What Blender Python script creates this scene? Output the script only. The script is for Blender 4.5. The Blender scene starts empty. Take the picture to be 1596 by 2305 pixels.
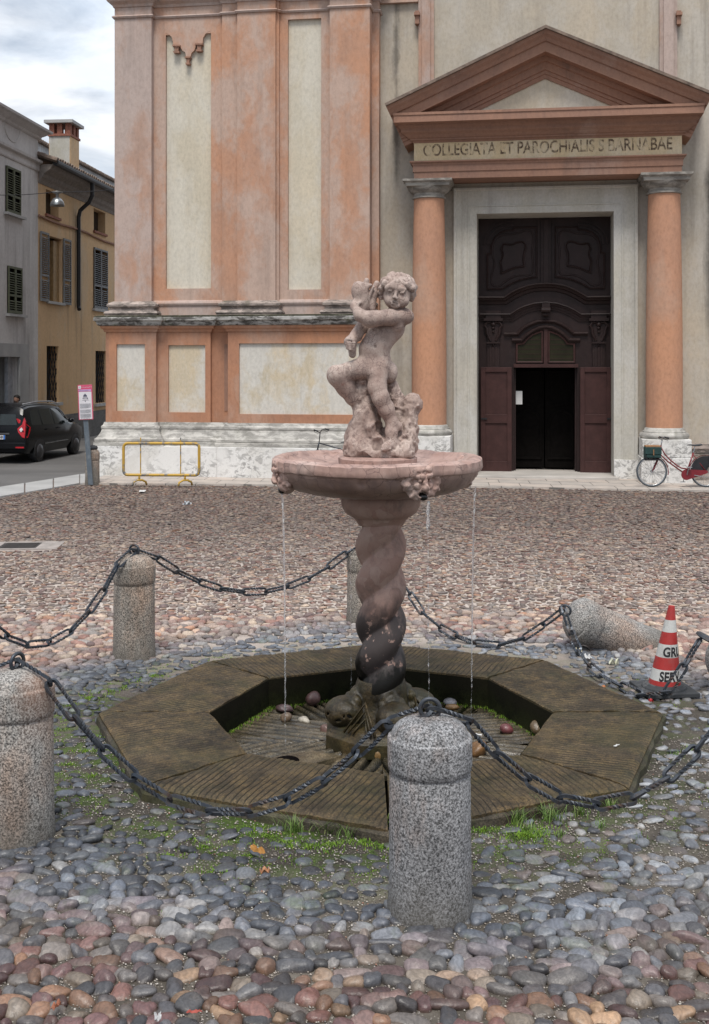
import bpy, bmesh, math, random
import numpy as np
from mathutils import Vector, Matrix
R = math.radians
SC = bpy.context.scene
COL = SC.collection
random.seed(7)
RNG = np.random.RandomState(11)

# ---------------------------------------------------------------- camera
F, CX, HY, CH = 2550.0, 798.0, 820.0, 2.8      # focal length, principal column, horizon row (photo shown 1596 x 2305), eye height
cd = bpy.data.cameras.new('camera')
cam = bpy.data.objects.new('camera', cd); COL.objects.link(cam)
cam.location = (0, 0, CH); cam.rotation_euler = (R(90), 0, 0)
cd.sensor_fit = 'VERTICAL'; cd.sensor_height = 36; cd.sensor_width = 25
cd.lens = 36 * F / 2305; cd.shift_y = -(1152.5 - HY) / 2305
cd.clip_start = 0.1; cd.clip_end = 2000
SC.camera = cam
SC.view_settings.view_transform = 'Standard'; SC.view_settings.look = 'None'
SC.view_settings.gamma = 1; SC.view_settings.exposure = 0.18
SC.render.resolution_x = 709; SC.render.resolution_y = 1024

# ---------------------------------------------------------------- sky
SUN_EL, SUN_AZ = 62.0, 186.0      # azimuth measured clockwise from +Y (high, behind the camera)
w = bpy.data.worlds.new('World'); SC.world = w; w.use_nodes = True
nt = w.node_tree; nt.nodes.clear()
def N(t, **k):
    n = nt.nodes.new(t)
    for a, b in k.items(): setattr(n, a, b)
    return n
sky = N('ShaderNodeTexSky', sky_type='NISHITA', sun_disc=False)
sky.sun_elevation = R(SUN_EL); sky.sun_rotation = R(SUN_AZ); sky.air_density = 1.0; sky.dust_density = 1.5; sky.ozone_density = 1.5
tc = N('ShaderNodeTexCoord')
mp = N('ShaderNodeMapping'); mp.inputs['Scale'].default_value = (1.3, 1.3, 4.2)
nz = N('ShaderNodeTexNoise'); nz.inputs['Scale'].default_value = 2.6; nz.inputs['Detail'].default_value = 7; nz.inputs['Roughness'].default_value = .55; nz.inputs['Distortion'].default_value = .35
rp = N('ShaderNodeValToRGB'); rp.color_ramp.elements[0].position = .33; rp.color_ramp.elements[1].position = .58
nz2 = N('ShaderNodeTexNoise'); nz2.inputs['Scale'].default_value = 5.0; nz2.inputs['Detail'].default_value = 5
rp2 = N('ShaderNodeValToRGB'); rp2.color_ramp.elements[0].color = (10.2, 11.5, 13.2, 1); rp2.color_ramp.elements[1].color = (13.0, 13.3, 13.8, 1)
rp2.color_ramp.elements[0].position = .3; rp2.color_ramp.elements[1].position = .60
mx = N('ShaderNodeMixRGB'); bg = N('ShaderNodeBackground'); bg.inputs['Strength'].default_value = .100; wo = N('ShaderNodeOutputWorld')
L = nt.links.new
L(tc.outputs['Generated'], mp.inputs['Vector']); L(mp.outputs[0], nz.inputs['Vector']); L(mp.outputs[0], nz2.inputs['Vector'])
L(nz.outputs['Fac'], rp.inputs[0]); L(nz2.outputs['Fac'], rp2.inputs[0])
L(rp.outputs[0], mx.inputs[0]); L(sky.outputs[0], mx.inputs[1]); L(rp2.outputs[0], mx.inputs[2])
sp_ = N('ShaderNodeSeparateXYZ'); L(tc.outputs['Generated'], sp_.inputs[0])      # an overcast sky is brighter overhead than at the horizon
mr = N('ShaderNodeMapRange'); mr.inputs['From Min'].default_value = 0; mr.inputs['From Max'].default_value = 1; mr.inputs['To Min'].default_value = .60; mr.inputs['To Max'].default_value = 1.15
L(sp_.outputs['Z'], mr.inputs['Value']); mg = N('ShaderNodeMixRGB', blend_type='MULTIPLY'); mg.inputs[0].default_value = 1
L(mx.outputs[0], mg.inputs[1]); L(mr.outputs[0], mg.inputs[2]); L(mg.outputs[0], bg.inputs['Color']); L(bg.outputs[0], wo.inputs['Surface'])

# ---------------------------------------------------------------- sun (veiled by cloud)
sl = bpy.data.lights.new('sun', 'SUN'); sl.energy = 2.7; sl.angle = R(18); sl.color = (1, .95, .88)
so = bpy.data.objects.new('sun', sl); COL.objects.link(so)
az, el = R(SUN_AZ), R(SUN_EL)
sd = Vector((math.sin(az) * math.cos(el), math.cos(az) * math.cos(el), math.sin(el)))
so.rotation_euler = (-sd).to_track_quat('-Z', 'Y').to_euler(); so.location = sd * 40

# ---------------------------------------------------------------- geometry helpers
def ray(x, y): return Vector(((x - CX) / F, 1.0, (HY - y) / F))
def gp(x, y, z=0.0):
    d = ray(x, y); t = (z - CH) / d.z
    return Vector((d.x * t, t, z))
def dp(x, y, Y):
    d = ray(x, y); return Vector((d.x * Y, Y, CH + d.z * Y))

class Frame:
    """a vertical wall frame: local x runs along the wall, -y points out of it (n), z up"""
    def __init__(s, P0, deg):
        s.P = Vector((P0[0], P0[1], 0)); s.a = R(deg)
        s.U = Vector((math.cos(s.a), math.sin(s.a), 0)); s.Nn = Vector((math.sin(s.a), -math.cos(s.a), 0))
    def at(s, x, y, n=0.0):
        d = ray(x, y); t = (n + s.P.dot(s.Nn)) / d.dot(s.Nn)
        return ((d * t - s.P).dot(s.U), CH + d.z * t)
    def u(s, x, n=0.0, y=800): return s.at(x, y, n)[0]
    def z(s, x, y, n=0.0): return s.at(x, y, n)[1]
    def w(s, u, n, z=0.0): return s.P + s.U * u + s.Nn * n + Vector((0, 0, z))

def tag(o, label=None, cat=None, group=None, kind=None):
    if label: o['label'] = label
    if cat: o['category'] = cat
    if group: o['group'] = group
    if kind: o['kind'] = kind
    return o
def empty(name, loc=(0, 0, 0), rz=0.0, label=None, cat=None, group=None):
    o = bpy.data.objects.new(name, None); COL.objects.link(o); o.empty_display_size = .2
    o.location = loc; o.rotation_euler = (0, 0, rz)
    return tag(o, label, cat, group)
def link_mesh(name, me, mat, parent=None, loc=None):
    o = bpy.data.objects.new(name, me); COL.objects.link(o)
    if mat: me.materials.append(mat)
    if parent: o.parent = parent
    if loc is not None: o.location = loc
    return o
def np_mesh(name, V, Fc, smooth=False):
    """V (n,3), Fc (m,k) int arrays -> mesh"""
    me = bpy.data.meshes.new(name); V = np.asarray(V, np.float32); Fc = np.asarray(Fc, np.int32)
    me.vertices.add(len(V)); me.vertices.foreach_set('co', V.ravel())
    m, k = Fc.shape
    me.loops.add(m * k); me.loops.foreach_set('vertex_index', Fc.ravel())
    me.polygons.add(m); me.polygons.foreach_set('loop_start', np.arange(0, m * k, k, dtype=np.int32))
    me.polygons.foreach_set('loop_total', np.full(m, k, np.int32))
    if smooth: me.polygons.foreach_set('use_smooth', np.ones(m, bool))
    me.update(calc_edges=True); me.validate()
    return me

class MB:
    def __init__(s): s.v = []; s.f = []
    def add(s, vs, fs):
        b = len(s.v); s.v += [tuple(p) for p in vs]; s.f += [tuple(i + b for i in f) for f in fs]; return s
    def box(s, x0, x1, y0, y1, z0, z1):
        v = [(x, y, z) for x in (x0, x1) for y in (y0, y1) for z in (z0, z1)]
        return s.add(v, [(0, 1, 3, 2), (4, 6, 7, 5), (0, 4, 5, 1), (2, 3, 7, 6), (0, 2, 6, 4), (1, 5, 7, 3)])
    def wb(s, u0, u1, n0, n1, z0, z1): return s.box(u0, u1, -n1, -n0, z0, z1)
    def obox(s, c, ax, ay, az):
        c, ax, ay, az = map(Vector, (c, ax, ay, az))
        v = [c + ax * i + ay * j + az * k for i in (-1, 1) for j in (-1, 1) for k in (-1, 1)]
        return s.add(v, [(0, 1, 3, 2), (4, 6, 7, 5), (0, 4, 5, 1), (2, 3, 7, 6), (0, 2, 6, 4), (1, 5, 7, 3)])
    def prism(s, poly, fn, a, b):
        """poly: 2-D outline; fn(p, q, t) -> xyz with t = a or b"""
        n = len(poly)
        v = [fn(p[0], p[1], a) for p in poly] + [fn(p[0], p[1], b) for p in poly]
        f = [tuple(range(n))[::-1], tuple(range(n, 2 * n))] + [(i, (i + 1) % n, n + (i + 1) % n, n + i) for i in range(n)]
        return s.add(v, f)
    def plate(s, poly, n0, n1): return s.prism(poly, lambda p, q, t: (p, -t, q), n0, n1)     # outline in (u, z)
    def slab(s, poly, z0, z1): return s.prism(poly, lambda p, q, t: (p, q, t), z0, z1)       # outline in (x, y)
    def lathe(s, prof, c=(0, 0, 0), seg=32, a0=0, a1=2 * math.pi, fn=None):
        full = abs(a1 - a0 - 2 * math.pi) < 1e-6; m = seg if full else seg + 1; v = []; f = []
        for (r, z) in prof:
            for k in range(m):
                t = a0 + (a1 - a0) * k / seg; rr, zz = (r, z) if fn is None else fn(r, z, t)
                v.append((c[0] + rr * math.cos(t), c[1] + rr * math.sin(t), c[2] + zz))
        for i in range(len(prof) - 1):
            for k in range(seg):
                k2 = (k + 1) % m
                f.append((i * m + k, i * m + k2, (i + 1) * m + k2, (i + 1) * m + k))
        return s.add(v, f)
    def tube(s, pts, r, seg=8, closed=False, cap=True, sq=None, twist=None):
        """round tube (or polygonal with twist) along pts; r number or list"""
        P = [Vector(p) for p in pts]; n = len(P); rr = r if isinstance(r, (list, tuple)) else [r] * n
        T = []
        for i in range(n):
            a = P[(i - 1) % n] if (closed or i > 0) else P[i]; b = P[(i + 1) % n] if (closed or i < n - 1) else P[i]
            t = (b - a); T.append(t.normalized() if t.length > 1e-9 else Vector((0, 0, 1)))
        up = Vector((0, 0, 1)) if abs(T[0].z) < .9 else Vector((1, 0, 0))
        nrm = (up - T[0] * up.dot(T[0])).normalized(); v = []; f = []
        for i in range(n):
            nrm = (nrm - T[i] * nrm.dot(T[i])); nrm = nrm.normalized() if nrm.length > 1e-6 else T[i].orthogonal().normalized()
            bn = T[i].cross(nrm); tw = twist[i] if twist else 0
            for k in range(seg):
                a = 2 * math.pi * k / seg + tw; v.append(P[i] + (nrm * math.cos(a) + bn * math.sin(a)) * rr[i])
        for i in range(n if closed else n - 1):
            j = (i + 1) % n
            for k in range(seg): k2 = (k + 1) % seg; f.append((i * seg + k, i * seg + k2, j * seg + k2, j * seg + k))
        if not closed and cap: f += [tuple(range(seg))[::-1], tuple((n - 1) * seg + k for k in range(seg))]
        return s.add(v, f)
    def sweep(s, pts, prof, b, closed=False, cap=True):
        """sweep closed outline prof [(a,c)] along planar pts; a along mitred (d x b), c along b"""
        P = [Vector(p) for p in pts]; b = Vector(b); n = len(P); D = []
        for i in range(n if closed else n - 1): D.append((P[(i + 1) % n] - P[i]).normalized())
        v = []; m = len(prof)
        for i in range(n):
            d1 = D[i - 1] if (closed or i > 0) else D[0]; d2 = D[i] if (closed or i < n - 1) else D[-1]
            s1, s2 = d1.cross(b), d2.cross(b); mt = (s1 + s2) / max(.15, 1 + s1.dot(s2))
            for (a, c) in prof: v.append(P[i] + mt * a + b * c)
        f = []
        for i in range(n if closed else n - 1):
            j = (i + 1) % n
            for k in range(m): k2 = (k + 1) % m; f.append((i * m + k, i * m + k2, j * m + k2, j * m + k))
        if not closed and cap: f += [tuple(range(m))[::-1], tuple((n - 1) * m + k for k in range(m))]
        return s.add(v, f)
    def ico(s, c, r, sub=2, scale=(1, 1, 1), jit=0, seed=0, rot=0):
        V, Fc = ICO(sub); rg = np.random.RandomState(seed)
        Vv = V.copy()
        if jit:
            for _ in range(5):
                d = rg.normal(size=3); d /= np.linalg.norm(d); Vv = Vv * (1 + jit * rg.uniform(-1, 1) * np.sin((V @ d) * rg.uniform(1.5, 4) + rg.uniform(0, 6)))[:, None]
        Vv = Vv * r * np.array(scale)
        if rot: cc, ss = math.cos(rot), math.sin(rot); Vv = Vv @ np.array([[cc, ss, 0], [-ss, cc, 0], [0, 0, 1]])
        return s.add([tuple(p) for p in Vv + np.array(c)], [tuple(int(i) for i in q) for q in Fc])
    def mesh(s, name, smooth=False, recalc=True, auto=None):
        me = bpy.data.meshes.new(name); me.from_pydata(s.v, [], s.f); me.update()
        bm = bmesh.new(); bm.from_mesh(me)
        if recalc: bmesh.ops.recalc_face_normals(bm, faces=bm.faces)
        bm.to_mesh(me); bm.free()
        if smooth:
            me.polygons.foreach_set('use_smooth', [True] * len(me.polygons))
            if auto:
                try: me.set_sharp_from_angle(angle=R(auto))
                except Exception: pass
        return me
    def build(s, name, mat, parent=None, smooth=False, loc=None, auto=None, bevel=0, recalc=True):
        o = link_mesh(name, s.mesh(name, smooth, recalc, auto), mat, parent, loc)
        if bevel:
            m = o.modifiers.new('bevel', 'BEVEL'); m.width = bevel; m.segments = 2; m.limit_method = 'ANGLE'; m.angle_limit = R(35)
        return o
_ico = {}
def ICO(sub):
    if sub not in _ico:
        bm = bmesh.new(); bmesh.ops.create_icosphere(bm, subdivisions=sub, radius=1)
        V = np.array([v.co[:] for v in bm.verts]); Fc = np.array([[v.index for v in f.verts] for f in bm.faces]); bm.free(); _ico[sub] = (V, Fc)
    return _ico[sub]
def copy_tree(o, parent=None):
    c = o.copy(); COL.objects.link(c)
    if parent: c.parent = parent
    for ch in list(o.children): copy_tree(ch, c)
    return c

# ---------------------------------------------------------------- materials
class NT:
    """small helper for node materials"""
    def __init__(s, name):
        s.m = bpy.data.materials.new(name); s.m.use_nodes = True; s.t = s.m.node_tree; s.t.nodes.clear()
        s.out = s.n('ShaderNodeOutputMaterial'); s.p = s.n('ShaderNodeBsdfPrincipled'); s.t.links.new(s.p.outputs[0], s.out.inputs[0])
        s.tc = s.n('ShaderNodeTexCoord'); s.co = s.tc.outputs['Object']
    def n(s, t, **k):
        x = s.t.nodes.new(t)
        for a, b in k.items(): setattr(x, a, b)
        return x
    def l(s, a, b): s.t.links.new(a, b)
    def put(s, sock, v):
        if isinstance(v, bpy.types.NodeSocket): s.l(v, sock)
        else: sock.default_value = v
    def mapv(s, scale=(1, 1, 1), rot=(0, 0, 0), loc=(0, 0, 0), src=None):
        m = s.n('ShaderNodeMapping'); m.inputs['Scale'].default_value = scale; m.inputs['Rotation'].default_value = rot; m.inputs['Location'].default_value = loc
        s.l(src or s.co, m.inputs['Vector']); return m.outputs[0]
    def noise(s, scale, detail=4, rough=.55, src=None, dist=0, col=False):
        x = s.n('ShaderNodeTexNoise'); x.inputs['Scale'].default_value = scale; x.inputs['Detail'].default_value = detail
        x.inputs['Roughness'].default_value = rough; x.inputs['Distortion'].default_value = dist
        s.l(src or s.co, x.inputs['Vector']); return x.outputs['Color' if col else 'Fac']
    def vor(s, scale, feature='F1', src=None, out='Distance', rnd=1):
        x = s.n('ShaderNodeTexVoronoi', feature=feature); x.inputs['Scale'].default_value = scale; x.inputs['Randomness'].default_value = rnd
        s.l(src or s.co, x.inputs['Vector']); return x.outputs[out]
    def ramp(s, fac, stops, interp='LINEAR'):
        x = s.n('ShaderNodeValToRGB'); cr = x.color_ramp; cr.interpolation = interp
        while len(cr.elements) < len(stops): cr.elements.new(.5)
        for e, (p, c) in zip(cr.elements, stops):
            e.position = p; e.color = (c, c, c, 1) if isinstance(c, (int, float)) else (*c, 1)
        s.l(fac, x.inputs[0]); return x.outputs[0]
    def mix(s, fac, a, b, mode='MIX'):
        x = s.n('ShaderNodeMixRGB', blend_type=mode); s.put(x.inputs[0], fac)
        for i, v in ((1, a), (2, b)): s.put(x.inputs[i], (*v, 1) if isinstance(v, tuple) and len(v) == 3 else v)
        return x.outputs[0]
    def math(s, op, a, b=0.0, clamp=False):
        x = s.n('ShaderNodeMath', operation=op, use_clamp=clamp); s.put(x.inputs[0], a); s.put(x.inputs[1], b); return x.outputs[0]
    def sep(s, src=None):
        x = s.n('ShaderNodeSeparateXYZ'); s.l(src or s.co, x.inputs[0]); return x.outputs
    def bump(s, h, strength=.3, dist=.01, prev=None):
        x = s.n('ShaderNodeBump'); x.inputs['Strength'].default_value = strength; x.inputs['Distance'].default_value = dist
        s.l(h, x.inputs['Height'])
        if prev: s.l(prev, x.inputs['Normal'])
        return x.outputs[0]
    def done(s, color, rough=.8, metal=0, normal=None, spec=None):
        s.put(s.p.inputs['Base Color'], (*color, 1) if isinstance(color, tuple) else color)
        s.put(s.p.inputs['Roughness'], rough); s.put(s.p.inputs['Metallic'], metal)
        if normal: s.l(normal, s.p.inputs['Normal'])
        if spec is not None: s.p.inputs['Specular IOR Level'].default_value = spec
        return s.m
    def warp(s, scale, amt, src=None):
        nz = s.noise(scale, 3, .5, src, col=True)
        a = s.n('ShaderNodeVectorMath', operation='SUBTRACT'); s.l(nz, a.inputs[0]); a.inputs[1].default_value = (.5, .5, .5)
        b = s.n('ShaderNodeVectorMath', operation='SCALE'); s.l(a.outputs[0], b.inputs[0]); b.inputs['Scale'].default_value = amt
        c = s.n('ShaderNodeVectorMath', operation='ADD'); s.l(src or s.co, c.inputs[0]); s.l(b.outputs[0], c.inputs[1]); return c.outputs[0]

def m_plain(name, c, rough=.6, metal=0, var=.25, scale=8, bump=.0, spec=None):
    t = NT(name); f = t.noise(scale, 5)
    lo = tuple(x * (1 - var) for x in c); hi = tuple(min(1, x * (1 + var)) for x in c)
    col = t.ramp(f, [(.3, lo), (.7, hi)])
    nb = t.bump(t.noise(scale * 6, 4), bump, .01) if bump else None
    return t.done(col, rough, metal, nb, spec)

def m_plaster(name, c1, c2, c3, streak=.5, fade=(.45, .62), grime=.35, sc=1.0):
    """lime plaster: body colour, washed-out patches, dark water marks and fine grain"""
    t = NT(name)
    v = t.warp(1.6 * sc, .55)
    big = t.noise(.75 * sc, 6, .62, t.mapv((1, 1, .55), src=v))
    big2 = t.noise(.75 * sc, 8, .66, t.mapv((1.1, 1, .5), loc=(4, 2, 9), src=v))
    body = t.mix(t.ramp(big, [(.35, 0.0), (.65, 1.0)]), c1, c2)
    col = t.mix(t.math('MULTIPLY', t.ramp(big2, [(fade[0], 0.0), (fade[1], 1.0)]), .75), body, c3)
    fine = t.noise(14 * sc, 8, .7, t.mapv((1, 1, .6)))
    col = t.mix(1.0, col, t.ramp(fine, [(.25, (.80, .80, .80)), (.5, (1, 1, 1)), (.75, (1.13, 1.13, 1.13))]), 'MULTIPLY')
    st = t.noise(1.5, 6, .6, t.mapv((2.6, 2.6, .12), loc=(1, 7, 3)))
    st2 = t.noise(.5, 3, .5, loc_src(t))
    m = t.math('MULTIPLY', t.ramp(st, [(.5, 0.0), (.72, 1.0)]), t.ramp(st2, [(.4, 0.0), (.65, 1.0)]))
    col = t.mix(t.math('MULTIPLY', m, grime), col, (.10, .085, .075))
    nb = t.bump(t.noise(22, 6, .6), .18, .012); nb = t.bump(t.noise(2.5, 4), .25, .03, nb)
    return t.done(col, .93, 0, nb, .25)
def loc_src(t): return t.mapv((1, 1, 1), loc=(13, 5, 2))

M = {}
M['orange'] = m_plaster('terracotta_plaster', (.46, .245, .152), (.39, .24, .175), (.44, .345, .295), fade=(.44, .56))
M['orange_low'] = m_plaster('terracotta_plaster_dado', (.43, .212, .122), (.34, .175, .112), (.40, .27, .205), fade=(.50, .66), grime=.45)
M['brown'] = m_plaster('red_brown_plaster', (.32, .18, .125), (.255, .15, .112), (.35, .245, .20), fade=(.55, .72), grime=.55)
M['pink'] = m_plaster('pinkish_plaster', (.42, .25, .175), (.36, .26, .215), (.42, .35, .32), fade=(.4, .52))
M['cream'] = m_plaster('cream_plaster', (.55, .485, .375), (.48, .435, .345), (.56, .53, .46), fade=(.42, .56), grime=.12)
M['cream_low'] = m_plaster('cream_plaster_dado', (.54, .45, .32), (.46, .41, .32), (.56, .55, .52), fade=(.42, .54), grime=.2, sc=1.4)
M['cream_text'] = m_plaster('ochre_frieze_plaster', (.62, .49, .31), (.54, .43, .27), (.62, .54, .41), grime=.1, sc=2)
M['wall'] = m_plaster('grey_beige_plaster', (.44, .38, .30), (.37, .335, .28), (.44, .41, .365), fade=(.44, .58), grime=.4)
M['column'] = m_plaster('column_stucco', (.47, .245, .148), (.39, .22, .15), (.43, .30, .23), fade=(.5, .72), grime=.3)
M['jamb'] = m_plaster('grey_door_stone', (.46, .435, .375), (.40, .38, .335), (.50, .49, .46), fade=(.45, .62), grime=.35, sc=1.5)
M['house_grey'] = m_plaster('grey_house_plaster', (.54, .52, .505), (.46, .44, .425), (.57, .55, .53), grime=.6)
M['house_yellow'] = m_plaster('yellow_house_plaster', (.60, .41, .235), (.53, .36, .205), (.50, .41, .30), fade=(.5, .7), grime=.5)

def m_stone_white():
    t = NT('white_plinth_stone'); v = t.warp(3, .35)
    a = t.noise(1.1, 6, .62, v); col = t.ramp(a, [(.3, (.52, .50, .46)), (.55, (.68, .67, .65)), (.75, (.60, .59, .57))])
    blk = t.ramp(t.noise(7, 9, .72, t.mapv((1, 1, 1.6), src=v)), [(.49, 0.0), (.56, 1.0)])
    zone = t.ramp(t.noise(.8, 4, .6, t.mapv(loc=(3, 1, 6))), [(.40, 0.0), (.56, 1.0)])
    col = t.mix(t.math('MULTIPLY', t.math('MULTIPLY', blk, zone), .62), col, (.12, .115, .11))
    fl = t.ramp(t.noise(30, 5, .7), [(.62, 0.0), (.7, 1.0)]); col = t.mix(t.math('MULTIPLY', fl, .45), col, (.16, .15, .14))
    return t.done(col, .85, 0, t.bump(t.noise(18, 6, .65), .35, .015), .3)
M['plinth'] = m_stone_white()
def m_stone_band(name, c, moss=.6, dark=.8):
    t = NT(name); v = t.warp(4, .2)
    col = t.mix(t.ramp(t.noise(2, 6, .6, v), [(.35, 0.0), (.65, 1.0)]), c, tuple(x * .72 for x in c))
    m = t.math('MULTIPLY', t.ramp(t.noise(5, 8, .7, t.mapv((.6, .6, 2), src=v)), [(.43, 0.0), (.56, 1.0)]), t.ramp(t.noise(.9, 4, .6), [(.32, .25), (.5, 1.0)]))
    col = t.mix(t.math('MULTIPLY', m, dark), col, (.06, .055, .05))
    g = t.ramp(t.noise(2.2, 7, .7, t.mapv(loc=(8, 8, 8))), [(.56, 0.0), (.68, 1.0)]); col = t.mix(t.math('MULTIPLY', g, moss), col, (.065, .07, .03))
    return t.done(col, .88, 0, t.bump(t.noise(16, 6, .65), .35, .015), .3)
M['band'] = m_stone_band('weathered_band_stone', (.42, .41, .39), .8, .95)
M['capital'] = m_stone_band('grey_capital_stone', (.36, .335, .30), .15, .55)
M['base_mould'] = m_stone_band('pink_grey_base_stone', (.42, .35, .31), .45, .7)
M['white_mould'] = m_stone_band('white_mould_stone', (.55, .53, .49), .25, .5)
M['pave'] = m_plain('pavement_stone', (.40, .375, .345), .8, var=.18, scale=1.2, bump=.3)
M['wood'] = None
def m_wood():
    t = NT('dark_painted_door_wood'); a = t.noise(3, 6, .6, t.mapv((1, 1, .25)))
    col = t.ramp(a, [(.3, (.017, .010, .0095)), (.7, (.030, .0165, .0155))])
    dust = t.ramp(t.noise(9, 6, .65), [(.5, 0.0), (.8, 1.0)]); col = t.mix(t.math('MULTIPLY', dust, .12), col, (.12, .10, .09))
    return t.done(col, .5, 0, t.bump(t.noise(40, 4, .6, t.mapv((1, 1, .15))), .12, .01), .22)
M['wood'] = m_wood()
M['wood_leaf'] = m_plain('brown_painted_door_leaf', (.050, .023, .021), .55, var=.2, scale=5, bump=.08, spec=.2)
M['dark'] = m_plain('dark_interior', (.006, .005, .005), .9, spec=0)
M['iron_dark'] = m_plain('dark_iron', (.018, .018, .02), .55, .3)
M['shutter_grey'] = m_plain('grey_shutter_paint', (.16, .165, .17), .7, var=.15, scale=20)
M['shutter_green'] = m_plain('green_shutter_paint', (.085, .09, .05), .75, var=.3, scale=14)
M['glass_dark'] = m_plain('dark_window_glass', (.012, .014, .016), .12)
M['roof_tile'] = m_plain('clay_roof_tiles', (.16, .12, .095), .9, var=.45, scale=5, bump=.4)
M['white_paint'] = m_plain('white_paint', (.62, .62, .60), .5, var=.06)
M['brick'] = m_plain('red_brick', (.22, .085, .055), .85, var=.35, scale=16, bump=.3)
# ================================================================ the church
FA = Frame((4.64, 27.68), -8.5)
church = empty('church', FA.P, FA.a, 'large baroque church front of terracotta and cream plaster with a columned portal', 'church')
A = lambda x, y, n=0.0: FA.at(x, y, n)
U_ = lambda x, n=0.0, y=800: FA.at(x, y, n)[0]
Z_ = lambda x, y, n=0.0: FA.at(x, y, n)[1]
ZT = 13.6
OUT = (0, -1, 0)
def PP(u, n, z=0.0): return (u, -n, z)

def holed(fr, u0, u1, z0, z1, n, depth, h, nb):
    a, b, c, d = h
    v = [PP(u0, n, z0), PP(u1, n, z0), PP(u1, n, z1), PP(u0, n, z1), PP(a, n, c), PP(b, n, c), PP(b, n, d), PP(a, n, d)]
    m = n - depth
    v += [PP(a, m, c), PP(b, m, c), PP(b, m, d), PP(a, m, d), PP(u0, nb, z0), PP(u1, nb, z0), PP(u1, nb, z1), PP(u0, nb, z1)]
    f = [(0, 1, 5, 4), (1, 2, 6, 5), (2, 3, 7, 6), (3, 0, 4, 7), (4, 5, 9, 8), (5, 6, 10, 9), (6, 7, 11, 10), (7, 4, 8, 11),
         (0, 12, 13, 1), (1, 13, 14, 2), (2, 14, 15, 3), (3, 15, 12, 0)]
    fr.add(v, f)

# --- planes
NP, NF, NH = .75, .58, .66           # pilaster, framed bay, half pilaster
ND, NDB = .95, .82                   # dado pedestals, dado bays
uL = U_(258, NP); zb = Z_(500, 724, .9)      # foot of the upper order
zd0 = Z_(400, 952, ND); zd1 = Z_(400, 745, ND); zband = Z_(400, 722, ND + .2)

# main wall round the door opening
dn = -.9
oL, oR = U_(1073, .12), U_(1382, .12); oT = Z_(1228, 478, .12)
uW = U_(850, 0); uE = U_(1596, 0) + 3.2
mb = MB()
mb.wb(uW - 1.5, oL, -2.6, 0, 0, ZT); mb.wb(oR, uE, -2.6, 0, 0, ZT); mb.wb(oL, oR, -2.6, 0, oT, ZT)
mb.build('wall', M['wall'], church)
mb = MB(); mb.wb(uL + .3, uE, -16, -2.65, 0, ZT); mb.build('nave_wall', M['wall'], church)

# upper order of the wing
mb = MB(); cr = MB()
p1 = (uL, U_(341, NP)); b1 = (U_(341, NP), U_(500, NH)); h1 = (U_(500, NH), U_(534, NP)); p2 = (U_(534, NP), U_(620, NP)); hh = (U_(620, NP), U_(628, NH))
b2 = (U_(628, NH), U_(742, NP)); p3 = (U_(742, NP), U_(832, NP)); r3 = (U_(832, NP), U_(836, .3)); r4 = (U_(836, .3), U_(853, .3))
mb = MB(); mb.wb(uL, p1[1], -8, NP, zb, ZT); mb.build('corner_pilaster', M['pink'], church)
for (q, nm) in ((p2, 0), (p3, 0)):
    mb = MB(); mb.wb(q[0], q[1], -.5, NP, zb, ZT); mb.build('pilaster', M['orange'], church)
mb = MB(); mb.wb(h1[0], h1[1], -.5, NH, zb, ZT); mb.wb(hh[0], hh[1], -.5, NH, zb, ZT); mb.wb(r3[0], r4[1], -.5, .3, zb - 3.6, ZT); mb.wb(r3[0] - .1, r3[1] - .02, -.5, .45, zb, ZT)
mb.build('half_pilaster', M['orange'], church)
for (bq, px, py, nm) in ((b1, (373, 475), (650, 79), 1), (b2, (648, 723), (652, 44), 2)):
    hz0, hz1 = Z_(px[0], py[0], NF), Z_(px[0], py[1], NF)
    hu0, hu1 = U_(px[0], NF), U_(px[1], NF)
    mb = MB(); holed(mb, bq[0], bq[1], zb, ZT, NF, .09, (hu0, hu1, hz0, hz1), -.3); mb.build('bay_frame', M['orange'], church)
    mb = MB(); mb.wb(hu0 - .01, hu1 + .01, NF - .14, NF - .085, hz0 - .01, hz1 + .01); mb.build('bay_panel', M['cream'], church)
# hanging plaster ornament at the top of the first panel
def zr(a, b): return A(a * .5, b * .5, NF)
po = [(744, 150), (760, 154), (772, 166), (778, 185), (780, 204), (812, 206), (814, 216), (822, 228), (834, 236), (838, 258), (858, 258), (862, 238), (874, 228), (880, 214), (881, 199), (912, 198), (914, 172), (924, 154), (938, 142), (951, 138)]
poly = [zr(*p) for p in po] + [zr(951, 120), zr(744, 130)]
mb = MB(); mb.plate(poly, NF - .08, NF + .004); mb.build('hanging_ornament', M['orange'], church)
for (a, b, wd) in ((797, 205, 17), (898, 198, 17), (848, 257, 12)):
    mb = MB()
    mb.plate([zr(a - wd, b), zr(a + wd, b), zr(a + wd, b + 7), zr(a - wd, b + 7)], NF - .07, NF + .08)
    mb.plate([zr(a - wd * .6, b + 7), zr(a + wd * .6, b + 7), zr(a + wd * .45, b + 28), zr(a - wd * .45, b + 28)], NF - .07, NF + .05)
    mb.plate([zr(a - wd * .85, b + 28), zr(a + wd * .85, b + 28), zr(a + wd * .7, b + 36), zr(a - wd * .7, b + 36)], NF - .07, NF + .07)
    mb.build('drop', M['brown'], church)

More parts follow.
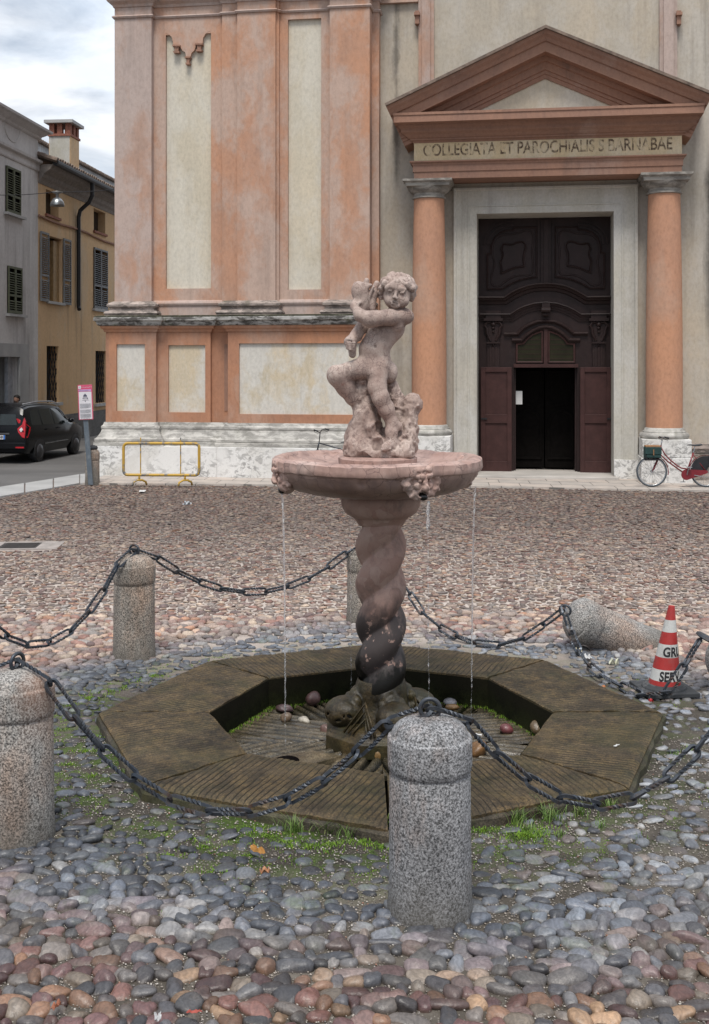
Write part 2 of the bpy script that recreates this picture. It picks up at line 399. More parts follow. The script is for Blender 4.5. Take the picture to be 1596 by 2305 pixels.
# plan paths for mouldings
up_path = [(uL, -3), (uL, NP), (p1[1], NP), (p1[1], NF), (b1[1], NF), (b1[1], NH), (p2[0], NH), (p2[0], NP), (p2[1], NP), (p2[1], NH), (hh[1], NH), (hh[1], NF), (b2[1], NF), (p3[0], NP), (p3[1], NP), (p3[1], .3), (r4[1], .3), (r4[1], 0)]
up_path[12] = (b2[1] - .004, NF)
def path3(pl, z=0): return [PP(u, n, z) for u, n in pl]
def mould(name, mat, path, prof, parent=church):
    m_ = MB(); m_.sweep(path3(path), prof, (0, 0, 1)); return m_.build(name, mat, parent)
# capital mouldings near the top of the photo
zn = Z_(300, 37, NP)
mould('necking_moulding', M['pink'], up_path, [(-.05, zn - .04), (.035, zn - .04), (.06, zn), (.035, zn + .03), (-.05, zn + .03)])
mould('capital_moulding', M['pink'], up_path, [(-.05, zn + .24), (.03, zn + .24), (.05, zn + .30), (.14, zn + .36), (.20, zn + .46), (.22, zn + .60), (.26, zn + .62), (.26, zn + .76), (-.05, zn + .76)])
# moulded feet of the pilasters
def foot(q, nfr, x0, x1):
    ya = [(q[0], -1), (q[0], NP), (q[1], NP), (q[1], -.2)] if q is not p1 else [(q[0], -3), (q[0], NP), (q[1], NP), (q[1], -.2)]
    H = Z_(540, 676, NP + .1) - zband
    pr = [(-.02, 0), (.20, 0), (.20, H * .30), (.185, H * .32), (.215, H * .40), (.19, H * .50), (.11, H * .53), (.09, H * .62), (.11, H * .70), (.15, H * .74), (.155, H * .84), (.12, H * .90), (.03, H * 1.0), (-.02, H * 1.0)]
    return mould('pilaster_base', M['base_mould'], ya, [(a, z + zband) for a, z in pr])
foot(p1, NP, 0, 0); foot((h1[0], h1[1]), NP, 0, 0) if False else None
foot((h1[0] + .12, p2[1]), NP, 0, 0); foot(p3, NP, 0, 0)
zf = Z_(420, 683, NF + .05)
mould('skirting_moulding', M['pink'], [(p1[1], NF), (b1[1] + .12, NF)], [(-.02, zf - .05), (.05, zf - .05), (.07, zf), (.05, zf + .05), (.0, zf + .08), (-.02, zf + .08)])
mould('skirting_moulding', M['pink'], [(p2[1], NF), (p3[0], NF)], [(-.02, zf - .05), (.05, zf - .05), (.07, zf), (.05, zf + .05), (.0, zf + .08), (-.02, zf + .08)])
mb = MB(); mb.wb(p1[1] - .01, h1[0] + .2, -.2, NF + .02, zband - .02, zf - .02); mb.wb(p2[1] - .01, p3[0] + .01, -.2, NF + .02, zband - .02, zf - .02)
mb.build('lower_bay_wall', M['pink'], church)

# dado
d0 = U_(238, ND)
D1 = (d0, U_(351, ND)); D2 = (D1[1], U_(474, NDB)); D3 = (D2[1], U_(513, ND)); D4 = (D3[1], U_(838, ND))
NG = NDB - .10
pz = lambda y, x=400, n=ND: Z_(x, y, n)
def dado(q, n, px, py):
    m_ = MB(); h = (U_(px[0], n), U_(px[1], n), Z_(px[0], py[0], n), Z_(px[0], py[1], n))
    holed(m_, q[0], q[1], zd0 - .05, zd1 + .12, n, .06, h, -.5); m_.build('dado_frame', M['orange_low'], church)
    m_ = MB(); m_.wb(h[0] - .01, h[1] + .01, n - .12, n - .055, h[2] - .01, h[3] + .01); m_.build('dado_panel', M['cream_low'], church)
dado(D1, ND, (262, 326), (925, 775)); dado(D2, NDB, (379, 462), (928, 777)); dado(D4, ND, (538, 812), (932, 773))
mb = MB(); mb.wb(D3[0], D3[1], -.5, NG, zd0 - .05, zd1 + .12); mb.build('dado_frame', M['orange_low'], church)
mb = MB(); mb.wb(U_(505, NG + .01), D3[1], NG, NG + .012, Z_(505, 925, NG), Z_(505, 775, NG)); mb.build('slot_shade', M['brown'], church)  # brown strip standing in for the shade inside a narrow recess
mb = MB(); mb.wb(d0, uL + .2, -8, ND - .3, 0, zb); mb.build('side_wall', M['orange_low'], church)
dpath = [(d0, -3), (d0, ND), (D1[1], ND), (D1[1], NDB), (D2[1], NDB), (D2[1], NG), (D3[1], NG), (D3[1], ND), (D4[1], ND), (D4[1], 0)]
mould('dado_cornice', M['orange_low'], dpath, [(-.05, zd1 - .02), (.03, zd1 - .02), (.05, zd1 + .04), (.10, zd1 + .07), (.115, zd1 + .13), (-.05, zd1 + .13)])
def rough_edge(o, amt, sc):
    tx = bpy.data.textures.new('rough', 'CLOUDS'); tx.noise_scale = sc
    m_ = o.modifiers.new('rough', 'DISPLACE'); m_.texture = tx; m_.strength = amt; m_.texture_coords = 'GLOBAL'
zc = zd1 + .131
bo = mould('stone_band', M['band'], dpath, [(-.05, zc), (.13, zc), (.16, zc + .02), (.19, zc + .10), (.235, zc + .13), (.235, zc + .20), (.21, zc + .225), (-.6, zc + .25)])
zband_top = zc + .25
def m_ledge():
    t = NT('black_moss_on_ledge'); a = t.noise(5, 7, .7); col = t.ramp(a, [(.35, (.022, .022, .016)), (.55, (.045, .045, .028)), (.7, (.17, .165, .14))]); return t.done(col, .95, 0, t.bump(t.noise(30, 5, .7), .6, .02), .2)
mould('ledge_moss', m_ledge(), dpath, [(-.05, zc + .228), (.17, zc + .215), (.222, zc + .212), (.215, zc + .24), (.10, zc + .262), (-.05, zc + .27)])
# white stone base: moulded courses and the big plinth blocks
zp = Z_(400, 1005, 1.15); PL = U_(216, 1.2)
ppath = [(d0, -3), (d0, ND), (D1[1] + .03, ND), (D1[1] + .03, NDB), (D3[1] - .03, NDB), (D3[1] - .03, ND), (D4[1], ND), (D4[1], 0)]
hh_ = zd0 - zp
pr = [(-.05, 0), (.235, 0), (.235, .16), (.20, .18), (.215, .22), (.215, .30), (.17, .36), (.12, .50), (.09, .60), (.075, .70), (.09, .76), (.09, .84), (.05, .90), (.03, 1.02), (-.05, 1.02)]
mould('plinth_moulding', M['white_mould'], ppath, [(a, zp + z * hh_) for a, z in pr])
mb = MB(); us = U_(488, 1.2)
mb.wb(PL, us, -8, 1.19, 0, zp - .002); mb.build('plinth_block', M['plinth'], church, bevel=.012)
for a, b, e in ((us + .004, us + 3.0, 1.215), (us + 3.006, D4[1] + .12, 1.205)):
    mb = MB(); mb.wb(a, b, -.5, e, 0, zp - .002); mb.build('plinth_block', M['plinth'], church, bevel=.012)

# --- tall strips and fields above the portal
for (xa, xb) in ((941, 976), (1486, 1526)):
    a, b = U_(xa, .2, 60), U_(xb, .2, 60); mb = MB()
    mb.wb(a, b, -.05, .09, 6.6, ZT); mb.wb(a + .09, b - .09, -.02, .14, 6.6, ZT)
    mb.build('wall_strip', M['pink'], church)
for x in (937, 1529):
    a, b = A(x, 30, .3); mb = MB(); mb.wb(a - .04, a + .06, -.02, .2, b - .22, b + .1); mb.wb(a - .06, a + .08, -.02, .26, b - .02, b + .05); mb.build('small_bracket', M['brown'], church)
a, b = A(853, 8, .1); mb = MB(); mb.wb(a, U_(941, .1), -.02, .12, b, ZT); mb.build('head_frame', M['orange'], church)

# --- portal: columns
def column(x, name, ys):
    uc = U_(x, .42); rt = empty(name, PP(uc, .42, 0)); rt.parent = church
    z0 = Z_(x, ys[0], .9); z1 = Z_(x, ys[1], .84); z2 = Z_(x, ys[2], .84); z3 = Z_(x, ys[3], 1.0); z4 = Z_(x, ys[4], 1.06)
    prof = []
    for i in range(25):
        t = i / 24; r = .425 - .055 * max(0, (t - .25) / .75) ** 1.6; prof.append((r, z1 + (z2 - z1) * t))
    m_ = MB(); m_.lathe(prof, seg=48); m_.build('shaft', M['column'], rt, smooth=True)
    h = z1 - z0
    m_ = MB(); pr_ = [(.0, z0), (.56, z0)]
    pr_ += [(.545 + .035 * math.sin(k / 8 * math.pi), z0 + h * (.02 + .5 * k / 8)) for k in range(9)]
    pr_ += [(.50, z0 + h * .56), (.50, z0 + h * .66), (.475, z0 + h * .70), (.455, z0 + h * .9), (.43, z1), (.3, z1)]
    m_.lathe(pr_, seg=48); m_.build('base', M['white_mould'], rt, smooth=True, auto=40)
    m_ = MB(); s_ = .585; mid = z0 * .60
    m_.wb(-s_, s_, -s_, s_, 0, mid - .006); m_.wb(-s_ + .03, s_ - .03, -s_ + .03, s_ - .03, mid, z0 - .002); m_.build('pedestal', M['plinth'], rt, bevel=.012)
    hc = z3 - z2
    m_ = MB(); pr_ = [(.3, z2), (.385, z2), (.415, z2 + hc * .05), (.415, z2 + hc * .14), (.375, z2 + hc * .18), (.38, z2 + hc * .45), (.40, z2 + hc * .5), (.43, z2 + hc * .56), (.47, z2 + hc * .68), (.505, z2 + hc * .84), (.52, z2 + hc), (.3, z2 + hc)]
    m_.lathe(pr_, seg=48)
    m_.sweep([(-.52, .52, 0), (-.52, -.52, 0), (.52, -.52, 0), (.52, .52, 0)], [(-.5, z3), (.0, z3), (.012, z3 + .45 * (z4 - z3)), (.05, z3 + .60 * (z4 - z3)), (.07, z3 + .68 * (z4 - z3)), (.07, z4), (-.5, z4)], (0, 0, 1), closed=True)
    m_.build('capital', M['capital'], rt, smooth=True, auto=35)
    return z4
ztc = column(966, 'portal_column', (981, 957, 444, 416, 400)); column(1495, 'portal_column', (989, 964, 433, 404, 386))
# --- entablature
NE = .88
eL, eR = U_(932, NE, 400), U_(1535, NE, 400); zA0 = Z_(1231, 396, NE)
zA1, zA2, zF1 = Z_(1231, 380, NE), Z_(1231, 356, NE), Z_(1231, 314, NE)
ring = [(eL, -.1), (eL, NE), (eR, NE), (eR, -.1)]
mb = MB(); mb.wb(eL, eR, -.02, NE, zA0, zA1); mb.wb(eL - .025, eR + .025, -.01, NE + .025, zA1, zA2 - .1)
mb.sweep(path3(ring), [(-.1, zA2 - .1), (.035, zA2 - .1), (.05, zA2 - .06), (.10, zA2 - .03), (.10, zA2), (-.1, zA2)], (0, 0, 1)); mb.build('architrave', M['brown'], church)
mb = MB(); mb.wb(eL, eR, -.02, NE, zA2 + .001, zF1 + .02); mb.build('frieze', M['cream_text'], church)
cz0 = Z_(1231, 263, 1.5); cz1 = Z_(1237, 243, 1.5)
hb = cz0 - zF1
prf = [(-.1, 0), (.02, 0), (.03, .06), (.05, .10), (.09, .14), (.09, .22), (.13, .26), (.20, .42), (.27, .52), (.29, .56), (.29, .74), (.31, .78), (.36, .86), (.38, 1.0), (-.1, 1.0)]
mb = MB(); mb.sweep(path3(ring), [(a, zF1 + z * hb) for a, z in prf], (0, 0, 1)); mb.build('bed_moulding', M['brown'], church)
NC = 1.5
cL, cR = U_(886, NC, 270), U_(1585, NC, 250)
mb = MB(); mb.wb(cL, cR, -.02, NC, cz0 - .02, cz1 - .06); mb.wb(cL - .02, cR + .02, -.02, NC + .02, cz1 - .06, cz1); mb.build('cornice', M['brown'], church)
# raking cornices
apex = A(1226, 62, NC + .1); lft = A(868, 243, NC + .1); rgt = A(1604, 207, NC + .1)
hw = ((apex[0] - lft[0]) + (rgt[0] - apex[0])) / 2; apu = (lft[0] + rgt[0]) / 2; zlow = (lft[1] + rgt[1]) / 2; sl_ = (apex[1] - zlow) / hw
rk = [PP(apu - hw, 0, zlow), PP(apu, 0, apex[1]), PP(apu + hw, 0, zlow)]
th = (Z_(1226, 62, NC) - Z_(1226, 110, NC)) * math.cos(math.atan(sl_))
def rake(name, mat, prof): m_ = MB(); m_.sweep(rk, prof, OUT); return m_.build(name, mat, church)
rake('raking_cornice', M['brown'], [(.03, -.02), (.03, NC + .12), (.10, NC + .09), (.16, NC + .02), (th * .52, NC - .03), (th * .54, NC - .08), (th * .62, NC - .08), (th, NC - .1), (th, -.02)])
rake('roof_edge', M['roof_tile'], [(-.035, -.02), (-.035, NC + .2), (.028, NC + .2), (.028, -.02)])
rake('raking_bed_moulding', M['brown'], [(th + .001, -.02), (th + .001, 1.08), (th + .10, 1.06), (th + .12, 1.0), (th + .28, .98), (th + .29, .94), (th + .36, .94), (th + .37, .91), (th + .46, .90), (th + .46, -.02)])
mb = MB(); mb.plate([(apu - hw + .9, cz1 - .01), (apu + hw - .9, cz1 - .01), (apu, apex[1] - .3)], -.02, .86); mb.build('tympanum', M['cream'], church)
# inscription on the frieze (worn capitals)
def text_mesh(body, size, extrude=.0, align='CENTER', bold=0.0):
    cu = bpy.data.curves.new('lettering', 'FONT'); cu.body = body; cu.size = size; cu.extrude = extrude; cu.align_x = align; cu.offset = bold
    o = bpy.data.objects.new('lettering', cu); COL.objects.link(o)
    dg = bpy.context.evaluated_depsgraph_get(); me = bpy.data.meshes.new_from_object(o.evaluated_get(dg))
    bpy.data.objects.remove(o); return me
def m_worn():
    t = NT('worn_painted_letters'); a = t.noise(4.6, 6, .65); b = t.noise(22, 5, .65)
    al = t.math('MULTIPLY', t.ramp(a, [(.42, .06), (.58, .78)]), t.ramp(b, [(.34, .2), (.62, .9)]))
    m = t.done((.15, .10, .07), .9); t.l(al, t.p.inputs['Alpha']); return m
M['letters'] = m_worn()
me = text_mesh('COLLEGIATA ET PAROCHIALIS S BARNABAE', .40, .002, bold=.006)
xs = [v.co.x for v in me.vertices]; wd = max(xs) - min(xs); want = (eR - eL) * .93
for v in me.vertices: v.co = Vector((v.co.x * want / wd, -v.co.z, v.co.y))
o = link_mesh('inscription', me, M['letters'], church, (PP((eL + eR) / 2, NE + .006, zA2 + (zF1 - zA2) * .30)))

# --- door surround
fL, fR, fT = U_(1021, .12), U_(1436, .12), Z_(1231, 419, .12)
def surround(a, b, top, n0, n1, name, mat, z0=.0):
    m_ = MB(); m_.plate([(a, z0), (oL, z0), (oL, oT), (oR, oT), (oR, z0), (b, z0), (b, top), (a, top)], n0, n1); return m_.build(name, mat, church)
surround(fL, fR, fT, -.02, .10, 'door_surround', M['jamb'], .5)
i0, i1, it = U_(1054, .13), U_(1402, .13), Z_(1231, 460, .13)
mb = MB(); mb.sweep([PP(fL + .03, .1, .5), PP(fL + .03, .1, fT - .03), PP(fR - .03, .1, fT - .03), PP(fR - .03, .1, .5)], [(-.025, -.02), (-.025, .045), (.02, .05), (.05, .02), (.05, -.02)], OUT)
mb.sweep([PP(i0, .1, .5), PP(i0, .1, it), PP(i1, .1, it), PP(i1, .1, .5)], [(-.008, -.02), (-.008, .022), (.02, .022), (.02, -.02)], OUT); mb.build('surround_moulding', M['jamb'], church)
for (a, b) in ((fL - .04, oL - .002), (oR + .002, fR + .04)):
    mb = MB(); mb.wb(a, b, -.02, .16, 0, .5); mb.build('jamb_foot', M['plinth'], church, bevel=.01)
mb = MB()
mb.wb(oL - .02, oL + .0015, dn, .098, .0, oT); mb.wb(oR - .0015, oR + .02, dn, .098, .0, oT); mb.wb(oL, oR, dn, .098, oT - .0015, oT + .02); mb.build('door_reveal', M['jamb'], church)
mb = MB(); mb.wb(oL - .1, oR + .1, -1.3, .42, 0, .10); mb.build('door_step', M['pave'], church, bevel=.015)

# --- the great door
door = empty('door', PP((oL + oR) / 2, dn, .1)); door.parent = church
Dx = (oL + oR) / 2
def DD(a, b, n=dn):
    u, z = A(1037.2 + .2709 * a, 461 + .2709 * b, n); return (u - Dx, z - .1)
def DM(a, b, n=dn): return DD(1414 - a, b - (a - 707) * -.016, n)
def dP(uz, n=0): return (uz[0], -n, uz[1])
wl, wr = oL - Dx + .001, oR - Dx - .001
ol_, or_ = DD(440, 1500)[0], DD(968, 1500)[0]; oz = DD(700, 1345)[1]
mb = MB(); mb.wb(wl, ol_, -.12, 0, 0, oz); mb.wb(or_, wr, -.12, 0, 0, oz); mb.wb(wl, wr, -.12, 0, oz, oT - .1); mb.build('door_body', M['wood'], door)
def dsweep(m_, pts, prof, closed=False, n=0): m_.sweep([dP(DD(*p), n) for p in pts], prof, OUT, closed=closed)
def ogee(w_, h): return [(0, -.005), (0, h * .55), (w_ * .15, h * .8), (w_ * .35, h), (w_ * .6, h * .95), (w_ * .75, h * .6), (w_, h * .4), (w_, -.005)]
ptsA = [(150, 765), (360, 765), (425, 722), (480, 695), (550, 670), (620, 656), (707, 651), (795, 656), (870, 672), (935, 698), (985, 724), (1050, 763), (1265, 758)]
ptsB = [(160, 905), (410, 905), (470, 865), (530, 838), (610, 815), (707, 806), (800, 815), (880, 840), (940, 868), (1000, 905), (1250, 902)]
ptsC = [(360, 1060), (465, 1060), (510, 1015), (560, 985), (630, 958), (707, 950), (785, 958), (850, 984), (900, 1015), (945, 1055), (1055, 1055)]
ptsE = [(425, 1110), (500, 1110), (540, 1070), (590, 1035), (650, 1008), (707, 1000), (765, 1008), (820, 1034), (865, 1068), (905, 1108), (990, 1108)]
mb = MB()
dsweep(mb, ptsA, [(0, -.005), (0, .20), (.03, .22), (.055, .19), (.06, .15), (.10, .13), (.12, .07), (.19, .05), (.20, -.005)])
dsweep(mb, ptsB, [(0, -.005), (0, .14), (.025, .15), (.04, .10), (.08, .09), (.09, .06), (.15, .05), (.155, .035), (.20, .03), (.20, -.005)])
dsweep(mb, ptsC, ogee(.10, .09)); dsweep(mb, ptsE, ogee(.11, .11))
mb.build('arched_moulding', M['wood'], door)
pan = [(215, 400), (242, 398), (245, 340), (275, 275), (320, 230), (375, 208), (430, 205), (440, 182), (636, 182), (636, 605), (560, 615), (490, 632), (420, 662), (345, 706), (215, 706)]
car = [(335, 345), (350, 315), (375, 315), (420, 325), (470, 300), (525, 298), (556, 340), (535, 400), (528, 455), (540, 518), (490, 522), (450, 530), (400, 550), (322, 585), (332, 530), (316, 480), (335, 440), (342, 405), (325, 370)]
scroll = [(245, 640), (270, 675), (320, 680), (365, 640), (430, 600), (500, 580), (570, 590), (600, 560), (600, 470), (590, 380), (605, 300), (600, 240), (560, 210), (500, 225), (440, 245), (360, 245), (300, 270), (265, 330), (260, 420), (285, 480), (262, 560)]
def smooth_poly(p, k=3):
    for _ in range(k):
        q = []
        for i in range(len(p)):
            a, b = p[i], p[(i + 1) % len(p)]; q += [(a[0] * .75 + b[0] * .25, a[1] * .75 + b[1] * .25), (a[0] * .25 + b[0] * .75, a[1] * .25 + b[1] * .75)]
        p = q
    return p
for mir in (0, 1):
    g = (lambda p: DM(*p)) if mir else (lambda p: DD(*p)); sg = -1 if mir else 1
    mb = MB()
    mb.sweep([dP(g(p)) for p in pan], [(a * sg, c) for a, c in [(0, -.005), (0, .05), (.02, .06), (.035, .045), (.045, .02), (.06, .02), (.06, -.005)]], OUT, closed=True)
    mb.sweep([dP(g(p)) for p in smooth_poly(car, 2)], [(a * sg, c) for a, c in [(0, -.005), (.005, .05), (.025, .06), (.045, .04), (.055, -.005)]], OUT, closed=True)
    mb.tube([dP(g(p), .004) for p in smooth_poly(scroll, 2)], .022, 6, closed=True)
    # quarter rings at the outer top corner
    for rr in (0, 32, 60):
        arc = [(190 + rr + (1 - math.cos(t)) * (250 - rr), 330 - math.sin(t) * (200 - rr)) for t in [k / 8 * math.pi / 2 for k in range(9)]]
        if rr < 60: mb.sweep([dP(g(p)) for p in arc], [(a * sg, c) for a, c in [(0, -.005), (0, .05), (.04, .05), (.04, -.005)]], OUT)
    mb.build('carved_panel', M['wood'], door)
mb = MB()
for a0, a1, h in ((640, 655, .03), (668, 690, .05), (690, 728, .09), (728, 748, .05), (760, 775, .03)):
    c, d = DD(a0, 130), DD(a1, 648); mb.wb(c[0], d[0], -.005, h, d[1], c[1])
mb.build('centre_stile', M['wood'], door)
mb = MB(); kc = DD(707, 860)
mb.wb(kc[0] - .10, kc[0] + .10, -.005, .2, kc[1] - .02, kc[1] + .12); mb.tube([dP((kc[0] - .11, kc[1] - .05), .17), dP((kc[0] + .11, kc[1] - .05), .17)], .07, 12)
mb.tube([dP((kc[0] - .08, kc[1] - .16), .12), dP((kc[0] + .08, kc[1] - .16), .12)], .045, 12); mb.wb(kc[0] - .075, kc[0] + .075, -.005, .12, kc[1] - .2, kc[1] - .04); mb.build('keystone', M['wood'], door)
for a in (271, 1145):
    mb = MB(); c = DD(a, 960); e = DD(a, 1140); bt = DD(a, 1900); s_ = .0245
    mb.wb(c[0] - .24, c[0] + .24, -.005, .17, c[1] - .02, c[1] + .05); mb.wb(c[0] - .19, c[0] + .19, -.005, .12, c[1] + .05, c[1] + .24)
    mb.plate([(c[0] - .17, c[1] - .02), (c[0] - .24, c[1] - .1), (c[0] - .20, c[1] - .28), (e[0] - .13, e[1]), (e[0] + .13, e[1]), (c[0] + .20, c[1] - .28), (c[0] + .24, c[1] - .1), (c[0] + .17, c[1] - .02)], -.005, .08)
    for sg in (-1, 1):
        mb.tube([dP((c[0] + sg * .05, c[1] - .06), .09), dP((c[0] + sg * .16, c[1] - .05), .11), dP((c[0] + sg * .21, c[1] - .14), .11), dP((c[0] + sg * .16, c[1] - .22), .1), dP((c[0] + sg * .15, c[1] - .34), .1), dP((e[0] + sg * .07, e[1] + .03), .09)], .034, 8)
    for k in range(3): mb.ico(dP((c[0], c[1] - .1 - .1 * k), .1), .06 - .012 * k, 2, jit=.1, seed=k)
    mb.wb(e[0] - .17, e[0] + .17, -.005, .13, e[1] - .04, e[1])
    mb.plate([(e[0] - .155, e[1] - .04), (e[0] + .155, e[1] - .04), (e[0] + .12, bt[1]), (e[0] - .12, bt[1])], -.005, .06)
    for k in (-.07, 0, .07): mb.plate([(e[0] + k - .022, e[1] - .13), (e[0] + k + .022, e[1] - .13), (e[0] + k * .8 + .018, bt[1]), (e[0] + k * .8 - .018, bt[1])], .055, .085)
    mb.ico(dP((e[0], e[1] - .08), .065), .035, 2)
    mb.build('carved_pilaster', M['wood'], door)
# transom window
win = empty('window', (0, 0, 0)); win.parent = door
for (a0, a1, mirr) in ((472, 670, 0), (738, 936, 1)):
    o1 = [(472, 1300), (472, 1165), (525, 1160), (555, 1120), (600, 1085), (670, 1060), (670, 1300)]
    pts = [(1408 - a, b) for a, b in o1][::-1] if mirr else o1
    mb = MB(); mb.plate([DD(*p) for p in pts], .0, .012); mb.build('pane', None, win).data.materials.append(None) if False else mb.build('pane', m_plain('dusty_leaded_glass%d' % mirr, (.020, .019, .009), .4, var=.3, scale=3, spec=.15), win)
    mb = MB(); mb.sweep([dP(DD(*p)) for p in pts], [(0, -.005), (0, .05), (-.03, .06), (-.045, .03), (-.05, -.005)], OUT, closed=True)
    for k in range(5):
        b = 1120 + k * 40; q0, q1 = DD(a0 if b > 1165 else (a0 + 45 if not mirr else a0), b), DD(a1 if (b > 1165 or not mirr) else a1 - 45, b); mb.wb(q0[0], q1[0], .012, .02, q0[1] - .004, q0[1] + .004)
    mb.build('glazing_frame', M['wood_leaf'], win)
mb = MB(); a, b = DD(440, 1345), DD(975, 1345)
mb.wb(a[0], b[0], -.005, .09, a[1] - .02, a[1] + .07); c = DD(690, 1300); mb.wb(c[0], DD(722, 1300)[0], -.004, .05, a[1] + .07, DD(700, 1030)[1])
mb.build('transom', M['wood_leaf'], door)
# side leaves folded back
for (a0, a1, tilt) in ((168, 424, 1), (990, 1250, -1)):
    q0, q1 = DD(a0, 2228), DD(a1, 1356); n1 = .16; W_ = q1[0] - q0[0]; Hh = q1[1] - q0[1]
    lf = empty('door_leaf', (q0[0], 0, q0[1] + .02)); lf.parent = door
    mb = MB(); pz_ = [(.14 * Hh * 0 + .11 * Hh, .47 * Hh), (.555 * Hh, .955 * Hh)]; st = .12 * W_ + .02
    z_s = [0, pz_[0][0], pz_[0][1], pz_[1][0], pz_[1][1], Hh]
    mb.wb(0, st, .08, n1, 0, Hh); mb.wb(W_ - st, W_, .08, n1, 0, Hh)
    for k in (0, 2, 4): mb.wb(st, W_ - st, .08, n1, z_s[k], z_s[k + 1])
    mb.build('frame', M['wood_leaf'], lf, bevel=.006)
    mb = MB()
    for k in (1, 3): mb.wb(st - .004, W_ - st + .004, .10, n1 - .035, z_s[k] - .004, z_s[k + 1] + .004)
    mb.build('panel', M['wood_leaf'], lf)
    mb = MB(); hx = .06 if tilt == 1 else W_ - .06; mb.wb(hx - .05, hx + .1, n1, n1 + .03, Hh * .505, Hh * .52); mb.build('handle', M['iron_dark'], lf)
# dark lobby with its inner pair of doors
for (a, b) in ((ol_ - .02, ol_ + .05), (or_ - .05, or_ + .02)):
    mb = MB(); mb.wb(a, b, -.62, -.12, 0, oz); mb.build('inner_jamb', M['wood'], door)
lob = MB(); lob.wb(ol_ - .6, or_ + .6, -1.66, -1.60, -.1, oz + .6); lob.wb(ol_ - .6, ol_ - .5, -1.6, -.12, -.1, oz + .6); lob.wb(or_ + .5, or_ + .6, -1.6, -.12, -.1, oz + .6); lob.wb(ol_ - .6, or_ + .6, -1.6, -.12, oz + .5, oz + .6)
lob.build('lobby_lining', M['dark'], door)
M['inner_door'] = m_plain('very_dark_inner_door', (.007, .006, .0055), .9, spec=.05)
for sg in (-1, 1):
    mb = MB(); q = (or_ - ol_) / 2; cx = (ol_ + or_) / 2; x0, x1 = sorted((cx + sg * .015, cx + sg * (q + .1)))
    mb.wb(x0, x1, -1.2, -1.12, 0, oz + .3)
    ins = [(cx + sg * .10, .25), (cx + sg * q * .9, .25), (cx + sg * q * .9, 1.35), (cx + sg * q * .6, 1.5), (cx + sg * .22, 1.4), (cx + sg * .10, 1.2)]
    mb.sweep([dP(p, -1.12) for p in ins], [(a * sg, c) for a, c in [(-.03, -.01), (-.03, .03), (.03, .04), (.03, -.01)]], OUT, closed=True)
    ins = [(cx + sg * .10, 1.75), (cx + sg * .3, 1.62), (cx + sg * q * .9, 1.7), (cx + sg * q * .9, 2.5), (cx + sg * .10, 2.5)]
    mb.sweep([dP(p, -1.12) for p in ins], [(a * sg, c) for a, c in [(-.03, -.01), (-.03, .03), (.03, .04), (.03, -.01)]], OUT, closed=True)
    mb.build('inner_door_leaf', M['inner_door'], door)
u, z = A(1168, 895, dn - .35); M['paper'] = m_plain('white_paper', (.55, .55, .54), .8, var=.04)
nb = MB(); nb.wb(-.085, .085, 0, .006, -.17, .17); nb.wb(-.055, .055, .0062, .0075, .10, .12)
o = nb.build('notice', M['paper']); o.location = FA.w(ol_ + Dx + .13, dn - .30, z); o.rotation_euler = (0, 0, FA.a); tag(o, 'small white paper notice just inside the left edge of the open church doorway', 'notice')
# black water stain running down the wall at its right end
def stain_wall(mat):
    t = NT.__new__(NT); t.m = mat; t.t = mat.node_tree; t.p = [n for n in t.t.nodes if n.type == 'BSDF_PRINCIPLED'][0]; t.co = [n for n in t.t.nodes if n.type == 'TEX_COORD'][0].outputs['Object']
    src = t.p.inputs['Base Color'].links[0].from_socket; v = t.warp(1.5, .6); sx = t.sep()
    k = t.math('ADD', t.math('MULTIPLY', t.math('SUBTRACT', sx[0], U_(1583, 0, 500)), 2.4), t.math('SUBTRACT', t.noise(1.3, 7, .65, t.mapv((1, 1, .4), src=v)), .35))
    zm = t.math('MULTIPLY', t.ramp(t.math('MULTIPLY', sx[2], .1), [(.30, 0.0), (.46, 1.0)]), t.ramp(t.math('MULTIPLY', sx[2], .1), [(.72, 1.0), (.82, 0.0)]))
    q = t.math('MULTIPLY', t.ramp(k, [(.2, 0.0), (.6, 1.0)]), zm)
    # damp streak below the left end of the cornice
    k2 = t.math('ADD', t.math('MULTIPLY', t.math('ABSOLUTE', t.math('SUBTRACT', sx[0], U_(892, 0, 340))), -5.0), t.math('MULTIPLY', t.noise(3, 6, .7, t.mapv((1, 1, .3), src=v)), 1.4)); zm2 = t.ramp(t.math('MULTIPLY', sx[2], .1), [(.70, 0.0), (.76, 1.0)])
    q = t.math('MAXIMUM', q, t.math('MULTIPLY', t.math('MULTIPLY', t.ramp(k2, [(.2, 0.0), (.7, 1.0)]), zm2), .6))
    lo = t.math('MULTIPLY', t.ramp(t.math('ADD', t.math('MULTIPLY', sx[2], .4), t.noise(1.1, 5, .6, v)), [(.5, 1.0), (1.15, 0.0)]), .45)
    c = t.mix(lo, src, (.30, .235, .21)); t.l(t.mix(q, c, (.035, .033, .030)), t.p.inputs['Base Color'])
stain_wall(M['wall'])
mb = MB(); mb.wb(U_(1545, .3), uE, -.02, .26, 0, Z_(1580, 1010, .3)); mb.wb(U_(1545, .3), uE, -.02, .30, Z_(1580, 1010, .3), Z_(1580, 1000, .3)); mb.build('right_plinth', M['base_mould'], church)
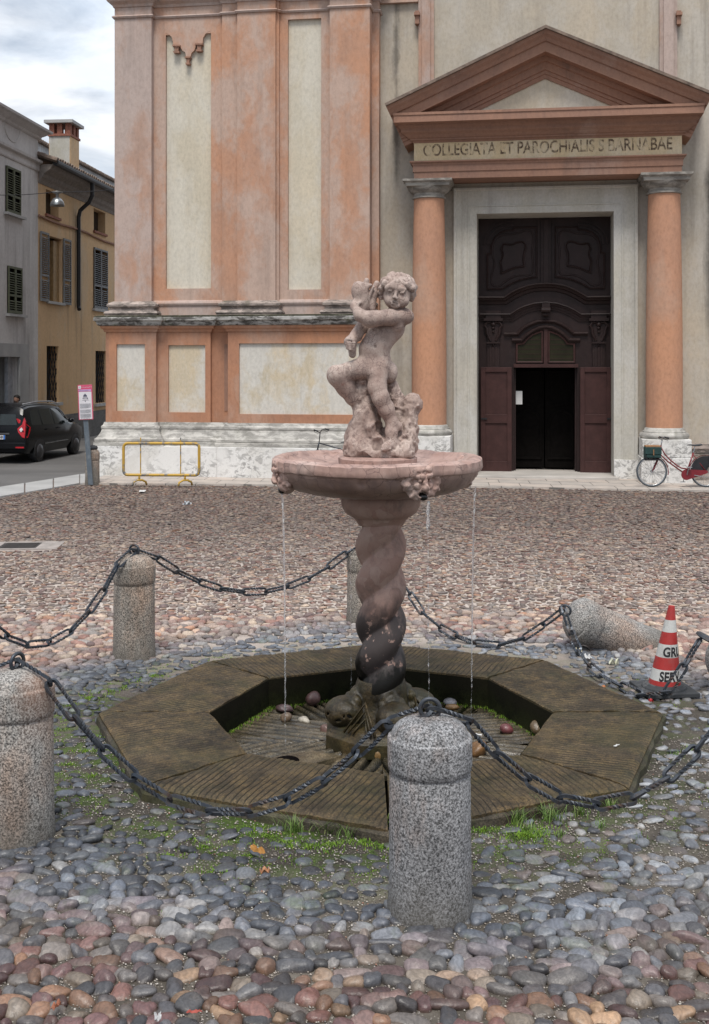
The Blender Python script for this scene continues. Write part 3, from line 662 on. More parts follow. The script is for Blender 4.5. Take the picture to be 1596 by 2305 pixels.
# ================================================================ ground
OC = Vector((0.205, 8.83, 0)); RO, RI, ZK, ZP = 2.20, 1.345, .10, -.17       # fountain basin: centre, outer and inner octagon, kerb top, pit floor
def octv(r, k, rot=0): a = R(45 * k + rot); return (OC.x + r * math.cos(a), OC.y + r * math.sin(a))
kerbA, kerbB, kerbC = gp(-90, 1114), gp(180, 1070.5), gp(250, 1060)
kerbD, kerbE, kerbF = gp(250, 1090.5), gp(180, 1090.5), gp(-90, 1136)
stripf = [gp(186, 1091.5), gp(620, 1095), gp(1070, 1098.5), gp(1640, 1109)]
def m_dirt():
    t = NT('sandy_dirt_with_gravel'); v = t.warp(2, .4); sx = t.sep()
    a = t.noise(1.3, 8, .65, v); col = t.ramp(a, [(.3, (.042, .036, .028)), (.5, (.080, .069, .056)), (.7, (.16, .14, .118))])
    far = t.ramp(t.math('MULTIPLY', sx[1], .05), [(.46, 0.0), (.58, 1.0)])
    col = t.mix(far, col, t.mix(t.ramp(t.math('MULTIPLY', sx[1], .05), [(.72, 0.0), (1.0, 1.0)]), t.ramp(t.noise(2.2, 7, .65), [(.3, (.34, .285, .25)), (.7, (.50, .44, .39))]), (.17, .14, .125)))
    g = t.vor(75, src=t.warp(30, .01)); gc = t.vor(75, out='Color'); gm = t.ramp(g, [(.0, 1.0), (.45, 0.0)])
    gb = t.n('ShaderNodeSeparateColor'); t.l(gc, gb.inputs[0])
    pick = t.ramp(gb.outputs[0], [(.55, 0.0), (.6, 1.0)])
    peb = t.ramp(gb.outputs[1], [(.0, (.10, .085, .075)), (.5, (.34, .30, .26)), (1.0, (.60, .56, .50))])
    col = t.mix(t.math('MULTIPLY', t.math('MULTIPLY', gm, pick), .8), col, peb)
    # moss close to the basin
    d = t.n('ShaderNodeVectorMath', operation='DISTANCE'); t.l(t.co, d.inputs[0]); d.inputs[1].default_value = OC
    ring = t.ramp(t.math('MULTIPLY', d.outputs['Value'], .2), [(.40, 1.0), (.60, 0.0)])
    left = t.ramp(t.math('ADD', t.math('MULTIPLY', t.math('ADD', sx[0], sx[1]), -.1), 1.0), [(.05, 0.35), (.35, 1.0)])
    ms = t.math('MULTIPLY', t.ramp(t.noise(3.6, 7, .70, v), [(.47, 0.0), (.54, 1.0)]), t.math('MULTIPLY', ring, left))
    mc = t.ramp(t.noise(26, 5, .7), [(.3, (.028, .060, .004)), (.7, (.12, .22, .015))])
    col = t.mix(t.math('MULTIPLY', ms, .9), col, mc)
    dk = t.mix(t.math('MULTIPLY', ring, .8), col, t.mix(1.0, col, (.35, .33, .32), 'MULTIPLY'))
    nb = t.bump(g, -.5, .01); nb = t.bump(t.noise(40, 5, .7), .6, .015, nb)
    return t.done(dk, .9, 0, nb, .3)
# one big sheet with an eight-sided hole for the basin
mb = MB(); big = [(150, 8.83), (150, 250), (0.2, 250), (-150, 250), (-150, 8.83), (-150, -60), (0.2, -60), (150, -60)]
inner = [octv(RO - .06, k) for k in range(8)]
ring_out = [octv(9.0, k) for k in range(8)]
v = [(x, y, 0) for x, y in inner] + [(x, y, 0) for x, y in ring_out] + [(x, y, 0) for x, y in big]
f = []
for k in range(8):
    k2 = (k + 1) % 8; f.append((k, 8 + k, 8 + k2, k2)); f.append((8 + k, 16 + k, 16 + k2, 8 + k2))
mb.add(v, f); o = mb.build('ground', m_dirt(), recalc=False); tag(o, kind='structure')

def m_asphalt():
    t = NT('worn_asphalt'); a = t.noise(.7, 6, .6, t.mapv((.3, 1, 1))); b = t.noise(60, 4, .7)
    col = t.ramp(a, [(.3, (.085, .082, .080)), (.7, (.14, .135, .13))]); col = t.mix(1.0, col, t.ramp(b, [(.3, (.8, .8, .8)), (.7, (1.15, 1.15, 1.15))]), 'MULTIPLY')
    return t.done(col, .85, 0, t.bump(b, .4, .006), .4)
M['asphalt'] = m_asphalt()
dr = (kerbA - kerbB)
ext = kerbA + dr * 6
mb = MB(); mb.slab([(ext.x, ext.y), (kerbA.x, kerbA.y), (kerbB.x, kerbB.y), (kerbC.x, kerbC.y), (-5.9, 27.5), (-5.9 + 5, 62), (-5.9 + 5, 160), (-60, 160), (-60, ext.y)], -.05, .006)
tag(mb.build('road', M['asphalt']), kind='structure')
def m_kerb():
    t = NT('pale_kerb_stone'); col = t.ramp(t.noise(1.5, 6, .6), [(.3, (.27, .27, .265)), (.7, (.38, .375, .365))])
    return t.done(col, .8, 0, t.bump(t.noise(30, 5), .3, .008))
M['kerb'] = m_kerb()
e2 = kerbF + (kerbF - kerbE) * 6
mb = MB()
for (pa, pb, pc, pd) in ((ext, kerbA, kerbF, e2), (kerbA, kerbB, kerbE, kerbF), (kerbB, kerbC, kerbD, kerbE)):
    n_ = max(1, int((pb - pa).length / 1.1))
    for k in range(n_):
        g0, g1 = k / n_ + .006, (k + 1) / n_ - .006
        q = [pa.lerp(pb, g0), pa.lerp(pb, g1), pd.lerp(pc, g1), pd.lerp(pc, g0)]; mid = .5
        mb.slab([(p.x, p.y) for p in q], -.04, .035 + .004 * (k % 2))
tag(mb.build('kerb', M['kerb'], bevel=.006), kind='structure')
# flagged strip along the church
def m_flags():
    t = NT('worn_flagstones'); sx = t.n('ShaderNodeTexBrick'); sx.offset = .37; sx.inputs['Scale'].default_value = .8; sx.inputs['Mortar Size'].default_value = .008
    sx.inputs['Color1'].default_value = (.39, .36, .325, 1); sx.inputs['Color2'].default_value = (.46, .40, .35, 1); sx.inputs['Mortar'].default_value = (.15, .14, .125, 1)
    t.l(t.mapv((.9, .45, 1), rot=(0, 0, R(8.5))), sx.inputs['Vector'])
    col = t.mix(1.0, sx.outputs['Color'], t.ramp(t.noise(3, 8, .65), [(.3, (.78, .78, .8)), (.7, (1.1, 1.08, 1.06))]), 'MULTIPLY')
    return t.done(col, .82, 0, t.bump(t.noise(14, 5), .3, .01))
q = [(p.x, p.y) for p in stripf]; b0, b1 = FA.w(U_(1640, 0) + 4, -1), FA.w(PL - .4, -6)
mb = MB(); mb.slab(q + [(q[-1][0] + 4, q[-1][1] - .55), (b0.x, b0.y), (b1.x, b1.y)], -.05, .045)
tag(mb.build('pavement', m_flags()), kind='structure')

# ---------------------------------------------------------------- cobblestones
def side(p, a, b): return (b.x - a.x) * (p[1] - a.y) - (b.y - a.y) * (p[0] - a.x)
def cob_mask(X, Y):
    d = Vector((kerbE.x - kerbF.x, kerbE.y - kerbF.y))
    ok = (d.x * (Y - kerbF.y) - d.y * (X - kerbF.x)) < -.02
    fx = [p.x for p in stripf]; fy = [p.y for p in stripf]
    ok &= Y < np.interp(X, fx, fy) - .03
    ang = np.arctan2(Y - OC.y, X - OC.x); rr = np.hypot(X - OC.x, Y - OC.y); am = (ang + math.pi / 8) % (math.pi / 4) - math.pi / 8
    am = ang % (math.pi / 4); apo = rr * np.cos(am - math.pi / 8)
    ok &= apo > RO * math.cos(math.pi / 8) + .03
    ok &= (np.abs(X) < .345 * Y + .55)
    return ok, apo - RO * math.cos(math.pi / 8), ang
def stones(name, rows, wid, sub, ylo, yhi, mat, hfac, seed, extra=None):
    rg = np.random.RandomState(seed); PX = []; PY = []; PW = []; PR = []
    y = ylo
    while y < yhi:
        rh = rows * rg.uniform(.86, 1.16); lim = .345 * y + .7; x = -lim - rg.uniform(0, .1)
        ph = rg.uniform(0, 6)
        while x < lim:
            wv = wid * rg.choice([.55, .78, .95, 1.15, 1.5], p=[.16, .26, .28, .18, .12]); PX.append(x + wv / 2); PY.append(y + .035 * math.sin(x * 1.3 + ph * .2) + rg.normal() * rh * .10); PW.append(wv); PR.append(rh); x += wv
        y += rh
    X, Y, Wd, Rh = map(np.array, (PX, PY, PW, PR))
    # rows bow around the piazza like hand-laid courses
    X0 = X.copy(); Y = Y + .10 * np.sin(X0 * .55 + .7) + .05 * np.sin(X0 * 1.7)
    ok, dist, ang = cob_mask(X, Y)
    keep = rg.uniform(size=len(X))
    gap = np.clip(1 - (dist - .15) / 1.15, 0, 1)                       # stones thin out near the basin
    ok &= keep > gap * .42
    man = (X > -5.75) & (X < -4.55) & (Y > 17.0) & (Y < 17.9); ok &= ~man
    X, Y, Wd, Rh, gap = X[ok], Y[ok], Wd[ok], Rh[ok], gap[ok]; n = len(X)
    V, Fc = ICO(sub); m = len(V)
    P = np.repeat(V[None], n, 0)
    fac = np.ones((n, m))
    for _ in range(5):
        d = rg.normal(size=(n, 3)); d /= np.linalg.norm(d, axis=1)[:, None]; k = rg.uniform(1.2, 4.6, (n, 1)); ph = rg.uniform(0, 6.3, (n, 1))
        fac += .095 * np.sin(np.einsum('nk,mk->nm', d, V) * k + ph)
    # boxier ends
    s4 = (np.abs(V) ** 3.6).sum(1) ** (-1 / 3.6); bx = rg.uniform(.25, .95, (n, 1)); fac *= (1 - bx) + bx * s4[None]
    P = P * fac[:, :, None]
    tg = 1.0 if ylo > 12 else 1.13
    sc = np.stack([Wd * .5 * rg.uniform(.90, 1.03, n) * tg, Rh * .5 * rg.uniform(.88, 1.10, n) * tg, hfac * rg.uniform(.75, 1.25, n)], 1)
    sc[:, 0] *= 1 - .22 * gap; sc[:, 1] *= 1 - .30 * gap; sc[:, 2] *= 1 - .50 * gap
    P = P * sc[:, None, :]
    # tilt and turn
    tl = rg.normal(size=(n, 2)) * .12; P[:, :, 2] += P[:, :, 0] * tl[:, :1] + P[:, :, 1] * tl[:, 1:]
    a = rg.normal(size=n) * .28; a += np.where(rg.uniform(size=n) < .07, rg.uniform(.6, 1.5, n), 0); ca, sa = np.cos(a)[:, None], np.sin(a)[:, None]
    x, y = P[:, :, 0] * ca - P[:, :, 1] * sa, P[:, :, 0] * sa + P[:, :, 1] * ca
    P = np.stack([x + X[:, None], y + Y[:, None], P[:, :, 2] + ((.002 if ylo > 6 else -.007) + .0035 * rg.normal(size=n) - .004 * gap)[:, None]], 2)
    FF = (Fc[None] + (np.arange(n) * m)[:, None, None]).reshape(-1, 3)
    me = np_mesh(name, P.reshape(-1, 3), FF, True)
    o = link_mesh(name, me, mat); print(name, n); return o
def m_cobble():
    t = NT('river_cobble_stone'); g = t.n('ShaderNodeNewGeometry'); rnd = g.outputs['Random Per Island']; sx = t.sep()
    warm = t.ramp(rnd, [(0, (.070, .066, .070)), (.12, (.125, .068, .060)), (.24, (.150, .132, .110)), (.34, (.078, .082, .094)), (.46, (.185, .112, .075)), (.55, (.118, .112, .108)), (.64, (.105, .062, .064)), (.77, (.25, .175, .115)), (.82, (.105, .108, .115)), (.86, (.092, .097, .106)), (.93, (.118, .082, .078)), (.985, (.30, .26, .21)), (1.0, (.36, .33, .29))], 'CONSTANT')
    blue = t.ramp(rnd, [(0, (.095, .104, .12)), (.2, (.14, .152, .168)), (.4, (.11, .12, .138)), (.6, (.18, .186, .19)), (.78, (.115, .118, .128)), (.88, (.21, .205, .195)), (.95, (.165, .135, .12))], 'CONSTANT')
    pink = t.ramp(rnd, [(0, (.24, .18, .165)), (.14, (.34, .285, .25)), (.28, (.20, .18, .175)), (.4, (.40, .31, .25)), (.5, (.25, .155, .135)), (.62, (.35, .31, .285)), (.74, (.17, .13, .13)), (.84, (.47, .41, .34)), (.92, (.29, .285, .28)), (.97, (.36, .22, .155))], 'CONSTANT')
    d = t.n('ShaderNodeVectorMath', operation='DISTANCE'); t.l(t.co, d.inputs[0]); d.inputs[1].default_value = (OC.x, 8.6, 0)
    nzb = t.math('MULTIPLY', t.math('SUBTRACT', t.noise(.7, 4, .6), .5), 1.6)
    dd = t.math('ADD', d.outputs['Value'], nzb)
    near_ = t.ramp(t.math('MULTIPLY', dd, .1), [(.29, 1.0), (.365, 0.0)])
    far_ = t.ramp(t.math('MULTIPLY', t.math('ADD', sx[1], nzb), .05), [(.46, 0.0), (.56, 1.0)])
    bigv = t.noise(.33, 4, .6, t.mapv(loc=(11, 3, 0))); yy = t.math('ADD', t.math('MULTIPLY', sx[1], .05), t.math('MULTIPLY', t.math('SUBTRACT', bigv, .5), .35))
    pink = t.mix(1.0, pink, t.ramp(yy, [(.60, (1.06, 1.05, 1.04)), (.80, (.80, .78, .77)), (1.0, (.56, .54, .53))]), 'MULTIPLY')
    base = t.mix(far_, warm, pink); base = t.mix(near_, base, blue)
    v = t.mapv((1, 1, 1))
    mot = t.noise(22, 7, .68); base = t.mix(1.0, base, t.ramp(mot, [(.25, (.72, .72, .72)), (.5, (1, 1, 1)), (.75, (1.3, 1.28, 1.25))]), 'MULTIPLY')
    pale = t.ramp(t.noise(9, 6, .65, t.mapv(loc=(5, 5, 5))), [(.56, 0.0), (.72, 1.0)]); base = t.mix(t.math('MULTIPLY', pale, .28), base, (.33, .30, .27))
    dust = t.ramp(sx[2], [(.0, 1.0), (.016, 0.0)]); base = t.mix(t.math('MULTIPLY', dust, .6), base, (.12, .10, .08))
    wr = t.math('MULTIPLY', t.ramp(t.math('MULTIPLY', dd, .1), [(.26, 1.0), (.32, 0.0)]), t.ramp(t.math('MULTIPLY', t.math('ADD', sx[0], t.math('MULTIPLY', sx[1], .6)), .1), [(.40, 1.0), (.66, 0.0)]))
    base = t.mix(t.math('MULTIPLY', wr, .85), base, t.mix(1.0, base, (.30, .31, .33), 'MULTIPLY'))
    gm = t.math('MULTIPLY', near_, t.ramp(t.noise(4, 6, .7, t.mapv(loc=(2, 9, 4))), [(.55, 0.0), (.68, 1.0)])); base = t.mix(t.math('MULTIPLY', gm, .45), base, (.07, .095, .03))
    rg_ = t.ramp(mot, [(.3, (.44, .44, .44)), (.7, (.72, .72, .72))])
    nb = t.bump(t.noise(45, 6, .7), .3, .006); nb = t.bump(t.noise(14, 5, .65), .55, .016, nb)
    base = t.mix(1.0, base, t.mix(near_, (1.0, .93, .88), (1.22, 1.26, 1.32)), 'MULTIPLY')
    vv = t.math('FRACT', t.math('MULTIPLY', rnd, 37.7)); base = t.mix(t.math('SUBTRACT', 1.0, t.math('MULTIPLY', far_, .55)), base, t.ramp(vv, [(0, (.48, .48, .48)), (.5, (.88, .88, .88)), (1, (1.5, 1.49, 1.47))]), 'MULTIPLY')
    ln = t.n('ShaderNodeTexWave'); ln.inputs['Scale'].default_value = 9; ln.inputs['Distortion'].default_value = 14; ln.inputs['Detail'].default_value = 4; ln.inputs['Detail Scale'].default_value = 2; t.l(t.co, ln.inputs['Vector'])
    base = t.mix(.30, base, t.mix(1.0, base, t.ramp(ln.outputs['Fac'], [(.3, (.6, .6, .6)), (.7, (1.3, 1.3, 1.3))]), 'MULTIPLY')); base = t.mix(1.0, base, (.95, .94, .94), 'MULTIPLY')
    rg_ = t.mix(t.math('SUBTRACT', 1.0, far_), t.ramp(mot, [(.3, (.6, .6, .6)), (.7, (.8, .8, .8))]), t.ramp(mot, [(.3, (.30, .30, .30)), (.7, (.52, .52, .52))]))
    return t.done(base, rg_, 0, nb, .5)
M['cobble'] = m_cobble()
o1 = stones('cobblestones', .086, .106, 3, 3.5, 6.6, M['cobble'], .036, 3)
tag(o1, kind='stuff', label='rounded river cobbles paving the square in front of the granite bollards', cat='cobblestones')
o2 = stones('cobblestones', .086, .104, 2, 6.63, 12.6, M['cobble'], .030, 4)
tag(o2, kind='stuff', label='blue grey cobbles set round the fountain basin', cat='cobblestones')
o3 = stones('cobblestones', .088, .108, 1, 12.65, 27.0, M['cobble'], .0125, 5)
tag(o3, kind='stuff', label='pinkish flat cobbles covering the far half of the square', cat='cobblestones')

# loose grit between the stones
def grit(n, ylo, yhi, seed):
    rg = np.random.RandomState(seed); Y = rg.uniform(ylo, yhi, n); X = rg.uniform(-1, 1, n) * (.345 * Y + .3); ok, dist, _ = cob_mask(X, Y); X, Y = X[ok], Y[ok]; n = len(X)
    V, Fc = ICO(1); V = V * (1 + .25 * rg.normal(size=(len(V), 1))); P = V[None] * (rg.uniform(.002, .0062, (n, 1, 1)) * np.array([1, 1, .7])) + np.stack([X, Y, np.full(n, .006)], 1)[:, None]
    FF = (Fc[None] + (np.arange(n) * len(V))[:, None, None]).reshape(-1, 3); return link_mesh('gravel', np_mesh('gravel', P.reshape(-1, 3), FF), m_grit)
t = NT('mixed_grit'); g = t.n('ShaderNodeNewGeometry'); m_grit = t.done(t.ramp(g.outputs['Random Per Island'], [(0, (.22, .19, .16)), (.3, (.34, .30, .26)), (.55, (.16, .14, .13)), (.8, (.42, .39, .35)), (.97, (.25, .13, .09))], 'CONSTANT'), .8)
tag(grit(30000, 4.0, 8.5, 9), 'fine pale gravel lying in the joints between the cobbles', 'gravel', kind='stuff')

# ---------------------------------------------------------------- drain cover in the square
dc = empty('drain_cover', (-5.15, 17.45, 0), R(4), 'dark rectangular drain cover in a worn pale stone frame set in the cobbles', 'drain cover')
mb = MB(); mb.box(-.62, -.29, -.36, .36, -.02, .012); mb.box(.29, .62, -.36, .36, -.02, .012); mb.box(-.29, .29, .27, .36, -.02, .011); mb.box(-.29, .29, -.36, -.27, -.02, .011); mb.build('frame', m_plain('worn_pinkish_frame_stone', (.27, .24, .22), .85, var=.3, scale=5, bump=.3), dc)
mb = MB(); mb.box(-.285, .285, -.265, .265, -.02, .006)
for k in range(9): mb.box(-.25, .25, -.24 + k * .057, -.215 + k * .057, .006, .013)
mb.build('grate', m_plain('rusty_cast_iron', (.045, .04, .038), .7, .2), dc)
# ================================================================ houses across the street
ST = Frame((-10.73, 38.4), 84.69)
S = ST.at
def shutter(m_, u0, u1, z0, z1, n, slats=22):
    st = .05; m_.wb(u0, u0 + st, n, n + .045, z0, z1); m_.wb(u1 - st, u1, n, n + .045, z0, z1)
    rails = [z0, z0 + (z1 - z0) * .36, z1 - .07]
    for z in rails: m_.wb(u0 + st, u1 - st, n, n + .045, z, z + .07)
    k = z0 + .09
    while k < z1 - .09:
        if not any(abs(k - z) < .08 for z in rails):
            m_.obox(PP((u0 + u1) / 2, n + .022, k), ((u1 - u0) / 2 - st, 0, 0), (0, .024, .018), (0, .004, -.005))
        k += (z1 - z0) / slats
def S2(x, y, n=0): return S(x, y, n)
hg = empty('grey_house', ST.P, ST.a, 'grey plastered house with olive green shutters and heavy eaves at the left edge', 'house')
uc = 0.0; zg = S2(85, 280, .4)[1]; uA = -9.0
wins = [((12, 44), (379, 481)), ((16, 47), (601, 706))]
ze = S2(60, 340, 0)[1]
drx = (S2(-30, 830)[0], S2(40, 830)[0]); drz = S2(20, 803)[1]
mb = MB(); mb.wb(uA, drx[0], -9, 0, 0, zg); mb.wb(drx[1], uc, -9, 0, 0, zg); mb.wb(drx[0], drx[1], -9, 0, drz, zg); mb.build('wall', M['house_grey'], hg)
mb = MB(); mb.wb(drx[0], drx[1], -1.5, -.6, 0, drz); mb.build('shop_door', M['glass_dark'], hg)
mb = MB(); a = drx[1]; mb.wb(a, a + .75, -.02, .08, 0, drz + .42); mb.wb(drx[0] - .6, a, -.02, .08, drz, drz + .42); mb.build('door_frame', M['kerb'], hg)
mb = MB(); mb.wb(drx[1] - .35, drx[1] - .02, -.3, -.18, 0, drz); mb.build('door_panel', m_plain('pale_blue_grey_paint', (.42, .45, .49), .5), hg)
prg = [(-.3, zg - .30), (.02, zg - .30), (.08, zg - .26), (.10, zg - .20), (.20, zg - .14), (.28, zg - .07), (.38, zg - .04), (.40, zg + .03), (-.3, zg + .08)]
mb = MB(); mb.sweep([PP(uA, 0), PP(uc, 0), PP(uc, -4)], prg, (0, 0, 1)); mb.build('eaves', M['house_grey'], hg)
zs = S2(60, 352, .15)[1] ; zs = S2(83, 357, .15)[1]
mb = MB(); mb.sweep([PP(uA, 0), PP(uc, 0)], [(-.02, zs - .35), (.03, zs - .35), (.05, zs - .3), (.06, zs - .12), (.16, zs - .08), (.18, zs), (-.02, zs + .05)], (0, 0, 1)); mb.build('string_course', M['house_grey'], hg)
mb = MB(); cu_, cz_ = S2(27, 288); pts = [PP(cu_ + .62 * math.cos(t), 0, cz_ + .42 * math.sin(t)) for t in [k / 24 * 2 * math.pi for k in range(24)]]; mb.tube(pts, .03, 6, closed=True); mb.build('round_moulding', M['house_grey'], hg)
for (xs, ys) in wins:
    a, b = S2(xs[0], 430)[0], S2(xs[1], 430)[0]; z1, z0 = S2(sum(xs) / 2, ys[0])[1], S2(sum(xs) / 2, ys[1])[1]
    w_ = empty('window', PP(a, 0, z0)); w_.parent = hg
    for k in (0, 1):
        mb = MB(); h_ = (b - a) / 2; shutter(mb, k * h_ + .01, (k + 1) * h_ - .01, 0, z1 - z0, .02, 20); mb.build('shutter', M['shutter_green'], w_)
    mb = MB(); mb.wb(0, b - a, -.02, .012, 0, z1 - z0); mb.build('opening', M['dark'], w_)
    mb = MB(); mb.wb(-.12, b - a + .25, -.02, .14, -.1, -.02); mb.build('sill', M['kerb'], w_)

hy = empty('yellow_house', ST.P, ST.a, 'ochre yellow house with grey shutters, dark gutter and a square chimney', 'house')
zy = S2(170, 412, .0)[1]; zy = S2(90, 372, .0)[1]; uB = 16.0
def opening(xs, ys):
    a, b = S2(xs[0], 700)[0], S2(xs[1], 700)[0]; xm = sum(xs) / 2; return a, b, S2(xm, ys[1])[1], S2(xm, ys[0])[1]
ops = [opening((103, 132), (431, 486)), opening((211, 237), (474, 523)), opening((107, 140), (534, 679)), opening((210, 240), (561, 695)), opening((105, 132), (779, 906)), opening((215, 238), (790, 907))]
# wall as columns of plaster round the openings
cuts = sorted(set([uc, uB] + [o[0] for o in ops] + [o[1] for o in ops])); mb = MB()
for a, b in zip(cuts[:-1], cuts[1:]):
    m_ = (a + b) / 2; hs = sorted([(o[2], o[3]) for o in ops if o[0] < m_ < o[1]]); z = 0
    for (h0, h1) in hs: mb.wb(a, b, -.35, 0, z, h0); z = h1
    mb.wb(a, b, -.35, 0, z, zy)
mb.wb(uc, uB, -9, -.5, 0, zy - .1)
mb.build('wall', M['house_yellow'], hy)
for i, (a, b, z0, z1) in enumerate(ops):
    w_ = empty('window', PP(a, 0, z0)); w_.parent = hy; W_ = b - a; H_ = z1 - z0
    mb = MB(); mb.wb(0, W_, -.45, -.3, 0, H_); mb.build('pane', M['glass_dark'], w_)
    if i in (0, 1):
        mb = MB(); mb.wb(-.08, W_ + .08, -.02, .08, -.09, -.005); mb.build('sill', M['brick'], w_)
    if i == 2:
        for (p, q) in ((-.02 - W_ * .52, -.02), (W_ + .02, W_ + .02 + W_ * .52)):
            mb = MB(); shutter(mb, p, q, -.05, H_ + .05, .03, 34); mb.build('shutter', M['shutter_grey'], w_)
        mb = MB(); mb.wb(W_ * .62, W_ - .02, -.28, -.12, 0, H_ - .1); mb.wb(.05, .12, -.28, -.2, 0, H_); mb.build('frame', m_plain('ochre_window_wood', (.28, .18, .08), .6), w_)
        mb = MB(); mb.wb(-.1, W_ + .1, -.02, .1, -.1, -.01); mb.build('sill', M['kerb'], w_)
    if i == 3:
        for k in (0, 1):
            mb = MB(); shutter(mb, k * W_ / 2 + .01, (k + 1) * W_ / 2 - .01, 0, H_, .02, 30); mb.build('shutter', M['shutter_grey'], w_)
        mb = MB(); mb.wb(-.1, W_ + .1, -.02, .1, -.12, -.01); mb.build('sill', M['kerb'], w_)
    if i > 3:
        mb = MB(); n_ = int((W_ + H_) / .17)
        for k in range(n_):
            for sg in (1, -1):
                s0 = -H_ * .5 + k * .26
                pts = []
                for tt in range(0, 41):
                    z = H_ * tt / 40; x = (s0 + z * .5) if sg == 1 else (W_ - s0 - z * .5)
                    if 0 <= x <= W_: pts.append(PP(x, -.08, z))
                if len(pts) > 1: mb.tube([pts[0], pts[-1]], .016, 4)
        mb.build('lattice_grille', M['iron_dark'], w_)
        mb = MB(); mb.wb(-.15, W_ + .2, -.02, .1, -.12, -.01); mb.build('sill', M['kerb'], w_)
mb = MB(); mb.wb(uc, uB, -.02, .06, 0, S2(170, 930)[1]); mb.build('stone_base', m_stone_band('grey_rough_base', (.16, .155, .15), .1, .5), hy)
zm = S2(83, 484, 0)[1]; mb = MB(); mb.tube([PP(uc + k * 1.0, .05, zm - .04 * math.sin(k * 1.1) - .01 * k) for k in range(0, 16)], .045, 6); mb.build('cable_moulding', M['brown'], hy)
mb = MB(); mb.sweep([PP(uc + .02, 0), PP(uB, 0)], [(-.05, zy - .62), (.03, zy - .62), (.08, zy - .5), (.16, zy - .42), (.2, zy - .3), (.42, zy - .16), (.50, zy - .04), (.55, zy), (-.05, zy)], (0, 0, 1)); mb.build('eaves', m_plain('grey_eaves_boards', (.20, .175, .155), .85), hy)
mb = MB(); mb.tube([PP(uc + .0, .62, zy + .05), PP(uB, .62, zy + .02)], .11, 10); mb.build('gutter', M['iron_dark'], hy)
mb = MB(); up_, zp_ = S2(190, 415, .5); 
u2 = S2(177, 500, .1)[0]; mb.tube([PP(u2, .62, zy - .0), PP(u2, .62, zy - .5), PP(u2, .5, zy - .75), PP(u2, .16, zy - 1.05), PP(u2, .1, zy - 1.3), PP(u2, .1, S2(177, 690, .1)[1]), PP(u2 - .1, .16, S2(177, 697, .1)[1])], .075, 10); mb.build('downpipe', M['iron_dark'], hy)
# tiled roof: rows of half-round tiles running up the slope
def tile_roof(name, u0, u1, n0, z0, depth, rise, parent, mat, pitch=.24):
    m_ = MB(); nn = int((u1 - u0) / pitch); sl = math.hypot(depth, rise); ax = Vector((0, depth / sl, rise / sl))
    m_.add([PP(u0, n0, z0), PP(u1, n0, z0), PP(u1, n0 - depth, z0 + rise), PP(u0, n0 - depth, z0 + rise)], [(0, 1, 2, 3)])
    for k in range(nn):
        for j in range(10):
            a = Vector(PP(u0 + (k + .5) * pitch, n0, z0 + .05)) + ax * (j * sl / 10); b = a + ax * (sl / 10 + .08); r0, r1 = .10, .085
            jz = random.uniform(-.012, .012); m_.tube([a + Vector((0, 0, jz)), b + Vector((0, 0, jz - .02))], [r0, r1], 7, cap=True)
    return m_.build(name, mat, parent, recalc=False)
tile_roof('roof', uc - .1, uB, .68, zy + .08, 4.5, 1.6, hy, M['roof_tile'])
# chimney
ch = empty('chimney', (0, 0, 0)); ch.parent = hy
def S3(x, y, n): return S(x, y, n)
nC = -.9; a0, a1 = S3(158, 340, nC)[0], S3(178, 340, nC)[0]; zc0, zc1 = zy, S3(158, 306, nC)[1]
wC = .85
mb = MB(); mb.wb(a0, a1, nC - wC, nC, zc0, zc1); mb.build('stack', M['house_yellow'], ch)
mb = MB(); mb.wb(a0 - .012, a0 - .002, nC - wC + .02, nC - .02, zc0, zc1); mb.build('white_face', m_plaster('white_limewash', (.42, .41, .38), (.36, .34, .28), (.48, .48, .47)), ch)
mb = MB(); mb.wb(a0 - .06, a1 + .06, nC - wC - .04, nC + .04, zc1, zc1 + .09)
dz_ = .5
for (p, q) in ((a0, nC), (a0, nC - wC), (a0, nC - wC / 2), (a1, nC), (a1, nC - wC), (a1, nC - wC / 2), ((a0 + a1) / 2, nC), ((a0 + a1) / 2, nC - wC)):
    pu, pn = min(max(p, a0 + .1), a1 - .1), min(max(q, nC - wC + .1), nC - .1); mb.wb(pu - .1, pu + .1, pn - .1, pn + .1, zc1 + .09, zc1 + dz_)
mb.build('brick_crown', M['brick'], ch)
mb = MB(); mb.wb(a0 - .17, a1 + .17, nC - wC - .15, nC + .15, zc1 + dz_, zc1 + dz_ + .12); mb.build('cap', M['kerb'], ch)
# building behind, only its white upper wall and tiles show over the yellow roof
fh = empty('white_house', ST.w(9, -6), ST.a, 'whitewashed upper wall with a tiled roof edge showing above the yellow house', 'house')
zw = S3(220, 392, -6)[1]
mb = MB(); mb.wb(-2.2, 20, -5, 0, 0, zw); mb.build('wall', m_plaster('whitewashed_wall', (.38, .40, .42), (.30, .31, .32), (.44, .46, .48), grime=.7), fh)
tile_roof('roof', -2.4, 20, .2, zw, 4, 1.2, fh, M['roof_tile'])

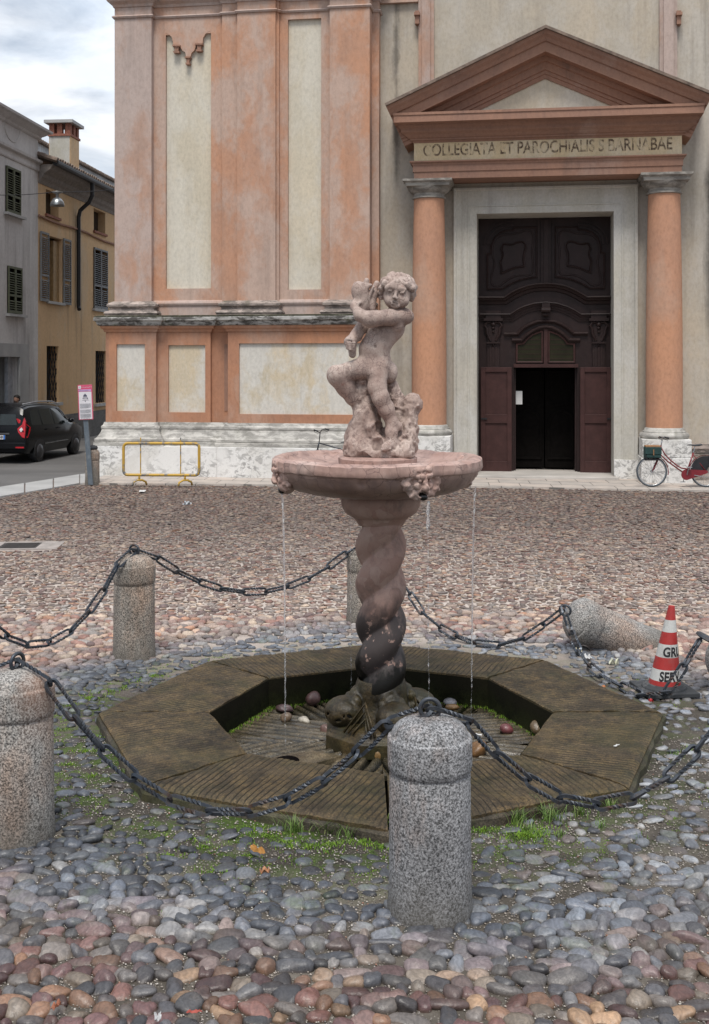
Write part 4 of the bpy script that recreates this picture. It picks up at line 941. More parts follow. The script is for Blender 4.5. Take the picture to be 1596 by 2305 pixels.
# ---------------------------------------------------------------- street lamp on its wire
c = dp(129, 452, 34); lamp = empty('hanging_street_lamp', c, 0, 'domed metal street lamp hanging from a wire between the houses', 'street lamp')
mb = MB(); mb.lathe([(.0, .10), (.05, .10), (.07, .09), (.13, .05), (.18, -.02), (.205, -.10), (.21, -.16), (.19, -.16), (.10, -.12), (0, -.12)], seg=24); mb.build('shade', m_plain('galvanised_metal', (.30, .32, .33), .32, .8), lamp, smooth=True)
mb = MB(); mb.lathe([(0, -.17), (.12, -.15), (.17, -.13), (.17, -.11)], seg=20); mb.build('glass', M['glass_dark'], lamp, smooth=True)
mb = MB(); mb.lathe([(.045, .10), (.045, .2), (.07, .21), (.16, .25), (.17, .27), (0, .28)], seg=18); mb.build('bracket', m_plain('galvanised_bracket', (.33, .34, .34), .45, .6), lamp, smooth=True)
mb = MB(); w0, w1 = dp(-60, 437, 33.2), dp(290, 421, 36.5); pts = []
cc = Vector((c.x, c.y, c.z + .27))
for k in range(11): t_ = k / 10; pts.append(w0.lerp(cc, t_) - Vector((0, 0, .06 * math.sin(t_ * math.pi))))
for k in range(1, 11): t_ = k / 10; pts.append(cc.lerp(w1, t_) - Vector((0, 0, .06 * math.sin(t_ * math.pi))))
mb.tube(pts, .011, 5); tag(mb.build('lamp_wire', M['iron_dark']), 'thin steel wire spanning the side street that carries the hanging lamp', 'wire')
# ================================================================ value noise + signed-distance sculpting
def vnoise(P, scale, seed=0, octv_=4, rough=.5):
    P = np.asarray(P, np.float32) * scale; out = np.zeros(P.shape[:-1], np.float32); amp, tot = 1.0, 0.0
    for o in range(octv_):
        Q = P * (2 ** o) + o * 17.3 + seed * 5.1; I = np.floor(Q).astype(np.int64); f = Q - I; f = f * f * (3 - 2 * f); acc = 0
        for dx in (0, 1):
            for dy in (0, 1):
                for dz in (0, 1):
                    h = ((I[..., 0] + dx) * 374761393 + (I[..., 1] + dy) * 668265263 + (I[..., 2] + dz) * 2147483647 + seed * 1013) & 0xffffffff
                    h = ((h ^ (h >> 13)) * 1274126177) & 0xffffffff; h = (h ^ (h >> 16)) & 0xffff
                    wgt = (f[..., 0] if dx else 1 - f[..., 0]) * (f[..., 1] if dy else 1 - f[..., 1]) * (f[..., 2] if dz else 1 - f[..., 2])
                    acc = acc + h / 65535.0 * wgt
        out += amp * (acc - .5).astype(np.float32); tot += amp; amp *= rough
    return out / tot * 2
class SDF:
    def __init__(s, lo, hi, h):
        s.h = h; s.lo = np.array(lo, float); s.n = np.ceil((np.array(hi) - s.lo) / h).astype(int) + 1
        ax = [s.lo[i] + h * np.arange(s.n[i]) for i in range(3)]; s.ax = ax
        s.P = np.stack(np.meshgrid(*ax, indexing='ij'), -1).astype(np.float32)
    def new(s): return np.full(tuple(s.n), 1.0, np.float32)
    def _sl(s, lo, hi, pad):
        a = np.clip(np.floor((np.array(lo) - pad - s.lo) / s.h).astype(int), 0, s.n); b = np.clip(np.ceil((np.array(hi) + pad - s.lo) / s.h).astype(int) + 1, 0, s.n)
        return tuple(slice(a[i], b[i]) for i in range(3))
    def cap(s, D, a, b, ra, rb=None, k=.02, sub=False):
        rb = ra if rb is None else rb; a, b = np.array(a, np.float32), np.array(b, np.float32); r = max(ra, rb)
        sl = s._sl(np.minimum(a, b) - r, np.maximum(a, b) + r, k + 4 * s.h); P = s.P[sl]; ab = b - a
        t = np.clip(((P - a) @ ab) / max(1e-9, ab @ ab), 0, 1); d = np.linalg.norm(P - a - t[..., None] * ab, axis=-1) - (ra + (rb - ra) * t)
        s._op(D, sl, d, k, sub)
    def ell(s, D, c, r, k=.02, sub=False, rot=None):
        c = np.array(c, np.float32); r = np.array(r, np.float32) if not np.isscalar(r) else np.full(3, r, np.float32); m = r.max()
        sl = s._sl(c - m, c + m, k + 4 * s.h); P = s.P[sl] - c
        if rot is not None: P = P @ np.array(Matrix.Rotation(R(rot[1]), 3, rot[0])).astype(np.float32)
        q = np.linalg.norm(P / r, axis=-1); q2 = np.linalg.norm(P / (r * r), axis=-1) + 1e-9; d = q * (q - 1) / q2
        s._op(D, sl, d, k, sub)
    def _op(s, D, sl, d, k, sub):
        A_ = D[sl]; d = d.astype(np.float32)
        if sub: h = np.maximum(k - np.abs(A_ + d), 0) / k; D[sl] = np.maximum(A_, -d) + h * h * k / 4
        else: h = np.maximum(k - np.abs(A_ - d), 0) / k; D[sl] = np.minimum(A_, d) - h * h * k / 4
    def smin(s, A_, B_, k): h = np.maximum(k - np.abs(A_ - B_), 0) / k; return np.minimum(A_, B_) - h * h * k / 4
    def mesh(s, D, name):
        ins = D < 0; nx, ny, nz = D.shape
        acc = np.zeros((nx - 1, ny - 1, nz - 1, 3), np.float32); cnt = np.zeros((nx - 1, ny - 1, nz - 1), np.float32)
        for ax in range(3):
            o = [a for a in range(3) if a != ax]
            sa = [slice(None)] * 3; sb = [slice(None)] * 3; sa[ax] = slice(0, -1); sb[ax] = slice(1, None)
            d0, d1 = D[tuple(sa)], D[tuple(sb)]; cr = (d0 < 0) != (d1 < 0); t = np.where(cr, d0 / np.where(cr, d0 - d1, 1), 0)
            for i in (0, 1):
                for j in (0, 1):
                    sl = [slice(None)] * 3; sl[o[0]] = slice(i, D.shape[o[0]] - 1 + i); sl[o[1]] = slice(j, D.shape[o[1]] - 1 + j)
                    c = cr[tuple(sl)].astype(np.float32); acc[..., ax] += t[tuple(sl)] * c; acc[..., o[0]] += i * c; acc[..., o[1]] += j * c; cnt += c
        act = cnt > 0; idx = np.full(act.shape, -1, np.int64); idx[act] = np.arange(act.sum())
        cell = np.argwhere(act); V = (cell + acc[act] / cnt[act][:, None]) * s.h + s.lo; Q = []
        for ax in range(3):
            o = [(ax + 1) % 3, (ax + 2) % 3]
            sa = [slice(1, -1)] * 3; sb = [slice(1, -1)] * 3; sa[ax] = slice(0, -1); sb[ax] = slice(1, None)
            a, b = ins[tuple(sa)], ins[tuple(sb)]
            for flip, mk in ((False, a & ~b), (True, ~a & b)):
                E = np.argwhere(mk)
                if not len(E): continue
                off = np.ones(3, int); off[ax] = 0; E = E + off; qs = []
                for (i, j) in ((0, 0), (-1, 0), (-1, -1), (0, -1)):
                    e = E.copy(); e[:, o[0]] += i; e[:, o[1]] += j; qs.append(idx[e[:, 0], e[:, 1], e[:, 2]])
                q = np.stack(qs, 1); Q.append(q[:, ::-1] if flip else q)
        Q = np.concatenate(Q); Q = Q[(Q >= 0).all(1)]
        return np_mesh(name, V, Q, True)

# ================================================================ fountain materials
def m_marble(name, dark_low=False):
    t = NT(name); v = t.warp(26, .03, t.warp(7, .08)); v2 = t.warp(3, .12); sx = t.sep()
    col = t.ramp(t.noise(3.2, 6, .62, v2), [(.28, (.29, .185, .150)), (.45, (.39, .265, .215)), (.6, (.45, .335, .28)), (.75, (.50, .41, .35))])
    cells = t.vor(11, out='Color', src=v); sc = t.n('ShaderNodeSeparateColor'); t.l(cells, sc.inputs[0])
    col = t.mix(.38, col, t.ramp(sc.outputs[0], [(0, (.30, .17, .15)), (.5, (.43, .29, .26)), (1, (.54, .42, .38))]))
    e = t.vor(11, 'DISTANCE_TO_EDGE', src=v); e2 = t.vor(23, 'DISTANCE_TO_EDGE', src=v)
    zone = t.ramp(t.noise(2.6, 5, .6, t.mapv(loc=(3, 3, 3))), [(.38, 0.15), (.56, 1.0)])
    vein = t.math('MAXIMUM', t.ramp(e, [(.0, 1.0), (.032, 0.0)]), t.math('MULTIPLY', t.ramp(e2, [(.0, 1.0), (.03, 0.0)]), .5)); vein = t.math('MULTIPLY', vein, zone)
    col = t.mix(t.math('MULTIPLY', vein, .18 if dark_low else .7), col, (.07, .035, .035))
    gr = t.ramp(t.noise(5, 8, .7, t.mapv((1, 1, .5), loc=(1, 6, 2))), [(.52, 0.0), (.68, 1.0)]); col = t.mix(t.math('MULTIPLY', gr, .55), col, (.13, .105, .10))
    rough = .62; nb = t.bump(t.noise(40, 6, .65), .3, .006); nb = t.bump(vein, -.5, .006, nb)
    if dark_low:
        n1 = t.noise(4.5, 6, .65, t.mapv((1, 1, .55), src=v2)); k = t.math('ADD', t.math('MULTIPLY', sx[2], -1.15), t.math('ADD', t.math('MULTIPLY', n1, 1.2), .72))
        m1 = t.ramp(k, [(.08, 0.0), (.42, 1.0)]); m2 = t.ramp(k, [(.66, 0.0), (.8, 1.0)])
        flk = t.ramp(t.noise(13, 5, .6), [(.60, 1.0), (.64, 0.0)])
        col = t.mix(t.math('MULTIPLY', t.math('MULTIPLY', m1, .95), flk), col, (.062, .058, .06)); col = t.mix(m2, col, (.010, .010, .009))
        rough = t.ramp(k, [(.1, .6), (.6, .42)]); col = t.mix(1.0, col, (.80, .76, .74), 'MULTIPLY')
    return t.done(col, rough, 0, nb, .14 if dark_low else .3)
M['marble'] = m_marble('red_verona_marble'); M['marble_col'] = m_marble('stained_marble_shaft', True)
def m_bowl():
    t = NT('bowl_marble'); v = t.warp(26, .03, t.warp(7, .07)); sx = t.sep()
    base = t.ramp(t.noise(2.8, 6, .62, v), [(.3, (.27, .165, .135)), (.5, (.38, .25, .21)), (.7, (.48, .355, .305))])
    e = t.vor(9, 'DISTANCE_TO_EDGE', src=v); vein = t.math('MULTIPLY', t.ramp(e, [(.0, 1.0), (.03, 0.0)]), t.ramp(t.noise(3, 4), [(.35, .2), (.55, 1.0)]))
    col = t.mix(t.math('MULTIPLY', vein, .85), base, (.07, .04, .04))
    under = t.ramp(t.math('ADD', sx[2], t.math('MULTIPLY', t.noise(6, 6, .65), .07)), [(.205, 1.0), (.24, 0.0)])        # shade of the underside painted into the marble colour
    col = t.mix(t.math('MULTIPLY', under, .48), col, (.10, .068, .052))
    drip = t.math('MULTIPLY', t.ramp(t.noise(9, 6, .65, t.mapv((1, 1, .25))), [(.45, 0.0), (.65, 1.0)]), .55); col = t.mix(drip, col, (.16, .11, .10))
    nb = t.bump(t.noise(40, 6, .65), .3, .006); nb = t.bump(vein, -.5, .006, nb)
    return t.done(col, .5, 0, nb, .45)
M['bowl'] = m_bowl()
def m_slab(name, c1, c2, wetness, moss, och_=.55, sp=.28):
    t = NT(name); v = t.warp(3, .2); a = t.noise(2.4, 7, .65, v)
    col = t.mix(t.ramp(a, [(.3, 0.0), (.7, 1.0)]), c1, c2)
    b = t.noise(11, 7, .7); col = t.mix(1.0, col, t.ramp(b, [(.3, (.5, .5, .5)), (.7, (1.5, 1.45, 1.35))]), 'MULTIPLY'); fg = t.noise(85, 6, .8); col = t.mix(1.0, col, t.ramp(fg, [(.36, (.35, .35, .36)), (.5, (.95, .95, .95)), (.64, (1.75, 1.7, 1.6))]), 'MULTIPLY'); b2 = t.noise(3.5, 8, .7, t.mapv(loc=(7, 7, 2))); col = t.mix(1.0, col, t.ramp(b2, [(.35, (.6, .6, .6)), (.62, (1.3, 1.3, 1.3))]), 'MULTIPLY')
    och = t.math('MULTIPLY', t.ramp(t.noise(5.5, 8, .75, t.mapv(loc=(4, 4, 4))), [(.48, 0.0), (.62, 1.0)]), t.ramp(fg, [(.4, .2), (.6, 1.0)])); col = t.mix(t.math('MULTIPLY', och, och_), col, (.17, .115, .05))
    g = t.ramp(t.noise(2.2, 7, .7, t.mapv(loc=(9, 2, 1))), [(.46, 0.0), (.62, 1.0)]); col = t.mix(t.math('MULTIPLY', g, moss), col, (.035, .042, .014))
    pt = t.n('ShaderNodeNewGeometry').outputs['Pointiness']; col = t.mix(t.math('MULTIPLY', t.ramp(pt, [(.470, 1.0), (.5, 0.0)]), .8), col, (.014, .012, .008)); col = t.mix(t.math('MULTIPLY', t.ramp(pt, [(.502, 0.0), (.54, 1.0)]), .35), col, t.mix(1.0, col, (1.9, 1.75, 1.5), 'MULTIPLY'))
    at = t.n('ShaderNodeAttribute'); at.attribute_name = 'groove'; col = t.mix(t.math('MULTIPLY', t.ramp(at.outputs['Fac'], [(.15, 0.0), (.75, 1.0)]), .92 if sp != .25 else .7), col, (.006, .006, .004))      # silt in the grooves
    wm = t.ramp(t.noise(1.4, 5, .6, t.mapv(loc=(0, 7, 1))), [(.4, 0.0), (.6, 1.0)])
    return t.done(t.mix(t.math('MULTIPLY', wm, .25), col, t.mix(1.0, col, (.5, .5, .5), 'MULTIPLY')), t.ramp(b, [(.3, wetness + .2), (.75, wetness + .45)]), 0, t.bump(t.noise(50, 6, .7), .6, .008), sp)
M['slab'] = m_slab('worn_brown_basin_stone', (.030, .024, .017), (.080, .060, .036), .30, .28, .60, .25)
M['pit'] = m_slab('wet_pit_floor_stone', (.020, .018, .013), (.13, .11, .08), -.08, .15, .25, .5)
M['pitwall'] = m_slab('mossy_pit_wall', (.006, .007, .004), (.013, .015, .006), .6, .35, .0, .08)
M['edge'] = m_slab('dark_weathered_edge', (.020, .018, .014), (.060, .055, .048), .5, .4, .1)
M['algae'] = m_slab('wet_algae_stone', (.010, .009, .006), (.042, .030, .014), .12, .3, .30, .35)

# ================================================================ fountain
fo = empty('fountain', (OC.x, OC.y, 0), 0, 'red marble fountain, round bowl on a twisted column in a sunken octagonal stone basin', 'fountain')
tn = math.tan(math.pi / 8)
def sector(name, r0, r1, zf, spacing, depth, nw, nr, mat, k, skirt=None, rnd=.0, gap=.005, seed=0, ex=.65):
    """trapezoid between apothems r0..r1 with ridges parallel to its middle radius"""
    a = R(45 * k + 22.5); rr = np.linspace(r0, r1, nr); ss = np.linspace(-1, 1, nw)
    RR, SS = np.meshgrid(rr, ss, indexing='ij'); W_ = SS * (RR * tn - gap)
    P = np.stack([RR, W_, np.zeros_like(RR)], -1)
    q = np.stack([RR * .25, W_ * 3 + k * 7, np.zeros_like(RR)], -1); wob = vnoise(q, 2.6, seed + k, 4) * .42
    skew = .10 * math.sin(k * 2.3 + 1)
    ph = (W_ + skew * (RR - r0)) / spacing + wob; g = np.abs(np.sin(math.pi * ph)); ridge = 1 - np.clip(g * 1.15, 0, 1) ** ex
    n2 = vnoise(P + k * 3, 9, seed + 9, 4); wear = np.clip(.70 + 1.3 * vnoise(P + k, 3.0, seed + 4, 4), .08, 1.35)
    Z = zf(RR) - ridge * depth * wear + n2 * .009
    if rnd:
        ed = np.minimum(r1 - RR, 1e9); Z -= rnd * np.exp(-ed / .03) ; ed2 = RR * tn - np.abs(W_); Z -= .012 * np.exp(-np.maximum(ed2, 0) / .012)
        Z -= .010 * np.exp(-(RR - r0) / .015)
    X = RR * math.cos(a) - W_ * math.sin(a); Y = RR * math.sin(a) + W_ * math.cos(a)
    V = np.stack([X, Y, Z], -1).reshape(-1, 3); I = np.arange(nr * nw).reshape(nr, nw)
    Fq = np.stack([I[:-1, :-1], I[1:, :-1], I[1:, 1:], I[:-1, 1:]], -1).reshape(-1, 4)
    if skirt is not None:
        bd = np.concatenate([I[0, :], I[1:, -1], I[-1, -2::-1], I[-2:0:-1, 0]]); B = V[bd].copy(); B[:, 2] = skirt
        j = np.arange(len(bd)); j2 = (j + 1) % len(bd); Fs = np.stack([bd[j], bd[j2], j2 + len(V), j + len(V)], -1); V = np.concatenate([V, B]); Fq = np.concatenate([Fq, Fs])
    me = np_mesh(name, V, Fq, True)
    ga = me.attributes.new('groove', 'FLOAT', 'POINT'); gv = np.full(len(V), .3, np.float32); gv[:nr * nw] = (ridge * np.clip(wear, 0, 1)).ravel(); ga.data.foreach_set('value', gv)
    try: me.set_sharp_from_angle(angle=R(50))
    except Exception: pass
    return link_mesh(name, me, mat, fo)
c8 = math.cos(math.pi / 8)
for k in range(8): sector('kerb_slab', RI * c8, RO * c8, lambda r: ZK + 0 * r + .003 * math.sin(k * 1.7),     .045, .0085, 400, 60, M['slab'], k, skirt=-.26, rnd=.022, gap=.011, seed=1, ex=.42)
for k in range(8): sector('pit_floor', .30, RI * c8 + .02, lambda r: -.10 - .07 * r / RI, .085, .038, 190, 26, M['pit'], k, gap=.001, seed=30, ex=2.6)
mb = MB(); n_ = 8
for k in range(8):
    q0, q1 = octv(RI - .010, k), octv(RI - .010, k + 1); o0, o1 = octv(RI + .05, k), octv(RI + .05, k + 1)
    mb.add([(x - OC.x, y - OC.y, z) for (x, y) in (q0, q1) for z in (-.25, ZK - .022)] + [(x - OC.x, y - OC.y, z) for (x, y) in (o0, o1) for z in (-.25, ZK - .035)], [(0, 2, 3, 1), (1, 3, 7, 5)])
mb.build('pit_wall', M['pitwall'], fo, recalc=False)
mb = MB(); mb.lathe([(0, -.255), (2.6, -.255), (2.6, -.30), (0, -.30)], seg=32); mb.build('leak_blocker', M['pitwall'], fo)  # unseen disc added to stop sky light leaking up through the basin gaps
mb = MB()
for k in range(8):
    for j in range(12):
        t0, t1 = j / 12, (j + 1) / 12; (x0, y0), (x1, y1) = octv(RO, k), octv(RO, k + 1); rj = [.008 + .010 * math.sin((k * 12 + jj) * 2.3) + .006 * math.sin((k * 12 + jj) * 5.1) for jj in (j, j + 1)]; v_ = []
        for t_, rr_ in ((t0, rj[0]), (t1, rj[1])):
            x, y = x0 + (x1 - x0) * t_ - OC.x, y0 + (y1 - y0) * t_ - OC.y; s_ = 1 + rr_ / RO
            v_ += [(x * s_ * 1.012, y * s_ * 1.012, -.05), (x * s_ * 1.006, y * s_ * 1.006, ZK * .45), (x * .994, y * .994, ZK - .030)]
        mb.add(v_, [(0, 3, 4, 1), (1, 4, 5, 2)])
mb.build('outer_edge', M['edge'], fo, recalc=False)
# smooth drain slab on the pit floor
mb = MB(); mb.slab([(-.95, -.52), (-.62, -.66), (-.30, -.40), (-.52, -.28)], -.16, -.113); mb.build('drain_slab', M['pit'], fo)
mb = MB(); mb.lathe([(0, -.112), (.07, -.111), (.085, -.106), (.09, -.112)], c=(-.70, -.50, 0), seg=20); mb.build('drain_hole', M['dark'], fo)

# pedestal
mb = MB(); mb.lathe([(.28, -.14), (.46, -.14), (.455, -.03), (.43, -.015), (.425, .0), (.41, .01), (.40, .03), (.36, .05), (.30, .06), (.2, .06)], seg=8, a0=R(22), a1=R(382)); 
pedp = empty('pedestal', (0, 0, 0)); pedp.parent = fo
mb.build('plinth', M['algae'], pedp, bevel=.012)
sd_ = SDF((-.50, -.50, -.02), (.50, .50, .36), .0075); D = sd_.new()
sd_.cap(D, (0, 0, 0), (0, 0, .22), .27, .19, .05); sd_.cap(D, (0, 0, .2), (0, 0, .27), .205, .20, .03)
heads = [(200, .14, 1), (290, .13, 1), (20, .12, 1), (112, .12, 1)]
for i, (ag, rz_, s_) in enumerate(heads):
    a = R(ag); cx, cy = .285 * math.cos(a), .285 * math.sin(a)
    sd_.ell(D, (cx * 1.04, cy * 1.04, .125), (.160, .145, .120), .02, rot=('Z', -ag))
    tx, ty = -math.sin(a), math.cos(a)
    for sg in (-1, 1):
        sd_.ell(D, (cx * .8 + tx * .07 * sg, cy * .8 + ty * .07 * sg, .215), .042, .02)
        sd_.ell(D, (cx * 1.38 + tx * .05 * sg, cy * 1.38 + ty * .05 * sg, .15), .022, .015)
    sd_.ell(D, (cx * .72, cy * .72, .25), (.06, .05, .05), .03)
    for t_ in np.linspace(-1, 1, 46):
        b_ = a + t_ * .42; rr_ = .285 + .128 * math.cos(t_ * 1.3); zz = .115 + .02 * math.sin(t_ * 9); sd_.ell(D, (rr_ * 1.03 * math.cos(b_), rr_ * 1.03 * math.sin(b_), zz), .010, .010, sub=True)
D += (vnoise(sd_.P, 14, 3, 4) * .009).astype(np.float32)
me = sd_.mesh(D, 'carved_heads'); link_mesh('carved_heads', me, M['algae'], pedp)
for ag in (245, 335):
    mb = MB(); a = R(ag); c0 = Vector((math.cos(a), math.sin(a), 0)); t0 = Vector((-math.sin(a), math.cos(a), 0))
    for j in range(3): w_ = .13 - .035 * j; mb.tube([c0 * .40 - t0 * w_ + Vector((0, 0, .03)), c0 * .285 + Vector((0, 0, .235 - .06 * j)), c0 * .40 + t0 * w_ + Vector((0, 0, .03))], .011, 6)
    mb.slab([(0, 0), (0, 0), (0, 0)], 0, 0) if False else None
    mb.build('chevron_leaf', M['algae'], pedp, smooth=True)

# twisted shaft
Pp = .606; ph0 = math.pi / 2 - math.pi + 2 * math.pi * 1.229 / Pp
def tw(r, z, t):
    c = math.cos(t - 2 * math.pi * z / Pp + ph0); lobe = math.sqrt(c * c + .0035)
    k = 1.0 - .12 * max(0, (z - 1.40) / .2) if z > 1.4 else 1.0; lowk = 1 + .05 * max(0, (.5 - z)) / .3
    env = min(1, max(0, (1.62 - z) / .09)); return (r * lowk + (.138 + .060 * lobe - r) * env * 1.0 if True else r) * (1 + .012 * math.sin(5 * t + 9 * z)) , z
prof = [(.150 + .02 * max(0, (z - 1.48)) / .1, z) for z in np.linspace(.22, 1.60, 150)]
mb = MB(); mb.lathe(prof, seg=112, fn=tw); o = mb.build('twisted_shaft', M['marble_col'], fo, smooth=True, recalc=True)
def cp(r, z, t): return r * (1 + .016 * math.cos(10 * t) * min(1, max(0, (z - 1.6) * 8)) + .01 * math.sin(3 * t)), z
mb = MB(); mb.lathe([(.140, 1.535), (.176, 1.55), (.188, 1.57), (.20, 1.59), (.212, 1.60), (.218, 1.612), (.245, 1.622), (.28, 1.65), (.302, 1.70), (.308, 1.745), (.300, 1.775), (.28, 1.788), (.1, 1.788)], seg=80, fn=cp); mb.build('capital', M['bowl_cap'] if 'bowl_cap' in M else M['marble_col'], fo, smooth=True)
# bowl
bz = 1.785
def bw(r, z, t): return r * (1 + .003 * math.sin(7 * t) + .002 * math.sin(19 * t + 1)), z + (.004 * math.sin(5 * t + 1) if r > .6 else 0)
bowl = empty('bowl', (-.032, 0, bz)); bowl.parent = fo
pr = [(0, .215), (.30, .215), (.55, .225), (.66, .245), (.705, .27), (.722, .290), (.735, .300), (.762, .303), (.772, .302), (.812, .287), (.818, .283), (.822, .215), (.816, .208), (.796, .204), (.790, .185), (.765, .135), (.71, .085), (.62, .045), (.50, .018), (.38, .005), (.30, .0), (0, .0)]
mb = MB(); mb.lathe([p for a_, b_ in zip(pr[:-1], pr[1:]) for p in (a_, ((a_[0] + b_[0]) / 2, (a_[1] + b_[1]) / 2))] + [pr[-1]], seg=220, fn=bw); ob_ = mb.build('basin', M['bowl'], bowl, smooth=True, auto=50); cv = np.array([v_.co[:] for v_ in ob_.data.vertices]); rr_ = np.hypot(cv[:, 0], cv[:, 1])
wq = vnoise(cv, 9, 3, 4) * .007 + vnoise(cv, 30, 5, 3) * .003 - np.clip(vnoise(cv, 14, 8, 3) - .22, 0, 1) * .05; wq *= np.clip((rr_ - .35) / .3, 0, 1)
cv[:, 0] *= 1 + wq / np.maximum(rr_, .1); cv[:, 1] *= 1 + wq / np.maximum(rr_, .1); cv[:, 2] += wq * .7
for v_, c_ in zip(ob_.data.vertices, cv): v_.co = c_
M['mask'] = m_marble('mask_marble')
# grotesque masks under the rim
ms = SDF((-.16, -.23, -.175), (.10, .23, .16), .0055); D = ms.new()     # x outwards, y sideways
ms.ell(D, (-.05, 0, .0), (.085, .12, .11), .02); ms.ell(D, (-.03, 0, -.085), (.07, .075, .07), .02)
ms.cap(D, (.035, 0, .03), (.058, 0, -.045), .018, .027, .015)
for sg in (-1, 1):
    ms.cap(D, (.045, sg * .02, .045), (.02, sg * .095, .035), .018, .016, .012); ms.ell(D, (.022, sg * .055, -.03), (.03, .03, .032), .02)
    ms.ell(D, (.042, sg * .043, .012), (.02, .024, .013), .01, sub=True); ms.ell(D, (.04, sg * .043, .010), .010, .006)
    for j in range(6): a = .5 + j * .42; ms.cap(D, (.0, sg * .10 * math.sin(a) * 1.15, .10 * math.cos(a) + .0), (-.02, sg * .155 * math.sin(a + .35), .125 * math.cos(a + .25) - .01), .028, .018, .022)
    ms.cap(D, (.02, sg * .03, -.07), (.0, sg * .09, -.11), .018, .012, .012); ms.cap(D, (-.01, sg * .09, .085), (-.03, sg * .19, .06), .03, .016, .02)
for j in range(5): ms.ell(D, (.0 + .012 * (j % 2), -.08 + .04 * j, .088), .028, .012)
ms.ell(D, (.035, 0, -.095), (.045, .04, .028), .012, sub=True)
D += (vnoise(ms.P, 17, 5, 4) * .022).astype(np.float32)
mme = ms.mesh(D, 'mask')
for i, ag in enumerate((199, 294, 17, 108)):
    o = bpy.data.objects.new('mask', mme); COL.objects.link(o); o.parent = bowl
    if i == 0: mme.materials.append(M['mask'])
    o.location = (.772 * math.cos(R(ag)), .772 * math.sin(R(ag)), .178); o.rotation_euler = (0, R(8), R(ag)); o.scale = (.95, .98, .98)
    mb = MB(); mb.ico((.0, 0, -.118), .036, 3, (1.15, 1.1, .8), .12, i); so_ = mb.build('wet_spout', m_plain('black_algae%d' % i, (.010, .010, .009), .25), o, smooth=True)
mb = MB(); mb.lathe([(0, .216), (.30, .216), (.305, .285), (.28, .300), (0, .300)], seg=40, fn=lambda r, z, t: (r * (1 + .04 * math.sin(3 * t + 1) + .02 * math.sin(11 * t)), z)); mb.build('statue_footing', M['bowl'], bowl, smooth=True, auto=40)

# ================================================================ granite posts
def m_granite(name, tint, seed):
    t = NT(name); o = t.mapv(loc=(seed, seed * 2, seed)); sx = t.sep()
    a = t.noise(85, 3, .7, o); b = t.noise(150, 2, .6, o)
    col = t.ramp(a, [(.36, tuple(x * .16 for x in tint)), (.44, tuple(x * .55 for x in tint)), (.52, tuple(x * 1.0 for x in tint)), (.62, tuple(x * 1.55 for x in tint))])
    col = t.mix(t.ramp(b, [(.58, 0.0), (.66, .85)]), col, (.035, .035, .038))
    rust = t.math('MULTIPLY', t.ramp(t.noise(2.2, 6, .7, t.mapv((1, 1, .45), loc=(seed, 1, 1))), [(.48, 0.0), (.68, 1.0)]), .55); col = t.mix(rust, col, t.mix(1.0, col, (1.25, .82, .58), 'MULTIPLY'))
    dk = t.math('MULTIPLY', t.ramp(t.noise(2.5, 6, .7, t.mapv((1.4, 1.4, .6), loc=(seed, 5, 3))), [(.46, 0.0), (.66, 1.0)]), .6); col = t.mix(dk, col, t.mix(1.0, col, (.42, .42, .42), 'MULTIPLY'))
    ft = t.ramp(t.math('ADD', sx[2], t.math('MULTIPLY', t.noise(5, 6, .6), .3)), [(.16, .65), (.42, 0.0)]); col = t.mix(ft, col, (.10, .09, .075))
    tp = t.math('MULTIPLY', t.ramp(t.math('ADD', sx[2], t.math('MULTIPLY', t.noise(9, 5, .65, o), .14)), [(1.025, 0.0), (1.07, 1.0)]), .7)
    col = t.mix(tp, col, (.24, .11, .055))
    if seed == 3:
        rr = t.math('MULTIPLY', t.ramp(t.math('ADD', sx[0], t.math('MULTIPLY', t.noise(8, 6, .7), .25)), [(.16, 0.0), (.30, 1.0)]), t.ramp(sx[2], [(.55, 0.0), (.9, 1.0)])); col = t.mix(t.math('MULTIPLY', rr, .5), col, (.27, .14, .085))
    nb = t.bump(t.noise(70, 5, .7, o), .55, .006); nb = t.bump(t.noise(9, 4), .3, .015, nb)
    return t.done(col, .8, 0, nb, .35)
def iron(name='blackened_chain_iron'):
    t = NT(name); a = t.noise(7, 6, .65, t.n('ShaderNodeNewGeometry').outputs['Position'])
    col = t.ramp(a, [(.3, (.040, .050, .066)), (.55, (.058, .064, .074)), (.66, (.065, .042, .032)), (.8, (.10, .05, .03))]); return t.done(col, t.ramp(a, [(.4, .36), (.7, .7)]), .55, t.bump(t.noise(60, 4), .2, .003), .5)
M['iron'] = iron()
